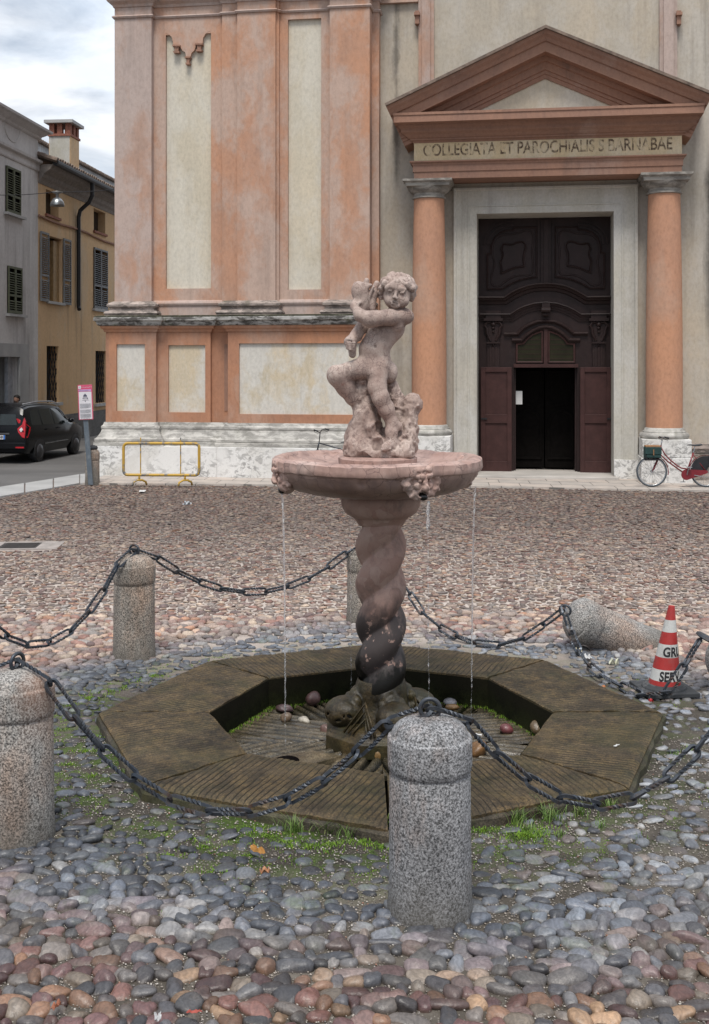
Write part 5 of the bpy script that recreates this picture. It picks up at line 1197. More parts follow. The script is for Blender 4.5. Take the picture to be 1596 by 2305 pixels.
def bollard(loc, h, r, mat, label, rot=None, ring_a=0, group='granite posts round the fountain', name='stone_bollard', ring=True):
    rt = empty(name, loc, 0, label, 'bollard', group)
    if rot: rt.rotation_euler = rot
    s = h / 1.0
    pr = [(0, -.15), (r * 1.03, -.15), (r * 1.03, .02), (r * 1.0, .12), (r * .985, .40), (r * .975, h - .292), (r * .955, h - .283), (r * .955, h - .276), (r * 1.0, h - .266), (r * 1.015, h - .24), (r * 1.02, h - .116), (r * 1.005, h - .104), (r * .975, h - .099), (r * .93, h - .097)]
    for k in range(1, 10): t_ = k / 9 * math.pi / 2; pr.append((r * .915 * math.cos(t_) , h - .092 + .092 * math.sin(t_)))
    sd = int(abs(loc[0]) * 100)
    def wob(rr, z, t_): return rr * (1 + .006 * math.sin(3 * t_ + z * 5 + sd) + .004 * math.sin(7 * t_ + z * 11 + sd)), z
    m_ = MB(); m_.lathe(pr, seg=64, fn=wob); m_.build('post', mat, rt, smooth=True, auto=38)
    if ring:
        m_ = MB(); Rr = .050; m_.tube([(Rr * math.cos(a) * math.cos(ring_a), Rr * math.cos(a) * math.sin(ring_a), h + .034 + Rr * math.sin(a)) for a in [k / 28 * 2 * math.pi for k in range(28)]], .0115, 8, closed=True); m_.build('iron_ring', M['iron'], rt, smooth=True)
    return rt
gm = [m_granite('speckled_grey_granite', (.25, .25, .255), 1), m_granite('speckled_warm_granite', (.31, .295, .275), 3), m_granite('weathered_brown_granite', (.30, .27, .235), 7), m_granite('plain_grey_granite', (.30, .29, .275), 9)]
BA, BB, BC, BD = Vector((.387, 5.81, 0)), Vector((-2.0, 6.72, 0)), Vector((-2.11, 10.85, 0)), Vector((.115, 12.3, 0))
bollard(BA, 1.0, .213, gm[0], 'tall grey granite bollard in front of the fountain, nearest to the viewer')
bollard(BB, 1.0, .213, gm[1], 'stout granite bollard at the left edge with rust stains below its iron ring', ring_a=R(60))
bollard(BC, .985, .198, gm[2], 'brownish granite bollard standing left behind the fountain basin', ring_a=R(-20))
bollard(BD, .84, .198, gm[2], 'granite bollard half hidden directly behind the twisted fountain column')
# toppled post on the right
E0 = Vector((2.95, 11.36, -.06)); E1 = dp(1282, 1384, 11.05)
def toppled(p0, p1, L_, mat, label, name='stone_bollard'):
    ax = (p1 - p0).normalized(); org = p1 - ax * L_; q = ax.to_track_quat('Z', 'Y')
    rt = bollard(org, L_, .212, mat, label, name=name, ring=False); rt.rotation_euler = q.to_euler(); return rt, ax
toppled(E0, E1, .98, gm[3], 'toppled granite bollard lying on its side behind the traffic cone')
F1 = Vector((3.02, 9.62, .36))
lean, _ = toppled(Vector((3.6, 9.85, .18)), Vector((3.06, 9.66, .30)), .98, gm[3], 'leaning granite bollard cut off by the right edge beside the traffic cone')

# ================================================================ chains
def link_me(L_=.300, W_=.086, r=.0108):
    hl, hw = L_ / 2 - W_ / 2, W_ / 2 - r; pts = []; tws = []
    n1, n2 = 16, 8
    for k in range(n1): t_ = k / n1; pts.append((-hl + 2 * hl * t_, -hw, 0)); tws.append(6.3 * 1.0 * max(0, min(1, (t_ - .2) / .6)))
    for k in range(n2): a = -math.pi / 2 + math.pi * k / n2; pts.append((hl + hw * math.cos(a), hw * math.sin(a), 0)); tws.append(6.3 * 1.0)
    for k in range(n1): t_ = k / n1; pts.append((hl - 2 * hl * t_, hw, 0)); tws.append(6.3 * (1.0 + 1.0 * max(0, min(1, (t_ - .2) / .6))))
    for k in range(n2): a = math.pi / 2 + math.pi * k / n2; pts.append((-hl + hw * math.cos(a), hw * math.sin(a), 0)); tws.append(6.3 * 2)
    tws = [t_ * (2 * math.pi / 6.3) for t_ in tws]
    m_ = MB(); m_.tube(pts, r * 1.18, 4, closed=True, twist=tws); me = m_.mesh('link', False, True); me.materials.append(M['iron']); return me
LK = link_me(); PITCH = .300 - 4 * .0108
def chain(ctrl, label, group='iron chains round the fountain', roll0=.6):
    """ctrl: polyline; links are laid end to end along it"""
    P = [Vector(p) for p in ctrl]; Ls = [0]
    for a, b in zip(P[:-1], P[1:]): Ls.append(Ls[-1] + (b - a).length)
    tot = Ls[-1]; n = max(1, round(tot / PITCH)); st = tot / n
    def at_(s_):
        s_ = min(max(s_, 0), tot)
        for i in range(len(P) - 1):
            if s_ <= Ls[i + 1] + 1e-9: return P[i].lerp(P[i + 1], (s_ - Ls[i]) / max(1e-9, Ls[i + 1] - Ls[i]))
        return P[-1]
    rt = empty('chain', P[0], 0, label, 'chain', group); rg = random.Random(int(P[0].x * 991))
    for k in range(n):
        a, b = at_(k * st), at_((k + 1) * st); d = (b - a).normalized(); up = Vector((0, 0, 1)); s_ = d.cross(up).normalized(); u_ = s_.cross(d)
        ro = roll0 + (math.pi / 2) * (k % 2) + rg.uniform(-.25, .25); y_ = s_ * math.cos(ro) + u_ * math.sin(ro); z_ = d.cross(y_)
        o = bpy.data.objects.new('link', LK); COL.objects.link(o); o.parent = rt
        mt = Matrix((d, y_, z_)).transposed().to_4x4(); mt.translation = (a + b) / 2 - P[0]; o.matrix_local = mt @ Matrix.Diagonal((st / PITCH, 1, 1, 1))
    return rt
def hang(p, q, sag, n=40, bias=0.0):
    # the first and last link rest on the domes of the posts before the chain hangs free
    p0, q0 = Vector(p), Vector(q); d = (q0 - p0); d.z = 0; d.normalize()
    p, q = p0 + d * .235 + Vector((0, 0, -.098)), q0 - d * .235 + Vector((0, 0, -.098)); sag -= .095; out = [p0]
    for k in range(n + 1):
        t_ = k / n; z = -4 * sag * t_ * (1 - t_); out.append(p.lerp(q, t_) + Vector((0, 0, z)))
    out.append(q0); return out
rA, rB, rC, rD = BA + Vector((0, 0, 1.03)), BB + Vector((0, 0, 1.03)), BC + Vector((0, 0, 1.02)), BD + Vector((0, 0, .87))
rH, rG = Vector((-3.2, 8.85, 1.0)), Vector((2.50, 6.75, 1.03))
chain(hang(rA, rB, .70), 'long twisted-link chain sagging from the nearest granite bollard to the one at the left edge')
chain(hang(rA, rG, .66), 'twisted-link chain sagging from the nearest bollard out past the right edge')
chain(hang(rC, rD, .47), 'chain hanging between the brownish left rear bollard and the bollard behind the column')
chain(hang(rC, rH, .63), 'chain sagging from the brownish rear bollard out past the left edge')
chain([rB, rB + Vector((-.10, .02, -.02)), rB + Vector((-.26, .10, -.12)), rB + Vector((-.5, .35, -.45)), rB + Vector((-.75, .9, -.60)), rB + Vector((-1.0, 1.6, -.4)), rH], 'chain leaving the ring of the left edge bollard towards the left')
def g3(x, y, Y, zmin=.035):
    p = dp(x, y, Y)
    if p.z < zmin:                      # rest it on the ground along the same sight line
        d = ray(x, y); t_ = (zmin - CH) / d.z; p = Vector((d.x * t_, t_, zmin))
    return p
chain([rD] + [g3(*q) for q in ((880, 1270, 12.15), (915, 1325, 12.0), (950, 1378, 11.8), (1000, 1420, 11.6), (1060, 1446, 11.3), (1120, 1453, 11.2), (1180, 1436, 11.2), (1230, 1402, 11.1), (1266, 1374, 11.0))], 'slack chain running low from behind the column to the toppled bollard')
chain([g3(*q) for q in ((1268, 1368, 10.85), (1280, 1405, 10.8), (1292, 1445, 10.6), (1318, 1492, 10.3), (1360, 1525, 9.9), (1420, 1555, 9.6), (1465, 1573, 9.4), (1497, 1563, 9.38), (1522, 1535, 9.36), (1543, 1493, 9.4), (1575, 1440, 9.5))], 'slack chain dropping from the toppled bollard across the ground past the traffic cone')
mb = MB(); c = dp(1272, 1374, 10.95); mb.tube([c + Vector((.05 * math.cos(a), -.02 * math.cos(a), .05 * math.sin(a))) for a in [k / 20 * 2 * math.pi for k in range(20)]], .0115, 8, closed=True); tag(mb.build('iron_ring', M['iron'], smooth=True), 'iron ring at the head of the toppled granite bollard', 'ring')
mb = MB(); c = dp(1590, 1440, 9.5); mb.lathe([(0, .02), (.10, .02), (.12, .01), (.125, -.01), (.1, -.02), (0, -.02)], seg=24)
o = mb.build('iron_cap', M['iron'], smooth=True, auto=40); bpy.context.view_layer.update()
mw = Matrix.Translation(c + Vector((.03, 0, 0))) @ Matrix.Rotation(R(28), 4, 'Y'); o.parent = lean; o.matrix_local = lean.matrix_world.inverted() @ mw

# ================================================================ water
t = NT('falling_water'); t.p.inputs['Transmission Weight'].default_value = .88; t.p.inputs['IOR'].default_value = 1.33
M['water'] = t.done((.95, .97, 1), .03, 0, None, .5)
def stream(ag, label, z1=-.12, r0=.0075, breakup=.55, drift=0.0):
    a = R(ag); rg = random.Random(ag); p0 = Vector((OC.x + .80 * math.cos(a), OC.y + .80 * math.sin(a), 1.82)); m_ = MB(); H = 1.82 - z1; d = Vector((math.cos(a), math.sin(a), 0))
    n = 90; pts = []; rs = []
    for k in range(int(n * breakup) + 1):
        t_ = k / n; z = 1.82 - H * t_; off = d * (-.05 * math.sqrt(t_)) + Vector((drift * t_, 0, 0)); pts.append(Vector((p0.x, p0.y, z)) + off + Vector((.0012 * math.sin(t_ * 90), 0, 0))); rs.append((r0 * (1 - .45 * t_)) * (1 + .28 * math.sin(t_ * 110 + ag)))
    for k in range(1, int(260 * (1 - breakup))):                      # below the break the jet is a string of drops on a hair-thin thread
        t_ = breakup + k / 260
        if t_ > 1: break
        z = 1.82 - H * t_; sp = max(0.0, math.sin(t_ * 150 + ag) * math.sin(t_ * 61 + 2)); pts.append(Vector((p0.x + drift * t_ + .002 * math.sin(t_ * 40), p0.y, z)) + d * (-.05 * math.sqrt(t_))); rs.append(.0007 + .0055 * sp ** 1.5)
    m_.tube(pts, rs, 8)
    t_ = 2.0
    while t_ < 1:
        z = 1.82 - H * t_; off = d * (-.05 * math.sqrt(t_)) + Vector((drift * t_ + rg.uniform(-.006, .006), rg.uniform(-.006, .006), 0)); rr = rg.uniform(.003, .0058); m_.ico((p0.x + off.x, p0.y + off.y, z), rr, 2, (1, 1, rg.uniform(2.0, 5.5))); t_ += rg.uniform(.012, .035)
    o = m_.build('water_stream', M['water'], smooth=True); return tag(o, label, 'water jet', 'water jets falling from the bowl masks')
stream(199, 'unbroken thin jet of water falling from the mask at the left of the bowl', breakup=.86, drift=-.02)
stream(17, 'thin jet of water falling from the right end of the bowl into the basin', breakup=.80, r0=.0075, drift=.01)
stream(294, 'broken jet of drops under the front mask, falling behind the nearest bollard', breakup=.10, r0=.012, drift=.03)
stream(108, 'faint broken jet of drops falling behind the bowl, left of the column', breakup=.10, r0=.009)
# ================================================================ the statue of a child
G = SDF((-.45, -.30, -.02), (.36, .27, 1.47), .0058)
B_ = G.new(); RK = G.new(); HR = G.new()
def a1(a, b): return -.4436 + .000521 * a, 1.4877 - .000521 * b
def a2(a, b): return -.4436 + .000521 * a, .8225 - .000521 * b
def q1(a, b, y): x, z = a1(a, b); return (x, y, z)
def q2(a, b, y): x, z = a2(a, b); return (x, y, z)
# torso
G.ell(B_, (.052, 0, 1.015), (.138, .10, .122), .03, rot=('Y', 18))
G.ell(B_, (.075, .005, 1.065), (.125, .09, .075), .04)
G.ell(B_, (-.005, -.01, .915), (.115, .094, .115), .06)
G.ell(B_, (-.058, -.015, .835), (.112, .10, .10), .05)
G.ell(B_, (-.038, 0, .745), (.120, .098, .10), .05)
G.ell(B_, (-.045, -.118, .855), (.010, .010, .010), .012, sub=True)          # navel
G.ell(B_, (.13, -.085, 1.02), (.04, .03, .04), .04)
G.cap(B_, (-.035, -.11, .95), (.03, -.115, 1.04), .006, .006, .02, sub=True)
# pectoral and rib modelling, groin folds
G.cap(B_, (-.15, -.115, .745), (-.06, -.125, .665), .006, .008, .018, sub=True)
G.cap(B_, (.02, -.11, .725), (-.05, -.125, .665), .006, .008, .018, sub=True)
G.ell(B_, (-.058, -.115, .655), (.020, .020, .026), .015)
# buttock and hip
G.ell(B_, (.068, .045, .655), (.068, .085, .088), .03)
# standing leg
G.cap(B_, (-.02, -.035, .690), q2(790, 540, -.09), .086, .070, .04)
G.cap(B_, q2(790, 540, -.09), q2(850, 700, -.115), .070, .062, .03)
G.cap(B_, q2(850, 700, -.115), q2(930, 880, -.10), .063, .058, .03)
G.cap(B_, q2(930, 880, -.10), q2(1010, 1060, -.095), .058, .047, .03)
G.ell(B_, q2(960, 860, -.05), (.045, .05, .07), .03)
G.cap(B_, q2(1010, 1060, -.095), q2(1000, 1200, -.11), .047, .042, .02)
G.ell(B_, q2(1090, 1120, -.08), .038, .02)
G.cap(B_, q2(1000, 1210, -.11), q2(1010, 1350, -.115), .044, .043, .03)
G.cap(B_, q2(1010, 1370, -.12), q2(900, 1415, -.20), .040, .030, .02)
for j in range(5): G.cap(B_, q2(880 + j * 26, 1428, -.195 - .006 * (2 - abs(j - 1.5))), q2(862 + j * 30, 1440, -.232 + .008 * j), .0125 - .001 * j, .011 - .001 * j, .006)
# raised leg
G.cap(B_, (-.09, -.03, .695), q2(190, 345, -.12), .090, .064, .04)
G.ell(B_, q2(175, 350, -.125), (.062, .062, .062), .03)
G.cap(B_, q2(200, 390, -.11), q2(430, 690, -.02), .072, .058, .03)
G.ell(B_, q2(330, 520, -.05), (.075, .07, .085), .03)
G.cap(B_, q2(430, 690, -.02), q2(560, 840, .02), .055, .050, .03)
G.cap(B_, q2(560, 820, .02), q2(570, 960, -.02), .045, .04, .02)
G.ell(B_, q2(360, 330, -.19), (.012, .02, .012), .02, sub=True)
# drapery / rock between the legs
G.ell(RK, q2(560, 520, .03), (.11, .09, .16), .05); G.cap(RK, q2(640, 800, .03), q2(650, 1000, .01), .085, .10, .05)
# near arm across the chest
G.cap(B_, q1(1215, 765, -.025), q1(960, 785, -.135), .067, .058, .02)
G.cap(B_, q1(960, 785, -.135), q1(690, 815, -.165), .058, .058, .03)
G.cap(B_, q1(690, 815, -.165), q1(540, 760, -.145), .058, .050, .03)
G.cap(B_, q1(540, 760, -.145), q1(470, 650, -.10), .048, .036, .025)
G.ell(B_, q1(455, 610, -.085), (.034, .038, .042), .02)
for j in range(4): G.cap(B_, q1(440 + j * 24, 590 - j * 3, -.105), q1(455 + j * 32, 535 + j * 6, -.085 + .0 * j), .013, .011, .006)
G.cap(B_, q1(500, 620, -.12), q1(540, 570, -.125), .013, .011, .006)
# far arm
G.cap(B_, q1(760, 760, .05), q1(600, 880, .02), .055, .05, .02)
G.cap(B_, q1(600, 880, .02), q1(480, 1050, -.05), .052, .045, .02)
G.cap(B_, q1(480, 1050, -.05), q1(400, 1130, -.10), .045, .040, .02)
G.ell(B_, q1(385, 1150, -.11), (.046, .048, .042), .02)
for j in range(4): zz = 1165 + j * 33; G.cap(B_, q1(330 + j * 8, zz - 20, -.135), q1(395, zz, -.165), .0135, .0125, .005); G.cap(B_, q1(395, zz, -.165), q1(462 - j * 8, zz - 4, -.145), .0125, .011, .005)
G.cap(B_, q1(350, 1110, -.14), q1(410, 1120, -.165), .015, .013, .006)
G.cap(B_, q1(420, 1180, -.08), q1(425, 1330, -.07), .034, .028, .02)
# the bird held against the shoulder
G.ell(B_, q1(560, 500, -.04), (.062, .055, .125), .03, rot=('Y', -6)); G.ell(B_, q1(505, 385, -.05), (.050, .048, .068), .03)
G.cap(B_, q1(600, 430, -.03), q1(640, 235, -.03), .034, .020, .02); G.cap(B_, q1(640, 330, -.04), q1(700, 300, -.04), .02, .014, .02)
G.cap(B_, q1(700, 640, -.01), q1(735, 430, -.01), .040, .036, .025); G.cap(B_, q1(735, 430, -.01), q1(790, 270, -.01), .036, .022, .02); G.cap(B_, q1(640, 560, -.04), q1(740, 330, -.06), .016, .012, .012)
G.ell(B_, q1(490, 360, -.10), .007, .005, sub=True)
# neck and head
G.cap(B_, (.125, 0, 1.10), (.12, -.01, 1.19), .062, .055, .03)
HD = G.new(); hx, hy, hz = .119, -.045, 1.255
G.ell(HD, (.130, .01, 1.305), (.122, .128, .115), .02); G.ell(HD, (hx, -.05, 1.235), (.098, .095, .098), .05)
G.ell(HD, (hx - .045, -.098, 1.205), (.040, .036, .036), .03); G.ell(HD, (hx + .052, -.092, 1.20), (.042, .036, .036), .03); G.ell(HD, (hx - .008, -.125, 1.165), (.032, .026, .020), .02)
G.ell(HD, (.105, -.115, 1.305), (.08, .045, .045), .03)
tl = -10
def fp(dx, dy, dz): c, s_ = math.cos(R(tl)), math.sin(R(tl)); return (hx - .010 + dx * c - dz * s_ * -1 * -1, hy + dy, 1.245 + dz * c + dx * s_)
for sg in (-1, 1):
    G.ell(HD, fp(sg * .045, -.118, .030), (.027, .018, .014), .018, sub=True)
    G.ell(HD, fp(sg * .045, -.094, .029), (.019, .015, .0105), .003)
    G.cap(HD, fp(sg * .026, -.104, .040), fp(sg * .064, -.098, .041), .0045, .0045, .004)
    G.cap(HD, fp(sg * .020, -.101, .056), fp(sg * .068, -.090, .059), .009, .007, .018)
    G.ell(HD, fp(sg * .013, -.125, -.022), (.011, .012, .010), .008)
G.cap(HD, fp(0, -.100, .038), fp(-.003, -.126, -.014), .010, .0135, .014); G.ell(HD, fp(-.003, -.124, -.037), (.007, .010, .006), .006, sub=True)
G.cap(HD, fp(-.028, -.104, -.053), fp(-.003, -.114, -.048), .006, .0075, .007); G.cap(HD, fp(-.003, -.114, -.048), fp(.024, -.104, -.053), .0075, .006, .007); G.cap(HD, fp(-.018, -.106, -.066), fp(.014, -.106, -.066), .008, .008, .008)
G.cap(HD, fp(-.030, -.117, -.0575), fp(.026, -.117, -.0575), .0045, .0045, .003, sub=True)
# curls
rgh = np.random.RandomState(2)
G.ell(HR, (.130, .035, 1.318), (.126, .118, .100), .02)
for th_ in np.linspace(-2.0, 2.0, 13):
    for lv, (rx, zz) in enumerate(((.106, 1.345), (.119, 1.312), (.116, 1.272))):
        if lv == 2 and abs(th_) < .9: continue
        if lv == 1 and abs(th_) < .55: continue
        x = .130 + rx * math.sin(th_) * 1.0 + rgh.uniform(-.008, .008); y = .02 - rx * math.cos(th_) * .95; G.ell(HR, (x, y, zz + rgh.uniform(-.012, .012)), (rgh.uniform(.022, .032),) * 3, .026)
for k in range(26):
    a, e = rgh.uniform(0, 6.28), rgh.uniform(.25, 1.4); G.ell(HR, (.130 + .117 * math.cos(a) * math.cos(e), .03 + .11 * math.sin(a) * math.cos(e), 1.318 + .092 * math.sin(e)), rgh.uniform(.018, .030), .024)
for (x, z, y) in ((.0, 1.27, -.03), (.006, 1.24, -.02), (.243, 1.25, .0), (.24, 1.225, .01), (.24, 1.285, -.04), (.005, 1.31, -.06), (.03, 1.345, -.10), (.16, 1.335, -.115), (.20, 1.325, -.10), (.13, 1.35, -.118), (.235, 1.305, -.075)): G.ell(HR, (x, y, z), .027, .014)
sl = (slice(None), slice(None), slice(int(1.10 / G.h), None))
swirl = vnoise(G.P[sl], 20, 8, 4, .6); rg2 = np.abs(vnoise(G.P[sl], 15, 21, 2)); HR[sl] += ((swirl * .014) + (.35 - rg2) * .012).astype(np.float32) - .002
# rock and tree stump
G.cap(RK, q2(650, 1000, .05), q2(610, 1250, .05), .095, .135, .05); G.cap(RK, q2(610, 1250, .05), q2(570, 1450, .01), .135, .13, .04)
G.cap(RK, q2(1040, 530, .08), q2(1110, 900, .09), .045, .085, .03); G.cap(RK, q2(1110, 900, .09), q2(1150, 1400, .08), .088, .11, .04)
G.cap(RK, q2(1330, 770, .02), q2(1270, 1050, .02), .062, .060, .03); G.cap(RK, q2(1270, 1050, .02), q2(1240, 1400, .0), .060, .075, .03); G.ell(RK, q2(1390, 820, .0), (.035, .05, .03), .02)
G.cap(RK, q2(500, 1480, -.05), q2(1180, 1480, -.06), .085, .085, .05); G.cap(RK, q2(700, 1400, .08), q2(1200, 1420, .06), .10, .10, .05); G.cap(RK, q2(780, 1520, -.14), q2(1180, 1520, -.13), .048, .048, .04)
G.cap(RK, q2(700, 1150, -.09), q2(840, 1330, -.10), .045, .03, .03); G.ell(RK, q2(720, 1230, -.15), (.05, .04, .05), .03, sub=True)
rn = vnoise(G.P, 6, 1, 4, .55); rdg = 1 - np.abs(vnoise(G.P, 9, 12, 3, .5)) * 2.2
RK += (rn * .032 - (rdg - .55) * .020 + vnoise(G.P, 28, 6, 2) * .007).astype(np.float32)
B_ += (vnoise(G.P, 9, 4, 2) * .006).astype(np.float32)
Dt = G.smin(B_, RK, .022); Dt = G.smin(Dt, HD, .016); Dt = G.smin(Dt, HR, .008)
Dt = np.maximum(Dt, -(G.P[..., 2] - .001))
Dt[0], Dt[-1], Dt[:, 0], Dt[:, -1], Dt[:, :, 0], Dt[:, :, -1] = 1, 1, 1, 1, 1, 1
def m_statue():
    t = NT('weathered_pink_marble'); v = t.warp(30, .03, t.warp(8, .07)); geo = t.n('ShaderNodeNewGeometry')
    col = t.ramp(t.noise(4, 6, .62, v), [(.28, (.25, .17, .14)), (.45, (.35, .262, .225)), (.6, (.44, .35, .305)), (.75, (.55, .48, .425))])
    e = t.vor(17, 'DISTANCE_TO_EDGE', src=v); e2 = t.vor(34, 'DISTANCE_TO_EDGE', src=v)
    zone = t.ramp(t.noise(4.5, 5, .6, t.mapv(loc=(3, 1, 3))), [(.42, .12), (.58, 1.0)])
    vein = t.math('MAXIMUM', t.ramp(e, [(.0, 1.0), (.042, 0.0)]), t.math('MULTIPLY', t.ramp(e2, [(.0, 1.0), (.04, 0.0)]), .55)); vein = t.math('MULTIPLY', vein, zone)
    col = t.mix(t.math('MULTIPLY', vein, .85), col, (.085, .045, .04))
    red = t.ramp(t.noise(10, 6, .65, t.mapv(loc=(2, 2, 8))), [(.60, 0.0), (.70, 1.0)]); col = t.mix(t.math('MULTIPLY', red, .45), col, (.27, .11, .075))
    dirt = t.ramp(geo.outputs['Pointiness'], [(.455, 1.0), (.505, 0.0)]); col = t.mix(t.math('MULTIPLY', dirt, .8), col, (.09, .06, .052))
    drk = t.ramp(t.noise(5, 7, .7, t.mapv((1.6, 1.6, .45), loc=(4, 4, 1))), [(.50, 0.0), (.66, 1.0)]); col = t.mix(t.math('MULTIPLY', drk, .5), col, (.12, .085, .075))
    pale = t.ramp(geo.outputs['Pointiness'], [(.52, 0.0), (.6, 1.0)]); col = t.mix(t.math('MULTIPLY', pale, .4), col, (.52, .46, .43))
    pit = t.ramp(t.noise(42, 5, .75), [(.56, 0.0), (.64, 1.0)]); col = t.mix(t.math('MULTIPLY', pit, .55), col, (.12, .08, .075))
    nb = t.bump(t.noise(38, 7, .75), .7, .010); nb = t.bump(vein, -.6, .006, nb)
    return t.done(col, .75, 0, nb, .3)
me = G.mesh(Dt, 'statue'); print('statue verts', len(me.vertices))
st_ = link_mesh('statue', me, m_statue(), None, (OC.x, OC.y, 2.083))
tag(st_, 'pink marble statue of a curly-haired naked child hugging a bird atop the fountain bowl', 'statue')
# ================================================================ traffic cone
cn = empty('traffic_cone', (2.64, 9.66, .035), 0, 'red and white striped traffic cone with black lettering and a worn black base', 'traffic cone')
def m_worn_paint(name, c, dirt=(.12, .10, .09), k=.55, rough=.55):
    t = NT(name); col = t.mix(t.ramp(t.noise(14, 6, .7), [(.3, 0.0), (.7, 1.0)]), c, tuple(x * .78 for x in c))
    d = t.ramp(t.noise(9, 7, .7, t.mapv((1, 1, .5), loc=(1, 2, 3))), [(.52, 0.0), (.7, 1.0)]); col = t.mix(t.math('MULTIPLY', d, k), col, dirt)
    return t.done(col, rough, 0, t.bump(t.noise(50, 4), .15, .004))
M['cone_red'] = m_worn_paint('faded_red_plastic', (.36, .025, .022), (.20, .10, .09), .35); M['cone_white'] = m_worn_paint('dirty_white_plastic', (.52, .52, .50)); M['rubber'] = m_worn_paint('dusty_black_rubber', (.035, .038, .042), (.16, .16, .16), .6, .8)
LEAN = .064 / .70
def cone_r(z): return .136 - (.136 - .026) * (z - .035) / .67
def cone_pt(a, z, off=0): r = cone_r(z) + off; return (r * math.cos(a) + LEAN * z, r * math.sin(a), z)
fr_ = [0, .08, .22, .37, .53, .68, .83, 1.0]
for i in range(7):
    z0, z1 = .035 + .67 * fr_[i], .035 + .67 * fr_[i + 1]; mb = MB(); v = []; f = []
    for j, z in enumerate(np.linspace(z0, z1, 5)):
        for k in range(40): v.append(cone_pt(2 * math.pi * k / 40, z))
    for j in range(4):
        for k in range(40): k2 = (k + 1) % 40; f.append((j * 40 + k, j * 40 + k2, j * 40 + 40 + k2, j * 40 + 40 + k))
    if i == 6: f.append(tuple(160 + k for k in range(40)))
    mb.add(v, f); mb.build('red_band' if i % 2 == 0 else 'white_band', M['cone_red'] if i % 2 == 0 else M['cone_white'], cn, smooth=True, auto=40)
mb = MB(); c45 = R(-38); s_ = .225; q = [(s_ * 1.414 * math.cos(c45 + R(90) * k), s_ * 1.414 * math.sin(c45 + R(90) * k)) for k in range(4)]
mb.slab(q, -.02, .016); mb.lathe([(.19, .016), (.185, .03), (.165, .034), (.155, .045), (.14, .05), (.10, .05)], seg=36); mb.build('base', M['rubber'], cn, bevel=.006)
for (body, zc_, sz, a0) in (('GRU', .035 + .67 * .445, .076, -130), ('SERV', .035 + .67 * .145, .076, -129)):
    me = text_mesh(body, sz * 1.42, 0, 'LEFT', bold=.0035)
    bm = bmesh.new(); bm.from_mesh(me); bmesh.ops.triangulate(bm, faces=bm.faces)
    for _ in range(2): bmesh.ops.subdivide_edges(bm, edges=[e for e in bm.edges if e.calc_length() > .012], cuts=1, use_grid_fill=False)
    for v in bm.verts:
        z = zc_ - sz / 2 + v.co.y * .98; a = R(a0) + v.co.x * .78 / cone_r(zc_); p = cone_pt(a, z, .0022); v.co = Vector(p)
    bm.to_mesh(me); bm.free(); link_mesh('lettering', me, M['iron_dark'], cn)

# ================================================================ yellow barrier
by = 25.75; zb_ = .047
bx = lambda x: (x - CX) * by / F
bar = empty('crowd_barrier', (bx(363), by, zb_), R(-3), 'low yellow steel pedestrian barrier with peeling paint standing before the white church plinth', 'barrier')
def m_yellow():
    t = NT('peeling_yellow_paint'); col = t.mix(t.ramp(t.noise(9, 6, .7), [(.3, 0.0), (.7, 1.0)]), (.50, .30, .03), (.40, .25, .05))
    g = t.ramp(t.noise(5, 7, .72, t.mapv(loc=(3, 1, 1))), [(.52, 0.0), (.58, 1.0)]); col = t.mix(g, col, (.13, .135, .14)); return t.done(col, .55)
M['yellow'] = m_yellow(); hw_ = (bx(449) - bx(277)) / 2; zl, zh = .235, .955; rr_ = .10
cor = []
for (cx_, cz_, a0) in ((hw_ - rr_, zh - rr_, 0), (-hw_ + rr_, zh - rr_, 90), (-hw_ + rr_, zl + rr_, 180), (hw_ - rr_, zl + rr_, 270)):
    for k in range(7): a = R(a0 + 15 * k); cor.append((cx_ + rr_ * math.cos(a), 0, cz_ + rr_ * math.sin(a)))
mb = MB(); mb.tube(cor, .033, 10, closed=True); mb.build('frame', M['yellow'], bar, smooth=True)
for x in (316, 407):
    lx = bx(x) - bx(363); mb = MB(); mb.tube([(lx, 0, zl), (lx, 0, zh + .13)], .013, 6); mb.build('upright', M['yellow'], bar)
    lx += (-.03 if x < 350 else .10); mb = MB(); mb.tube([(lx, 0, zl), (lx, 0, .12)], .024, 8); mb.tube([(lx - .13, -.10, .0), (lx - .12, -.07, .07), (lx - .04, -.02, .12), (lx + .06, .02, .12), (lx + .13, .08, .07), (lx + .14, .12, .0)], .024, 8); mb.build('foot', M['yellow'], bar, smooth=True)

# ================================================================ information sign and old post
sp = gp(203, 1091, .035); sgn = empty('information_sign', (sp.x, sp.y, .03), 0, 'tall narrow pink-edged tourist information sign on a grey post at the corner of the square', 'sign')
ts = R(-1.5)
mb = MB(); mb.obox((-.06, 0, .98), (.055, 0, 0), (0, .03, 0), (-.075, 0, .98)); mb.build('post', m_worn_paint('blue_grey_post_paint', (.10, .125, .15), (.22, .24, .25), .5), sgn, bevel=.006)
pn = empty('panel', (-.095, -.045, 1.90)); pn.parent = sgn; pn.rotation_euler = (0, R(-2.2), 0)
def flat(name, x0, x1, z0, z1, y, mat): m_ = MB(); m_.box(x0, x1, y - .004, y, z0, z1); return m_.build(name, mat, pn)
M['s_pink'] = m_plain('pink_sign_print', (.52, .07, .14), .4, var=.05); M['s_pale'] = m_plain('pale_sign_print', (.60, .58, .60), .4, var=.05); M['s_mauve'] = m_plain('mauve_sign_print', (.45, .27, .48), .4, var=.05); M['s_ink'] = m_plain('dark_sign_ink', (.08, .08, .12), .6); M['s_grey'] = m_plain('grey_sign_ink', (.33, .33, .35), .6)
mb = MB(); mb.box(-.165, .165, -.015, .012, -.40, .40); mb.build('board', M['s_pink'], pn, bevel=.004)
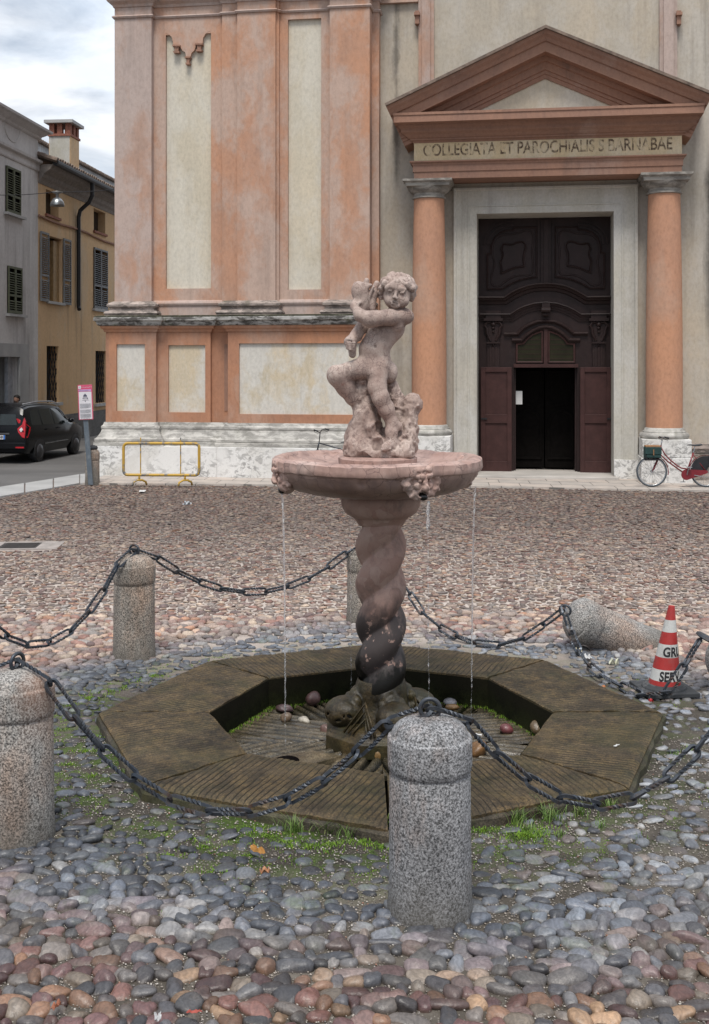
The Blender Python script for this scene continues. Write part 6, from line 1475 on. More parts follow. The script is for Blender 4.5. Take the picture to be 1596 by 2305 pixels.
flat('sheet', -.145, .145, -.385, .24, -.0155, M['s_pale']); flat('mauve_stripe', -.145, .14, .25, .295, -.0155, M['s_mauve']); flat('logo_square', -.15, -.09, .31, .38, -.0155, M['s_pale'])
mb = MB(); mb.box(-.127, -.113, -.022, -.020, .33, .37); mb.build('emblem', M['s_grey'], pn)
def signtext(body, size, x, z, mat):
    me = text_mesh(body, size, 0, 'LEFT')
    for v in me.vertices: v.co = Vector((v.co.x, 0, v.co.y))
    o = link_mesh('lettering', me, mat, pn, (x, -.0215, z))
signtext('CITTA DI MANTOVA', .026, -.08, .335, M['s_pale']); signtext('Chiesa di San Barnaba', .024, -.135, .263, M['s_ink'])
mb = MB(); z_ = .10
mb.plate([(-.045 + .0, z_ + .03), (.045, z_ + .03), (.04, z_ + .055), (.02, z_ + .08), (.004, z_ + .09), (.0, z_ + .12), (-.004, z_ + .09), (-.02, z_ + .08), (-.04, z_ + .055)], .0205, .0225)
for x in (-.035, -.012, .012, .035): mb.plate([(x - .005, z_ - .03), (x + .005, z_ - .03), (x + .005, z_ + .025), (x - .005, z_ + .025)], .0205, .0225)
mb.plate([(-.06, z_ - .02), (-.045, z_ - .02), (-.045, z_ + .01), (-.06, z_ - .0)], .0205, .0225); mb.plate([(.045, z_ - .03), (.065, z_ - .03), (.06, z_ + .0), (.05, z_ + .02)], .0205, .0225)
mb.plate([(-.07, z_ - .055), (.09, z_ - .055), (.09, z_ - .05), (-.07, z_ - .05)], .0205, .0225); mb.plate([(-.006, z_ - .09), (.004, z_ - .09), (.012, z_ - .065), (-.012, z_ - .065)], .0205, .0225)
mb.build('church_drawing', M['s_ink'], pn)
mb = MB()
for k in range(26):
    if k in (9, 10, 18): continue
    z = -.035 - k * .0125; mb.plate([(-.125, z), (.12 - (.05 if k in (8, 17) else 0), z), (.12 - (.05 if k in (8, 17) else 0), z + .006), (-.125, z + .006)], .0205, .0225)
for k in range(6): mb.plate([(-.11 + .035 * k, -.375), (-.09 + .035 * k, -.375), (-.09 + .035 * k, -.357), (-.11 + .035 * k, -.357)], .0205, .0225)
mb.build('text_lines', M['s_grey'], pn)
ob = bollard(Vector((sp.x - .02, sp.y + .30, .03)), .82, .165, gm[2], 'small old stone bollard behind the post of the information sign', group='old stone posts at the kerb', ring=False); 
mb = MB(); mb.lathe([(.0, .0), (.12, .0), (.13, .03), (.11, .07), (.05, .09), (0, .09)], c=(0, 0, .80), seg=18); mb.build('dark_cap', M['rubber'], ob, smooth=True)

# ================================================================ bicycles
def bicycle(loc, rz, fc, label, lady=True, hb=.0, sc=1.0):
    bk = empty('bicycle', loc, rz, label, 'bicycle', None); MF = fc; WB = 1.20; Rw = .345; bb = (.76, 0, .28)
    tyre = m_plain('bicycle_tyre', (.045, .055, .065), .7); chrome = m_plain('chrome', (.45, .46, .47), .25, .9, var=.05); blk = M['iron_dark']
    for i, x in enumerate((0, WB)):
        w_ = empty('wheel', (x, 0, Rw)); w_.parent = bk
        mb = MB(); mb.tube([((Rw - .016) * math.cos(a), 0, (Rw - .016) * math.sin(a)) for a in [k / 48 * 2 * math.pi for k in range(48)]], .017, 8, closed=True); mb.build('tyre', tyre, w_, smooth=True)
        mb = MB(); mb.tube([((Rw - .038) * math.cos(a), 0, (Rw - .038) * math.sin(a)) for a in [k / 48 * 2 * math.pi for k in range(48)]], .011, 6, closed=True); mb.build('rim', chrome, w_, smooth=True)
        mb = MB()
        for k in range(28): a = 2 * math.pi * k / 28; sgk = 1 if k % 2 else -1; mb.tube([(.02 * math.cos(a + 1.2 * sgk), .025 * sgk, .02 * math.sin(a + 1.2 * sgk)), ((Rw - .045) * math.cos(a), 0, (Rw - .045) * math.sin(a))], .0022, 4)
        mb.tube([(0, -.05, 0), (0, .05, 0)], .02, 10); mb.build('spokes', chrome, w_)
        mb = MB(); a0, a1_ = ((R(-12), R(108)) if i == 0 else (R(70), R(205))); P_ = []
        for k in range(17): a = a0 + (a1_ - a0) * k / 16; P_.append(((Rw + .025) * math.cos(a), 0, (Rw + .025) * math.sin(a)))
        mb.sweep(P_, [(-.004, -.026), (.008, -.02), (.012, 0), (.008, .02), (-.004, .026), (0, 0)], (0, 1, 0)); mb.build('mudguard', MF, bk, smooth=False).location = (x, 0, Rw)
    ht, hbm = Vector((.215, 0, .93)), Vector((.165, 0, .73)); st_t = Vector((.93, 0, .77)); st_b = Vector(bb); ra = Vector((WB, 0, Rw))
    mb = MB(); T = lambda pts, r: mb.tube(pts, r, 8)
    T([ht, hbm], .019); T([hbm + Vector((.01, 0, .02)), Vector((.36, 0, .57)), st_b], .016)
    if lady: T([ht - Vector((0, 0, .04)), Vector((.29, 0, .74)), Vector((.42, 0, .60)), Vector((.58, 0, .47)), Vector((.66, 0, .425)), Vector((.815, 0, .40))], .015); T([Vector((.44, 0, .58)), Vector((.41, 0, .535))], .01)
    else: T([ht - Vector((0, 0, .03)), st_t - Vector((0, 0, .02))], .016)
    T([st_t, st_b], .016)
    for sg in (-1, 1): T([st_b, ra + Vector((0, .055 * sg, 0))], .010); T([st_t - Vector((0, 0, .05)), ra + Vector((0, .055 * sg, 0))], .009)
    mb.build('frame', MF, bk, smooth=True)
    mb = MB()
    for sg in (-1, 1): mb.tube([hbm + Vector((0, .05 * sg, 0)), Vector((.12, .05 * sg, .58)), Vector((.05, .05 * sg, .42)), Vector((0, .05 * sg, Rw))], [.015, .014, .011, .009], 8)
    mb.tube([hbm + Vector((0, -.05, 0)), hbm + Vector((0, .05, 0))], .014, 8); mb.build('fork', MF, bk, smooth=True)
    mb = MB(); hs = Vector((.24, 0, 1.05 + hb)); mb.tube([ht, hs], .012, 8); mb.tube([hs + Vector((.06, -.27, .05)), hs + Vector((-.02, -.26, .07)), hs + Vector((-.05, -.16, .05)), hs, hs + Vector((-.05, .16, .05)), hs + Vector((-.02, .26, .07)), hs + Vector((.06, .27, .05))], .011, 8)
    mb.build('handlebar', chrome if lady else blk, bk, smooth=True)
    for sg in (-1, 1):
        mb = MB(); mb.tube([hs + Vector((-.01, .265 * sg, .07)), hs + Vector((.09, .27 * sg, .045))], .018, 8); mb.tube([hs + Vector((-.03, .24 * sg, .06)), hs + Vector((.0, .25 * sg, .02)), hs + Vector((.07, .25 * sg, .0))], .006, 5); mb.build('grip', blk, bk, smooth=True)
    mb = MB(); mb.tube([st_t, st_t + Vector((.035, 0, .13))], .012, 8); mb.build('seat_post', chrome, bk)
    mb = MB(); s0 = st_t + Vector((.035, 0, .17)); v = []; f = []; stn = [(-.17, .018, .02, .0), (-.10, .025, .035, .005), (0, .05, .045, -.005), (.08, .095, .055, .0), (.13, .10, .05, .01), (.155, .06, .03, .01)]
    for (x, wy, hz_, dz) in stn:
        for k in range(10): a = 2 * math.pi * k / 10; v.append(s0 + Vector((x, wy * math.cos(a), dz + hz_ * .5 * math.sin(a) - .2 * abs(x) * 0)))
    for i in range(5):
        for k in range(10): k2 = (k + 1) % 10; f.append((i * 10 + k, i * 10 + k2, i * 10 + 10 + k2, i * 10 + 10 + k))
    f += [tuple(range(10)), tuple(range(50, 60))]; mb.add(v, f); mb.build('saddle', m_plain('black_saddle', (.03, .035, .042), .4), bk, smooth=True)
    mb = MB(); rim = []
    for k in range(13): a = R(90 + 15 * k); rim.append((st_b.x + .12 * math.cos(a), st_b.z + .12 * math.sin(a)))
    poly = rim + [(WB, Rw - .035), (WB + .04, Rw), (WB, Rw + .035)]; mb.prism(poly, lambda p, q, t: (p, t, q), -.075, -.05); mb.build('chain_guard', MF, bk)
    mb = MB(); mb.tube([st_b + Vector((0, -.09, 0)), st_b + Vector((.04, -.10, .17))], .010, 6); mb.box(st_b.x - .01, st_b.x + .09, -.19, -.10, st_b.z + .16, st_b.z + .18); mb.tube([st_b + Vector((0, .09, 0)), st_b + Vector((-.04, .10, -.17))], .010, 6); mb.box(st_b.x - .09, st_b.x + .01, .10, .19, st_b.z - .18, st_b.z - .16); mb.build('crank', chrome, bk)
    mb = MB(); mb.tube([(WB - .24, 0, .755), (WB + .25, 0, .77)], .009, 6); mb.tube([(WB + .1, .06, .76), (WB, .06, Rw)], .006, 5); mb.tube([(WB + .1, -.06, .76), (WB, -.06, Rw)], .006, 5); mb.box(WB - .2, WB + .24, -.06, .06, .762, .772); mb.build('rack', blk, bk)
    sk = [((Rw + .01) * math.cos(R(a)) + WB, (Rw + .01) * math.sin(R(a)) + Rw) for a in range(55, 200, 12)]
    mb = MB(); mb.prism(sk + [(WB - .02, Rw + .0)], lambda p, q, t: (p, t, q), -.034, -.030); mb.build('skirt_guard', blk, bk)
    mb = MB(); mb.tube([(WB - .28, -.08, .27), (WB - .0, -.12, .23)], .009, 6); mb.build('kickstand', chrome, bk)
    return bk
M['bike_red'] = m_plain('deep_red_enamel', (.16, .009, .016), .3, var=.1); M['bike_grey'] = m_plain('grey_enamel', (.045, .05, .06), .35, .2)
cp_ = dp(1466.6, 1097, 25.45)
rb = bicycle((cp_.x, 25.42, .047), R(-2.5), M['bike_red'], 'dark red ladies bicycle with a green front bag leaning by the right portal column'); rb.rotation_euler = (R(-3), 0, R(-2.5))
gbk = bicycle((-1.02, 26.75, .047), R(-28), M['bike_grey'], 'dark grey bicycle mostly hidden behind the fountain bowl, only its handlebars showing', lady=False, hb=.10)
bag = empty('handlebar_bag', (cp_.x + .03, 25.42, .70), R(-2.5), 'green canvas bag with a tan flap strapped to the front of the red bicycle', 'bag')
M['canvas'] = m_plain('dark_green_canvas', (.012, .04, .038), .8, var=.3, scale=9, bump=.3); M['tan'] = m_plain('tan_leather', (.27, .14, .065), .6)
mb = MB(); mb.box(-.20, .155, -.12, .12, .0, .25); o = mb.build('body', M['canvas'], bag, bevel=.025)
mb = MB(); mb.box(-.185, .145, -.10, .10, .24, .285); o = mb.build('top', M['tan'], bag, bevel=.012)
mb = MB(); mb.box(-.205, -.03, -.135, -.115, .09, .25); mb.box(-.01, .16, -.135, -.115, .09, .25); mb.build('flap', M['canvas'], bag, bevel=.01)
mb = MB(); mb.box(-.03, -.01, -.145, -.12, .07, .20); mb.build('strap', M['tan'], bag)
mb = MB(); mb.box(-.19, .15, -.12, .12, -.05, -.02); mb.box(-.19, -.17, -.12, .12, -.05, .1); mb.build('carrier', M['iron_dark'], bag)

# ================================================================ parked car
car = empty('car', (-9.15, 31.6, 0), R(82), 'black estate people carrier parked at the left edge, seen from its rear right corner', 'car')
# local x forward, y left; origin at the rear right corner
Wc = 1.75
CP = m_plain('black_car_paint', (.006, .0065, .008), .18, 0, var=.05, spec=.22); CG = m_plain('tinted_car_glass', (.012, .018, .019), .05, spec=.5); CR_ = m_plain('red_tail_lamp', (.42, .012, .02), .15); CW = m_plain('clear_tail_lamp', (.55, .55, .55), .15); CB = m_plain('black_car_plastic', (.02, .02, .022), .6)
stn = [  # x, z bottom, z sill out, belt z, roof z, half width belt, half width roof
    (.00, .42, .55, .92, .95, .80, .72), (.03, .34, .50, 1.00, 1.06, .85, .70), (.10, .30, .48, 1.02, 1.42, .87, .70), (.22, .28, .46, 1.02, 1.60, .875, .66), (.6, .26, .45, 1.02, 1.665, .875, .66), (1.3, .25, .45, 1.0, 1.68, .875, .66),
    (2.1, .25, .45, .99, 1.665, .875, .66), (2.7, .25, .45, .98, 1.60, .875, .65), (3.05, .25, .45, .98, 1.42, .875, .64), (3.45, .25, .45, .98, 1.16, .87, .64), (3.75, .26, .46, .95, 1.03, .86, .62), (4.2, .28, .48, .84, .93, .83, .58), (4.42, .32, .5, .74, .82, .76, .52), (4.5, .40, .55, .62, .68, .62, .45)]
v = []; f = []; ns = 14
for (x, zb0, zsl, zbt, zrf, wb_, wr_) in stn:
    half = [(wb_ * .90, zb0), (wb_ * .985, zsl), (wb_, zsl + (zbt - zsl) * .5), (wb_ * .985, zbt), (wr_ + (wb_ - wr_) * .12, zrf - (zrf - zbt) * .14), (wr_ * .86, zrf - .012), (wr_ * .4, zrf)]
    sec = [(-y, z) for y, z in half] + [(y, z) for y, z in half[::-1]]
    for (y, z) in sec: v.append((x, Wc / 2 + y, z))
for i in range(len(stn) - 1):
    for k in range(ns): k2 = (k + 1) % ns; f.append((i * ns + k, i * ns + k2, (i + 1) * ns + k2, (i + 1) * ns + k))
f += [tuple(range(ns)), tuple((len(stn) - 1) * ns + k for k in range(ns))]
mb = MB(); mb.add(v, f); o = mb.build('body', CP, car, smooth=True, auto=28)
def ysurf(x, z):          # right-hand body surface (y small)
    xs_ = [s[0] for s in stn]; g = lambda j: float(np.interp(x, xs_, [s[j] for s in stn])); zbt, zrf, wb_, wr_ = g(3), g(4), g(5), g(6)
    if z <= zbt: return Wc / 2 - wb_ * .995
    t_ = (z - zbt) / max(.01, (zrf - zbt) * .86); return Wc / 2 - (wb_ * .985 + (wr_ + (wb_ - wr_) * .12 - wb_ * .985) * t_)
def sidepanel(name, pts, off, mat, thick=.012, parent=car):
    m_ = MB(); n = len(pts); v = [(x, ysurf(x, z) - off, z) for x, z in pts] + [(x, ysurf(x, z) - off + thick, z) for x, z in pts]
    m_.add(v, [tuple(range(n)), tuple(range(n, 2 * n))[::-1]] + [(i, (i + 1) % n, n + (i + 1) % n, n + i) for i in range(n)]); return m_.build(name, mat, parent)
sidepanel('side_window', [(.42, 1.08), (1.08, 1.06), (1.05, 1.50), (.55, 1.48)], .006, CG)
sidepanel('side_window', [(1.18, 1.06), (1.95, 1.04), (1.90, 1.50), (1.15, 1.51)], .006, CG)
sidepanel('side_window', [(2.05, 1.04), (3.05, 1.03), (2.85, 1.22), (2.55, 1.42), (2.35, 1.48), (2.0, 1.50)], .006, CG)
for (x0, x1) in ((1.28, 2.0), (2.08, 2.95)): sidepanel('side_strip', [(x0, .50), (x1, .50), (x1, .525), (x0, .525)], .02, m_plain('chrome_strip', (.30, .31, .32), .3, .6), .02)
for x in (1.32, 2.15): sidepanel('door_handle', [(x, .90), (x + .16, .90), (x + .16, .93), (x, .93)], .03, CP, .03)
mb = MB(); mb.tube([(.35, Wc / 2 - .60, 1.67), (1.4, Wc / 2 - .61, 1.72), (2.4, Wc / 2 - .61, 1.69), (2.9, Wc / 2 - .62, 1.58)], .018, 6); mb.build('roof_rail', m_plain('satin_rail', (.34, .35, .37), .3, .5), car, smooth=True)
mb = MB(); mb.tube([(2.55, ysurf(2.6, 1.44) - .02, 1.50), (2.85, ysurf(2.9, 1.3) - .02, 1.34), (3.15, ysurf(3.1, 1.15) - .01, 1.10)], .02, 6); mb.build('pillar_trim', m_plain('satin_pillar', (.28, .29, .31), .3, .5), car, smooth=True)
mb = MB(); mb.ico((2.95, -.10, 1.10), .1, 2, (.8, 1, .75)); mb.build('mirror', CP, car, smooth=True)
# rear face
def xr(z): return float(np.interp(z, [.5, .92, 1.06, 1.42, 1.60], [0, 0, .03, .10, .22]))
def rearpanel(name, pts, off, mat, th=.012):
    m_ = MB(); n = len(pts); v_ = [(xr(z) - off, y, z) for y, z in pts] + [(xr(z) - off + th, y, z) for y, z in pts]
    m_.add(v_, [tuple(range(n)), tuple(range(n, 2 * n))[::-1]] + [(i, (i + 1) % n, n + (i + 1) % n, n + i) for i in range(n)]); return m_.build(name, mat, car)
rearpanel('rear_window', [(.30, 1.10), (Wc - .30, 1.10), (Wc - .36, 1.40), (.36, 1.40)], .006, CG)
rearpanel('tail_light', [(.10, 1.30), (.14, 1.12), (.27, 1.0), (.24, .90), (.12, .76), (.05, .74), (.03, .95), (.05, 1.2)], .015, CR_, .05)
rearpanel('tail_light_lens', [(.10, .98), (.15, 1.04), (.21, .97), (.15, .90)], .022, CW, .01)
sidepanel('tail_light', [(.05, 1.28), (.10, 1.14), (.30, 1.03), (.24, .92), (.10, .76), (.05, .74)], .010, CR_, .05)
mb = MB(); mb.box(-.05, .02, .02, Wc - .02, .42, .62); mb.build('bumper', CP, car, bevel=.03); mb = MB(); mb.box(-.055, -.045, .05, .30, .46, .50); mb.build('reflector', CR_, car)
mb = MB(); mb.box(-.03, .04, .62, 1.13, .70, .82); mb.build('number_plate', CW, car); mb = MB(); mb.box(-.034, -.028, .62, .665, .70, .82); mb.build('plate_band', m_plain('blue_plate_band', (.03, .15, .5), .5), car)
mb = MB(); mb.box(-.02, .02, .5, 1.25, .84, .88); mb.build('tailgate_trim', m_plain('dark_chrome', (.12, .12, .125), .3, .5), car)
me = text_mesh('80HF', .10, 0, 'RIGHT', bold=.002)
for v_ in me.vertices: v_.co = Vector((0, -v_.co.x, v_.co.y))
link_mesh('plate_lettering', me, M['iron_dark'], car, (-.036, .68, .725))
for x in (.90, 3.62):
    for y in (.10, Wc - .10):
        w_ = empty('wheel', (x, y, .31)); w_.parent = car; mb = MB(); sg = -1 if y < 1 else 1
        mb.lathe([(.0, -.10), (.29, -.10), (.31, -.07), (.31, .07), (.29, .10), (.0, .10)], seg=28); o = mb.build('tyre', CB, w_, smooth=True, auto=40); o.rotation_euler = (R(90), 0, 0)
        mb = MB(); mb.lathe([(0, .05), (.05, .06), (.19, .03), (.205, .0)], seg=24); o = mb.build('hubcap', m_plain('grey_hubcap', (.06, .06, .065), .4, .4), w_, smooth=True); o.rotation_euler = (R(90) if sg < 0 else R(-90), 0, 0); o.location = (0, sg * .10, 0)
        arch = [(x + .37 * math.cos(a), .31 + .37 * math.sin(a)) for a in [math.pi * k / 12 for k in range(13)]] + [(x - .37, .24), (x + .37, .24)]
        if sg < 0: sidepanel('wheel_arch', arch, .004, CB, .01)

# ================================================================ person behind the car
pp = Vector((-10.62, 35.6, 0.0)); per = empty('person', pp, R(-20), 'dark-haired bearded man in a dark suit standing behind the black car', 'person')
g = SDF((-.36, -.26, -.01), (.36, .26, 1.86), .014); Dp = g.new(); Dc = g.new(); Dh = g.new()
g.ell(Dp, (0, -.01, 1.70), (.078, .098, .118), .02); g.cap(Dp, (0, .01, 1.46), (0, 0, 1.62), .058, .055, .03); g.ell(Dp, (0, -.03, 1.64), (.055, .065, .06), .03)
g.cap(Dp, (0, -.105, 1.71), (0, -.118, 1.68), .012, .016, .01)
for sg in (-1, 1):
    g.ell(Dp, (sg * .032, -.098, 1.715), (.016, .012, .010), .008, sub=True); g.ell(Dp, (sg * .08, .0, 1.69), (.014, .025, .032), .01)
    g.cap(Dp, (sg * .10, 0, .92), (sg * .11, -.0, .50), .085, .058, .02); g.cap(Dp, (sg * .11, 0, .50), (sg * .11, .02, .09), .055, .038, .02); g.cap(Dp, (sg * .11, .02, .045), (sg * .12, -.12, .035), .045, .035, .02)
    g.cap(Dp, (sg * .19, 0, 1.42), (sg * .24, .02, 1.12), .05, .04, .02); g.cap(Dp, (sg * .24, .02, 1.12), (sg * .24, -.05, .86), .038, .028, .02); g.ell(Dp, (sg * .24, -.06, .80), (.03, .04, .055), .02)
g.cap(Dp, (0, 0, 1.36), (0, 0, .98), .13, .12, .05)
link_mesh('body', g.mesh(Dp, 'body'), m_plain('skin', (.32, .18, .125), .6, var=.1), per)
g.cap(Dc, (-.12, 0, 1.38), (.12, 0, 1.38), .095, .095, .04); g.cap(Dc, (0, 0, 1.36), (0, 0, .90), .155, .15, .05)
for sg in (-1, 1):
    g.cap(Dc, (sg * .19, 0, 1.42), (sg * .24, .02, 1.12), .065, .055, .02); g.cap(Dc, (sg * .24, .02, 1.12), (sg * .24, -.05, .88), .052, .042, .02); g.cap(Dc, (sg * .10, 0, .92), (sg * .11, 0, .50), .098, .072, .02); g.cap(Dc, (sg * .11, 0, .50), (sg * .11, .02, .10), .07, .058, .02)
link_mesh('suit', g.mesh(Dc, 'suit'), m_plain('dark_suit_cloth', (.015, .017, .022), .85), per)
g.ell(Dh, (0, .02, 1.765), (.092, .112, .082), .02); g.ell(Dh, (0, .06, 1.70), (.086, .065, .08), .03); g.ell(Dh, (0, -.055, 1.622), (.058, .058, .036), .02)
link_mesh('hair', g.mesh(Dh, 'hair'), m_plain('dark_hair', (.014, .010, .008), .7), per)
mb = MB(); mb.plate([(-.045, 1.52), (.045, 1.52), (.0, 1.36)], .135, .158); mb.lathe([(.068, 1.47), (.064, 1.535), (.058, 1.535)], seg=16); mb.build('shirt', M['white_paint'], per)

# ================================================================ stones lying in the basin
def loose(name, x, y, z, r, sc_, col, label, grp, seed):
    d = ray(x, y); t_ = (z + r * .5 - CH) / d.z; p = d * t_; mb = MB(); mb.ico((0, 0, 0), r, 3, sc_, .13, seed, rot=seed * .7); o = mb.build(name, m_plain('%s_stone_%d' % (name, seed), col, .3, var=.35, scale=18, bump=.4), smooth=True); o.location = (p.x, p.y, z + r * sc_[2] * .72)
    return tag(o, label, 'stone', grp)
gs = 'loose stones lying in the basin'
for i, a in enumerate((
    (706, 1577, .070, (1.15, 1, .95), (.10, .055, .05), 'large reddish purple stone by the left inner wall of the basin'),
    (642, 1618, .048, (1, 1, .85), (.13, .09, .06), 'round brown stone near the left jet of water'),
    (684, 1621, .045, (1.4, .8, .7), (.42, .38, .31), 'pale elongated pebble next to the round brown stone'),
    (640, 1594, .045, (1.6, 1, .7), (.075, .045, .045), 'dark flat stone at the foot of the left basin wall'),
    (733, 1645, .046, (1, 1, .85), (.14, .08, .065), 'pinkish brown stone touching the left side of the pedestal'),
    (853, 1700, .062, (1.05, 1, 1.15), (.20, .12, .045), 'pointed ochre stone left of the nearest bollard'),
    (1012, 1580, .055, (1.4, 1, .55), (.17, .165, .175), 'flat grey stone lying right behind the bollard ring'),
    (1018, 1590, .042, (1.4, 1, .6), (.18, .10, .035), 'orange brown stone under the flat grey one'),
    (1140, 1642, .048, (1.1, 1, .85), (.13, .040, .042), 'dark red stone on the right side of the basin floor'),
    (1208, 1645, .052, (1, 1, 1), (.11, .075, .04), 'brown stone in the right corner of the basin'),
    (1075, 1688, .065, (1.2, 1, .85), (.16, .085, .035), 'large rusty brown stone right of the nearest bollard'),
    (770, 1735, .03, (1.5, 1, .6), (.20, .10, .09), 'small flat pink stone at the near rim of the basin floor'))):
    x, y, r, s3, col, lb = a; loose('stone', x, y, -.155, r, s3, col, lb, gs, i + 1)

# ================================================================ litter
def scrap(name, x, y, z, size, col, label, cat, seed, lift=.02, asp=.6):
    d = ray(x, y); t_ = (z - CH) / d.z; p = d * t_; rg = np.random.RandomState(seed); n = 7; v = []; f = []
    for i in range(n):
        for j in range(n):
            u_, w_ = i / (n - 1) - .5, j / (n - 1) - .5; v.append((u_ * size * (1 + .2 * rg.uniform(-1, 1)), w_ * size * asp * (1 + .2 * rg.uniform(-1, 1)), .004 + lift * abs(math.sin(u_ * 5 + seed) * math.cos(w_ * 4 + seed)) + rg.uniform(0, .006)))
    f = [(i * n + j, i * n + j + 1, (i + 1) * n + j + 1, (i + 1) * n + j) for i in range(n - 1) for j in range(n - 1)]
    mb = MB(); mb.add(v, f); o = mb.build(name, m_plain(name + '_%d' % seed, col, .7, var=.15, scale=30)); o.location = (p.x, p.y, z); o.rotation_euler = (0, 0, seed * .8)
    sm = o.modifiers.new('thick', 'SOLIDIFY'); sm.thickness = .0012
    return tag(o, label, cat)
WH = (.55, .55, .54)
scrap('paper_scrap', 1388, 1680, ZK + .004, .062, WH, 'white paper strip on the right kerb slab of the basin', 'litter', 1, .004, .22)
scrap('paper_scrap', 1302, 1472, .02, .10, (.55, .50, .36), 'crumpled cream tissue below the toppled bollard', 'litter', 2, .05)
scrap('paper_scrap', 1322, 1484, .02, .07, WH, 'crumpled white tissue just right of the cream one', 'litter', 3, .05)
scrap('candy_wrapper', 1381, 1497, .03, .08, (.52, .52, .40), 'shiny yellow and white wrapper left of the traffic cone', 'wrapper', 4, .06)
scrap('plastic_scrap', 420, 1139, .03, .17, (.40, .42, .44), 'clear plastic scrap lying on the cobbles below the yellow barrier', 'litter', 5, .10)
scrap('paper_sheet', 320, 1106, .035, .34, WH, 'flat white sheet of paper on the cobbles at the foot of the yellow barrier', 'litter', 6, .006, .35)
scrap('fallen_leaf', 604 / 1.0413, 1920, .05, .085, (.40, .19, .04), 'curled orange leaf on the cobbles left of the nearest bollard', 'leaf', 7, .03, .4)
scrap('fallen_leaf', 596, 1968, .05, .05, (.38, .19, .10), 'small tan leaf below the curled orange one', 'leaf', 8, .03, .8)
scrap('fallen_leaf', 1357, 1550, .03, .06, (.35, .14, .05), 'small brown leaf on the ground before the traffic cone chain', 'leaf', 9, .02, .6)
scrap('red_scrap', 1465, 1582, .03, .045, (.5, .03, .035), 'bright red scrap on the ground at the lowest point of the chain by the cone', 'litter', 10, .03)
scrap('red_scrap', 1053, 1567, -.15, .04, (.45, .03, .04), 'small red scrap in the basin by the far wall', 'litter', 11, .03)
scrap('red_string', 437, 2282, .06, .06, (.35, .07, .05), 'short red strip between cobbles at the bottom edge', 'litter', 12, .01, .2)
scrap('brick_chip', 126, 2271, .05, .04, (.30, .11, .06), 'tiny orange brick chip between the cobbles at the lower left', 'brick chip', 13, .03)
scrap('white_shard', 355, 2297, .06, .045, (.42, .42, .42), 'small white shard between two cobbles near the bottom edge', 'shard', 14, .02)
scrap('paper_scrap', 1075, 1655, -.13, .07, WH, 'soggy white paper in the basin right of the nearest bollard', 'litter', 15, .005, .3)

# ================================================================ grass and moss
def blades(name, spots, mat, seed, hgt, wid, spread, label, cat, zf=None, per=40):
    rg = np.random.RandomState(seed); V = []; Fq = []
    for (cx_, cy_, cz_, s_, n_) in spots:
        for _ in range(n_):
            r_ = abs(rg.normal()) * spread * s_; a = rg.uniform(0, 6.28); bx_, by_ = cx_ + r_ * math.cos(a) * 1.3, cy_ + r_ * math.sin(a) * .8
            h = hgt * s_ * rg.uniform(.4, 1.1); d = rg.uniform(0, 6.28); ln = h * rg.uniform(.2, .95); wv = wid * rg.uniform(.6, 1.3); dx, dy = math.cos(d), math.sin(d); b = len(V)
            for j in range(4):
                t_ = j / 3; w_ = wv * (1 - t_) ** .7; px_, py_, pz_ = bx_ + dx * ln * t_ ** 2, by_ + dy * ln * t_ ** 2, cz_ + h * (t_ - .25 * t_ * t_)
                V.append((px_ - dy * w_, py_ + dx * w_, pz_)); V.append((px_ + dy * w_, py_ - dx * w_, pz_))
            for j in range(3): Fq.append((b + 2 * j, b + 2 * j + 1, b + 2 * j + 3, b + 2 * j + 2))
    o = link_mesh(name, np_mesh(name, np.array(V), np.array(Fq)), mat); return tag(o, label, cat, kind='stuff')
t = NT('grass_blades'); g_ = t.n('ShaderNodeNewGeometry'); M['grass'] = t.done(t.ramp(g_.outputs['Random Per Island'], [(0, (.06, .12, .018)), (.5, (.10, .18, .03)), (.85, (.14, .21, .045)), (1, (.22, .20, .09))]), .55)
t = NT('moss_tufts'); g_ = t.n('ShaderNodeNewGeometry'); M['moss'] = t.done(t.ramp(g_.outputs['Random Per Island'], [(0, (.05, .11, .006)), (.5, (.11, .22, .010)), (1, (.20, .30, .02))]), .8)
sg_ = []; rs = np.random.RandomState(5)
for (x, y, s_, n_) in ((640, 1850, .8, 30), (662, 1868, 1.0, 50), (705, 1862, .6, 25), (765, 1838, 1.0, 40), (735, 1872, .9, 45), (790, 1880, .8, 40), (850, 1862, .9, 40), (1128, 1840, .7, 26), (1160, 1848, 1.0, 60), (1215, 1832, 1.15, 80), (1240, 1845, 1.0, 60), (1305, 1832, .9, 40), (1375, 1815, .7, 25), (1545, 1690, .6, 20), (1520, 1700, .5, 20), (818, 1850, 1.0, 36), (545, 1830, .6, 30), (275, 1738, .5, 18), (1190, 1870, .7, 30), (1265, 1880, .5, 20), (1350, 1860, .5, 16), (1440, 1885, .4, 14)):
    p = gp(x, y, .01); sg_.append((p.x, p.y, .0, s_, int(n_ * 1.7)))
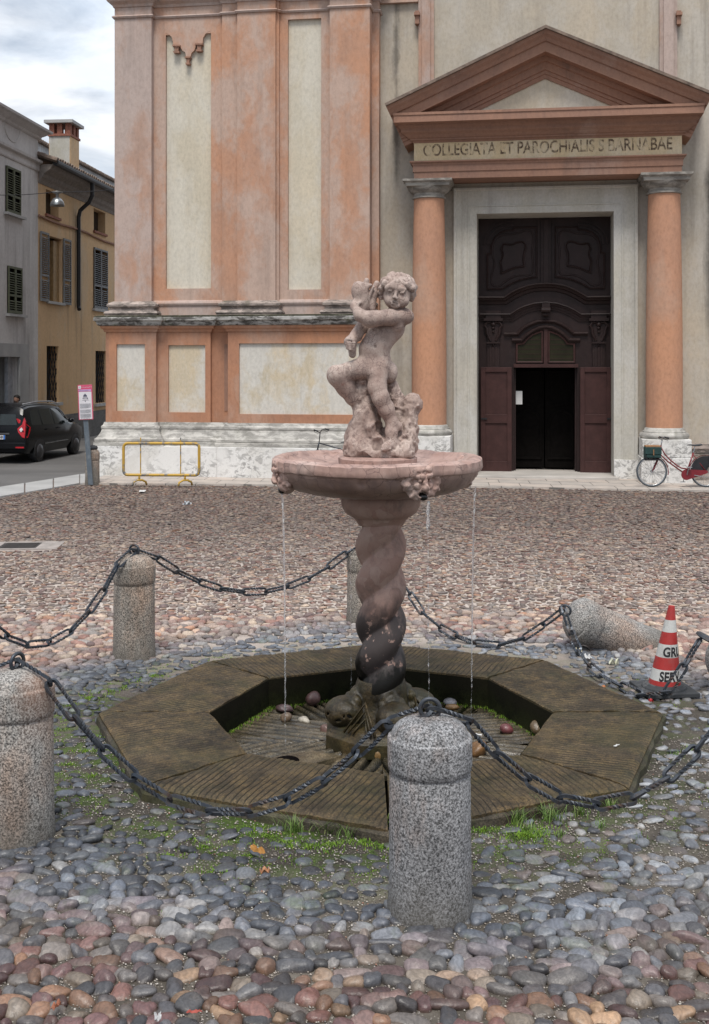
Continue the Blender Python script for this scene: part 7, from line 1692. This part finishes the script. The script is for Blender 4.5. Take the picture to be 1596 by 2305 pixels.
blades('grass', sg_, M['grass'], 1, .125, .0028, .045, 'bright green grass tufts growing along the near edge of the stone basin', 'grass')
ms_ = []
for (x, y, s_, n_) in ((200, 1570, 1.3, 260), (240, 1555, 1.4, 300), (160, 1585, 1, 200), (310, 1530, 1.3, 300), (345, 1520, 1.2, 240), (285, 1545, 1, 200), (190, 1690, 1.2, 160), (130, 1640, 1.0, 120), (560, 1868, 1.3, 240), (640, 1895, 1.4, 280), (600, 1880, 1, 180), (700, 1905, 1.2, 240), (545, 1895, 1, 120), (480, 1960, 1.2, 160), (520, 1990, 1, 120), (1180, 1880, 1.8, 620), (1205, 1872, 1.5, 420), (1085, 1868, 1.2, 260), (820, 1895, 1.3, 220), (860, 1905, 1.1, 180), (440, 1888, 1.0, 160), (380, 1925, 1, 120), (1130, 1905, .9, 100), (335, 2060, .8, 60), (750, 1900, 1.2, 200), (235, 1655, 1, 140), (150, 1720, 1, 120), (210, 1745, 1, 120), (140, 1800, .8, 80), (665, 1935, .9, 120), (560, 1925, .9, 120), (460, 1905, 1, 140), (1290, 1885, .7, 70)):
    p = gp(x, y, .01); ms_.append((p.x, p.y, .004, s_, n_))
for k in range(340):
    a = rs.uniform(0, 6.28); x = OC.x + RO * 1.06 * math.cos(a) * rs.uniform(1, 1.18); y = OC.y + RO * 1.06 * math.sin(a) * rs.uniform(1, 1.18)
    if (x - OC.x) + (y - OC.y) * .9 < 1.0 or rs.uniform() < .25: ms_.append((x, y, .0, .7, 26))
blades('moss', ms_, M['moss'], 2, .017, .0028, .055, 'low cushions of green moss between the cobbles round the stone basin', 'moss')
pm = []
for k in range(8):
    for s_ in np.linspace(0, 1, 26):
        (x0, y0), (x1, y1) = octv(RI - .01, k), octv(RI - .01, k + 1); x, y = x0 + (x1 - x0) * s_, y0 + (y1 - y0) * s_
        if y > OC.y - .2: pm.append((x, y, -.172, 1.0 + rs.uniform(0, .9), 34)); 
blades('basin_moss', pm, M['moss'], 3, .022, .0026, .022, 'dark green moss growing along the foot of the inner basin wall', 'moss')
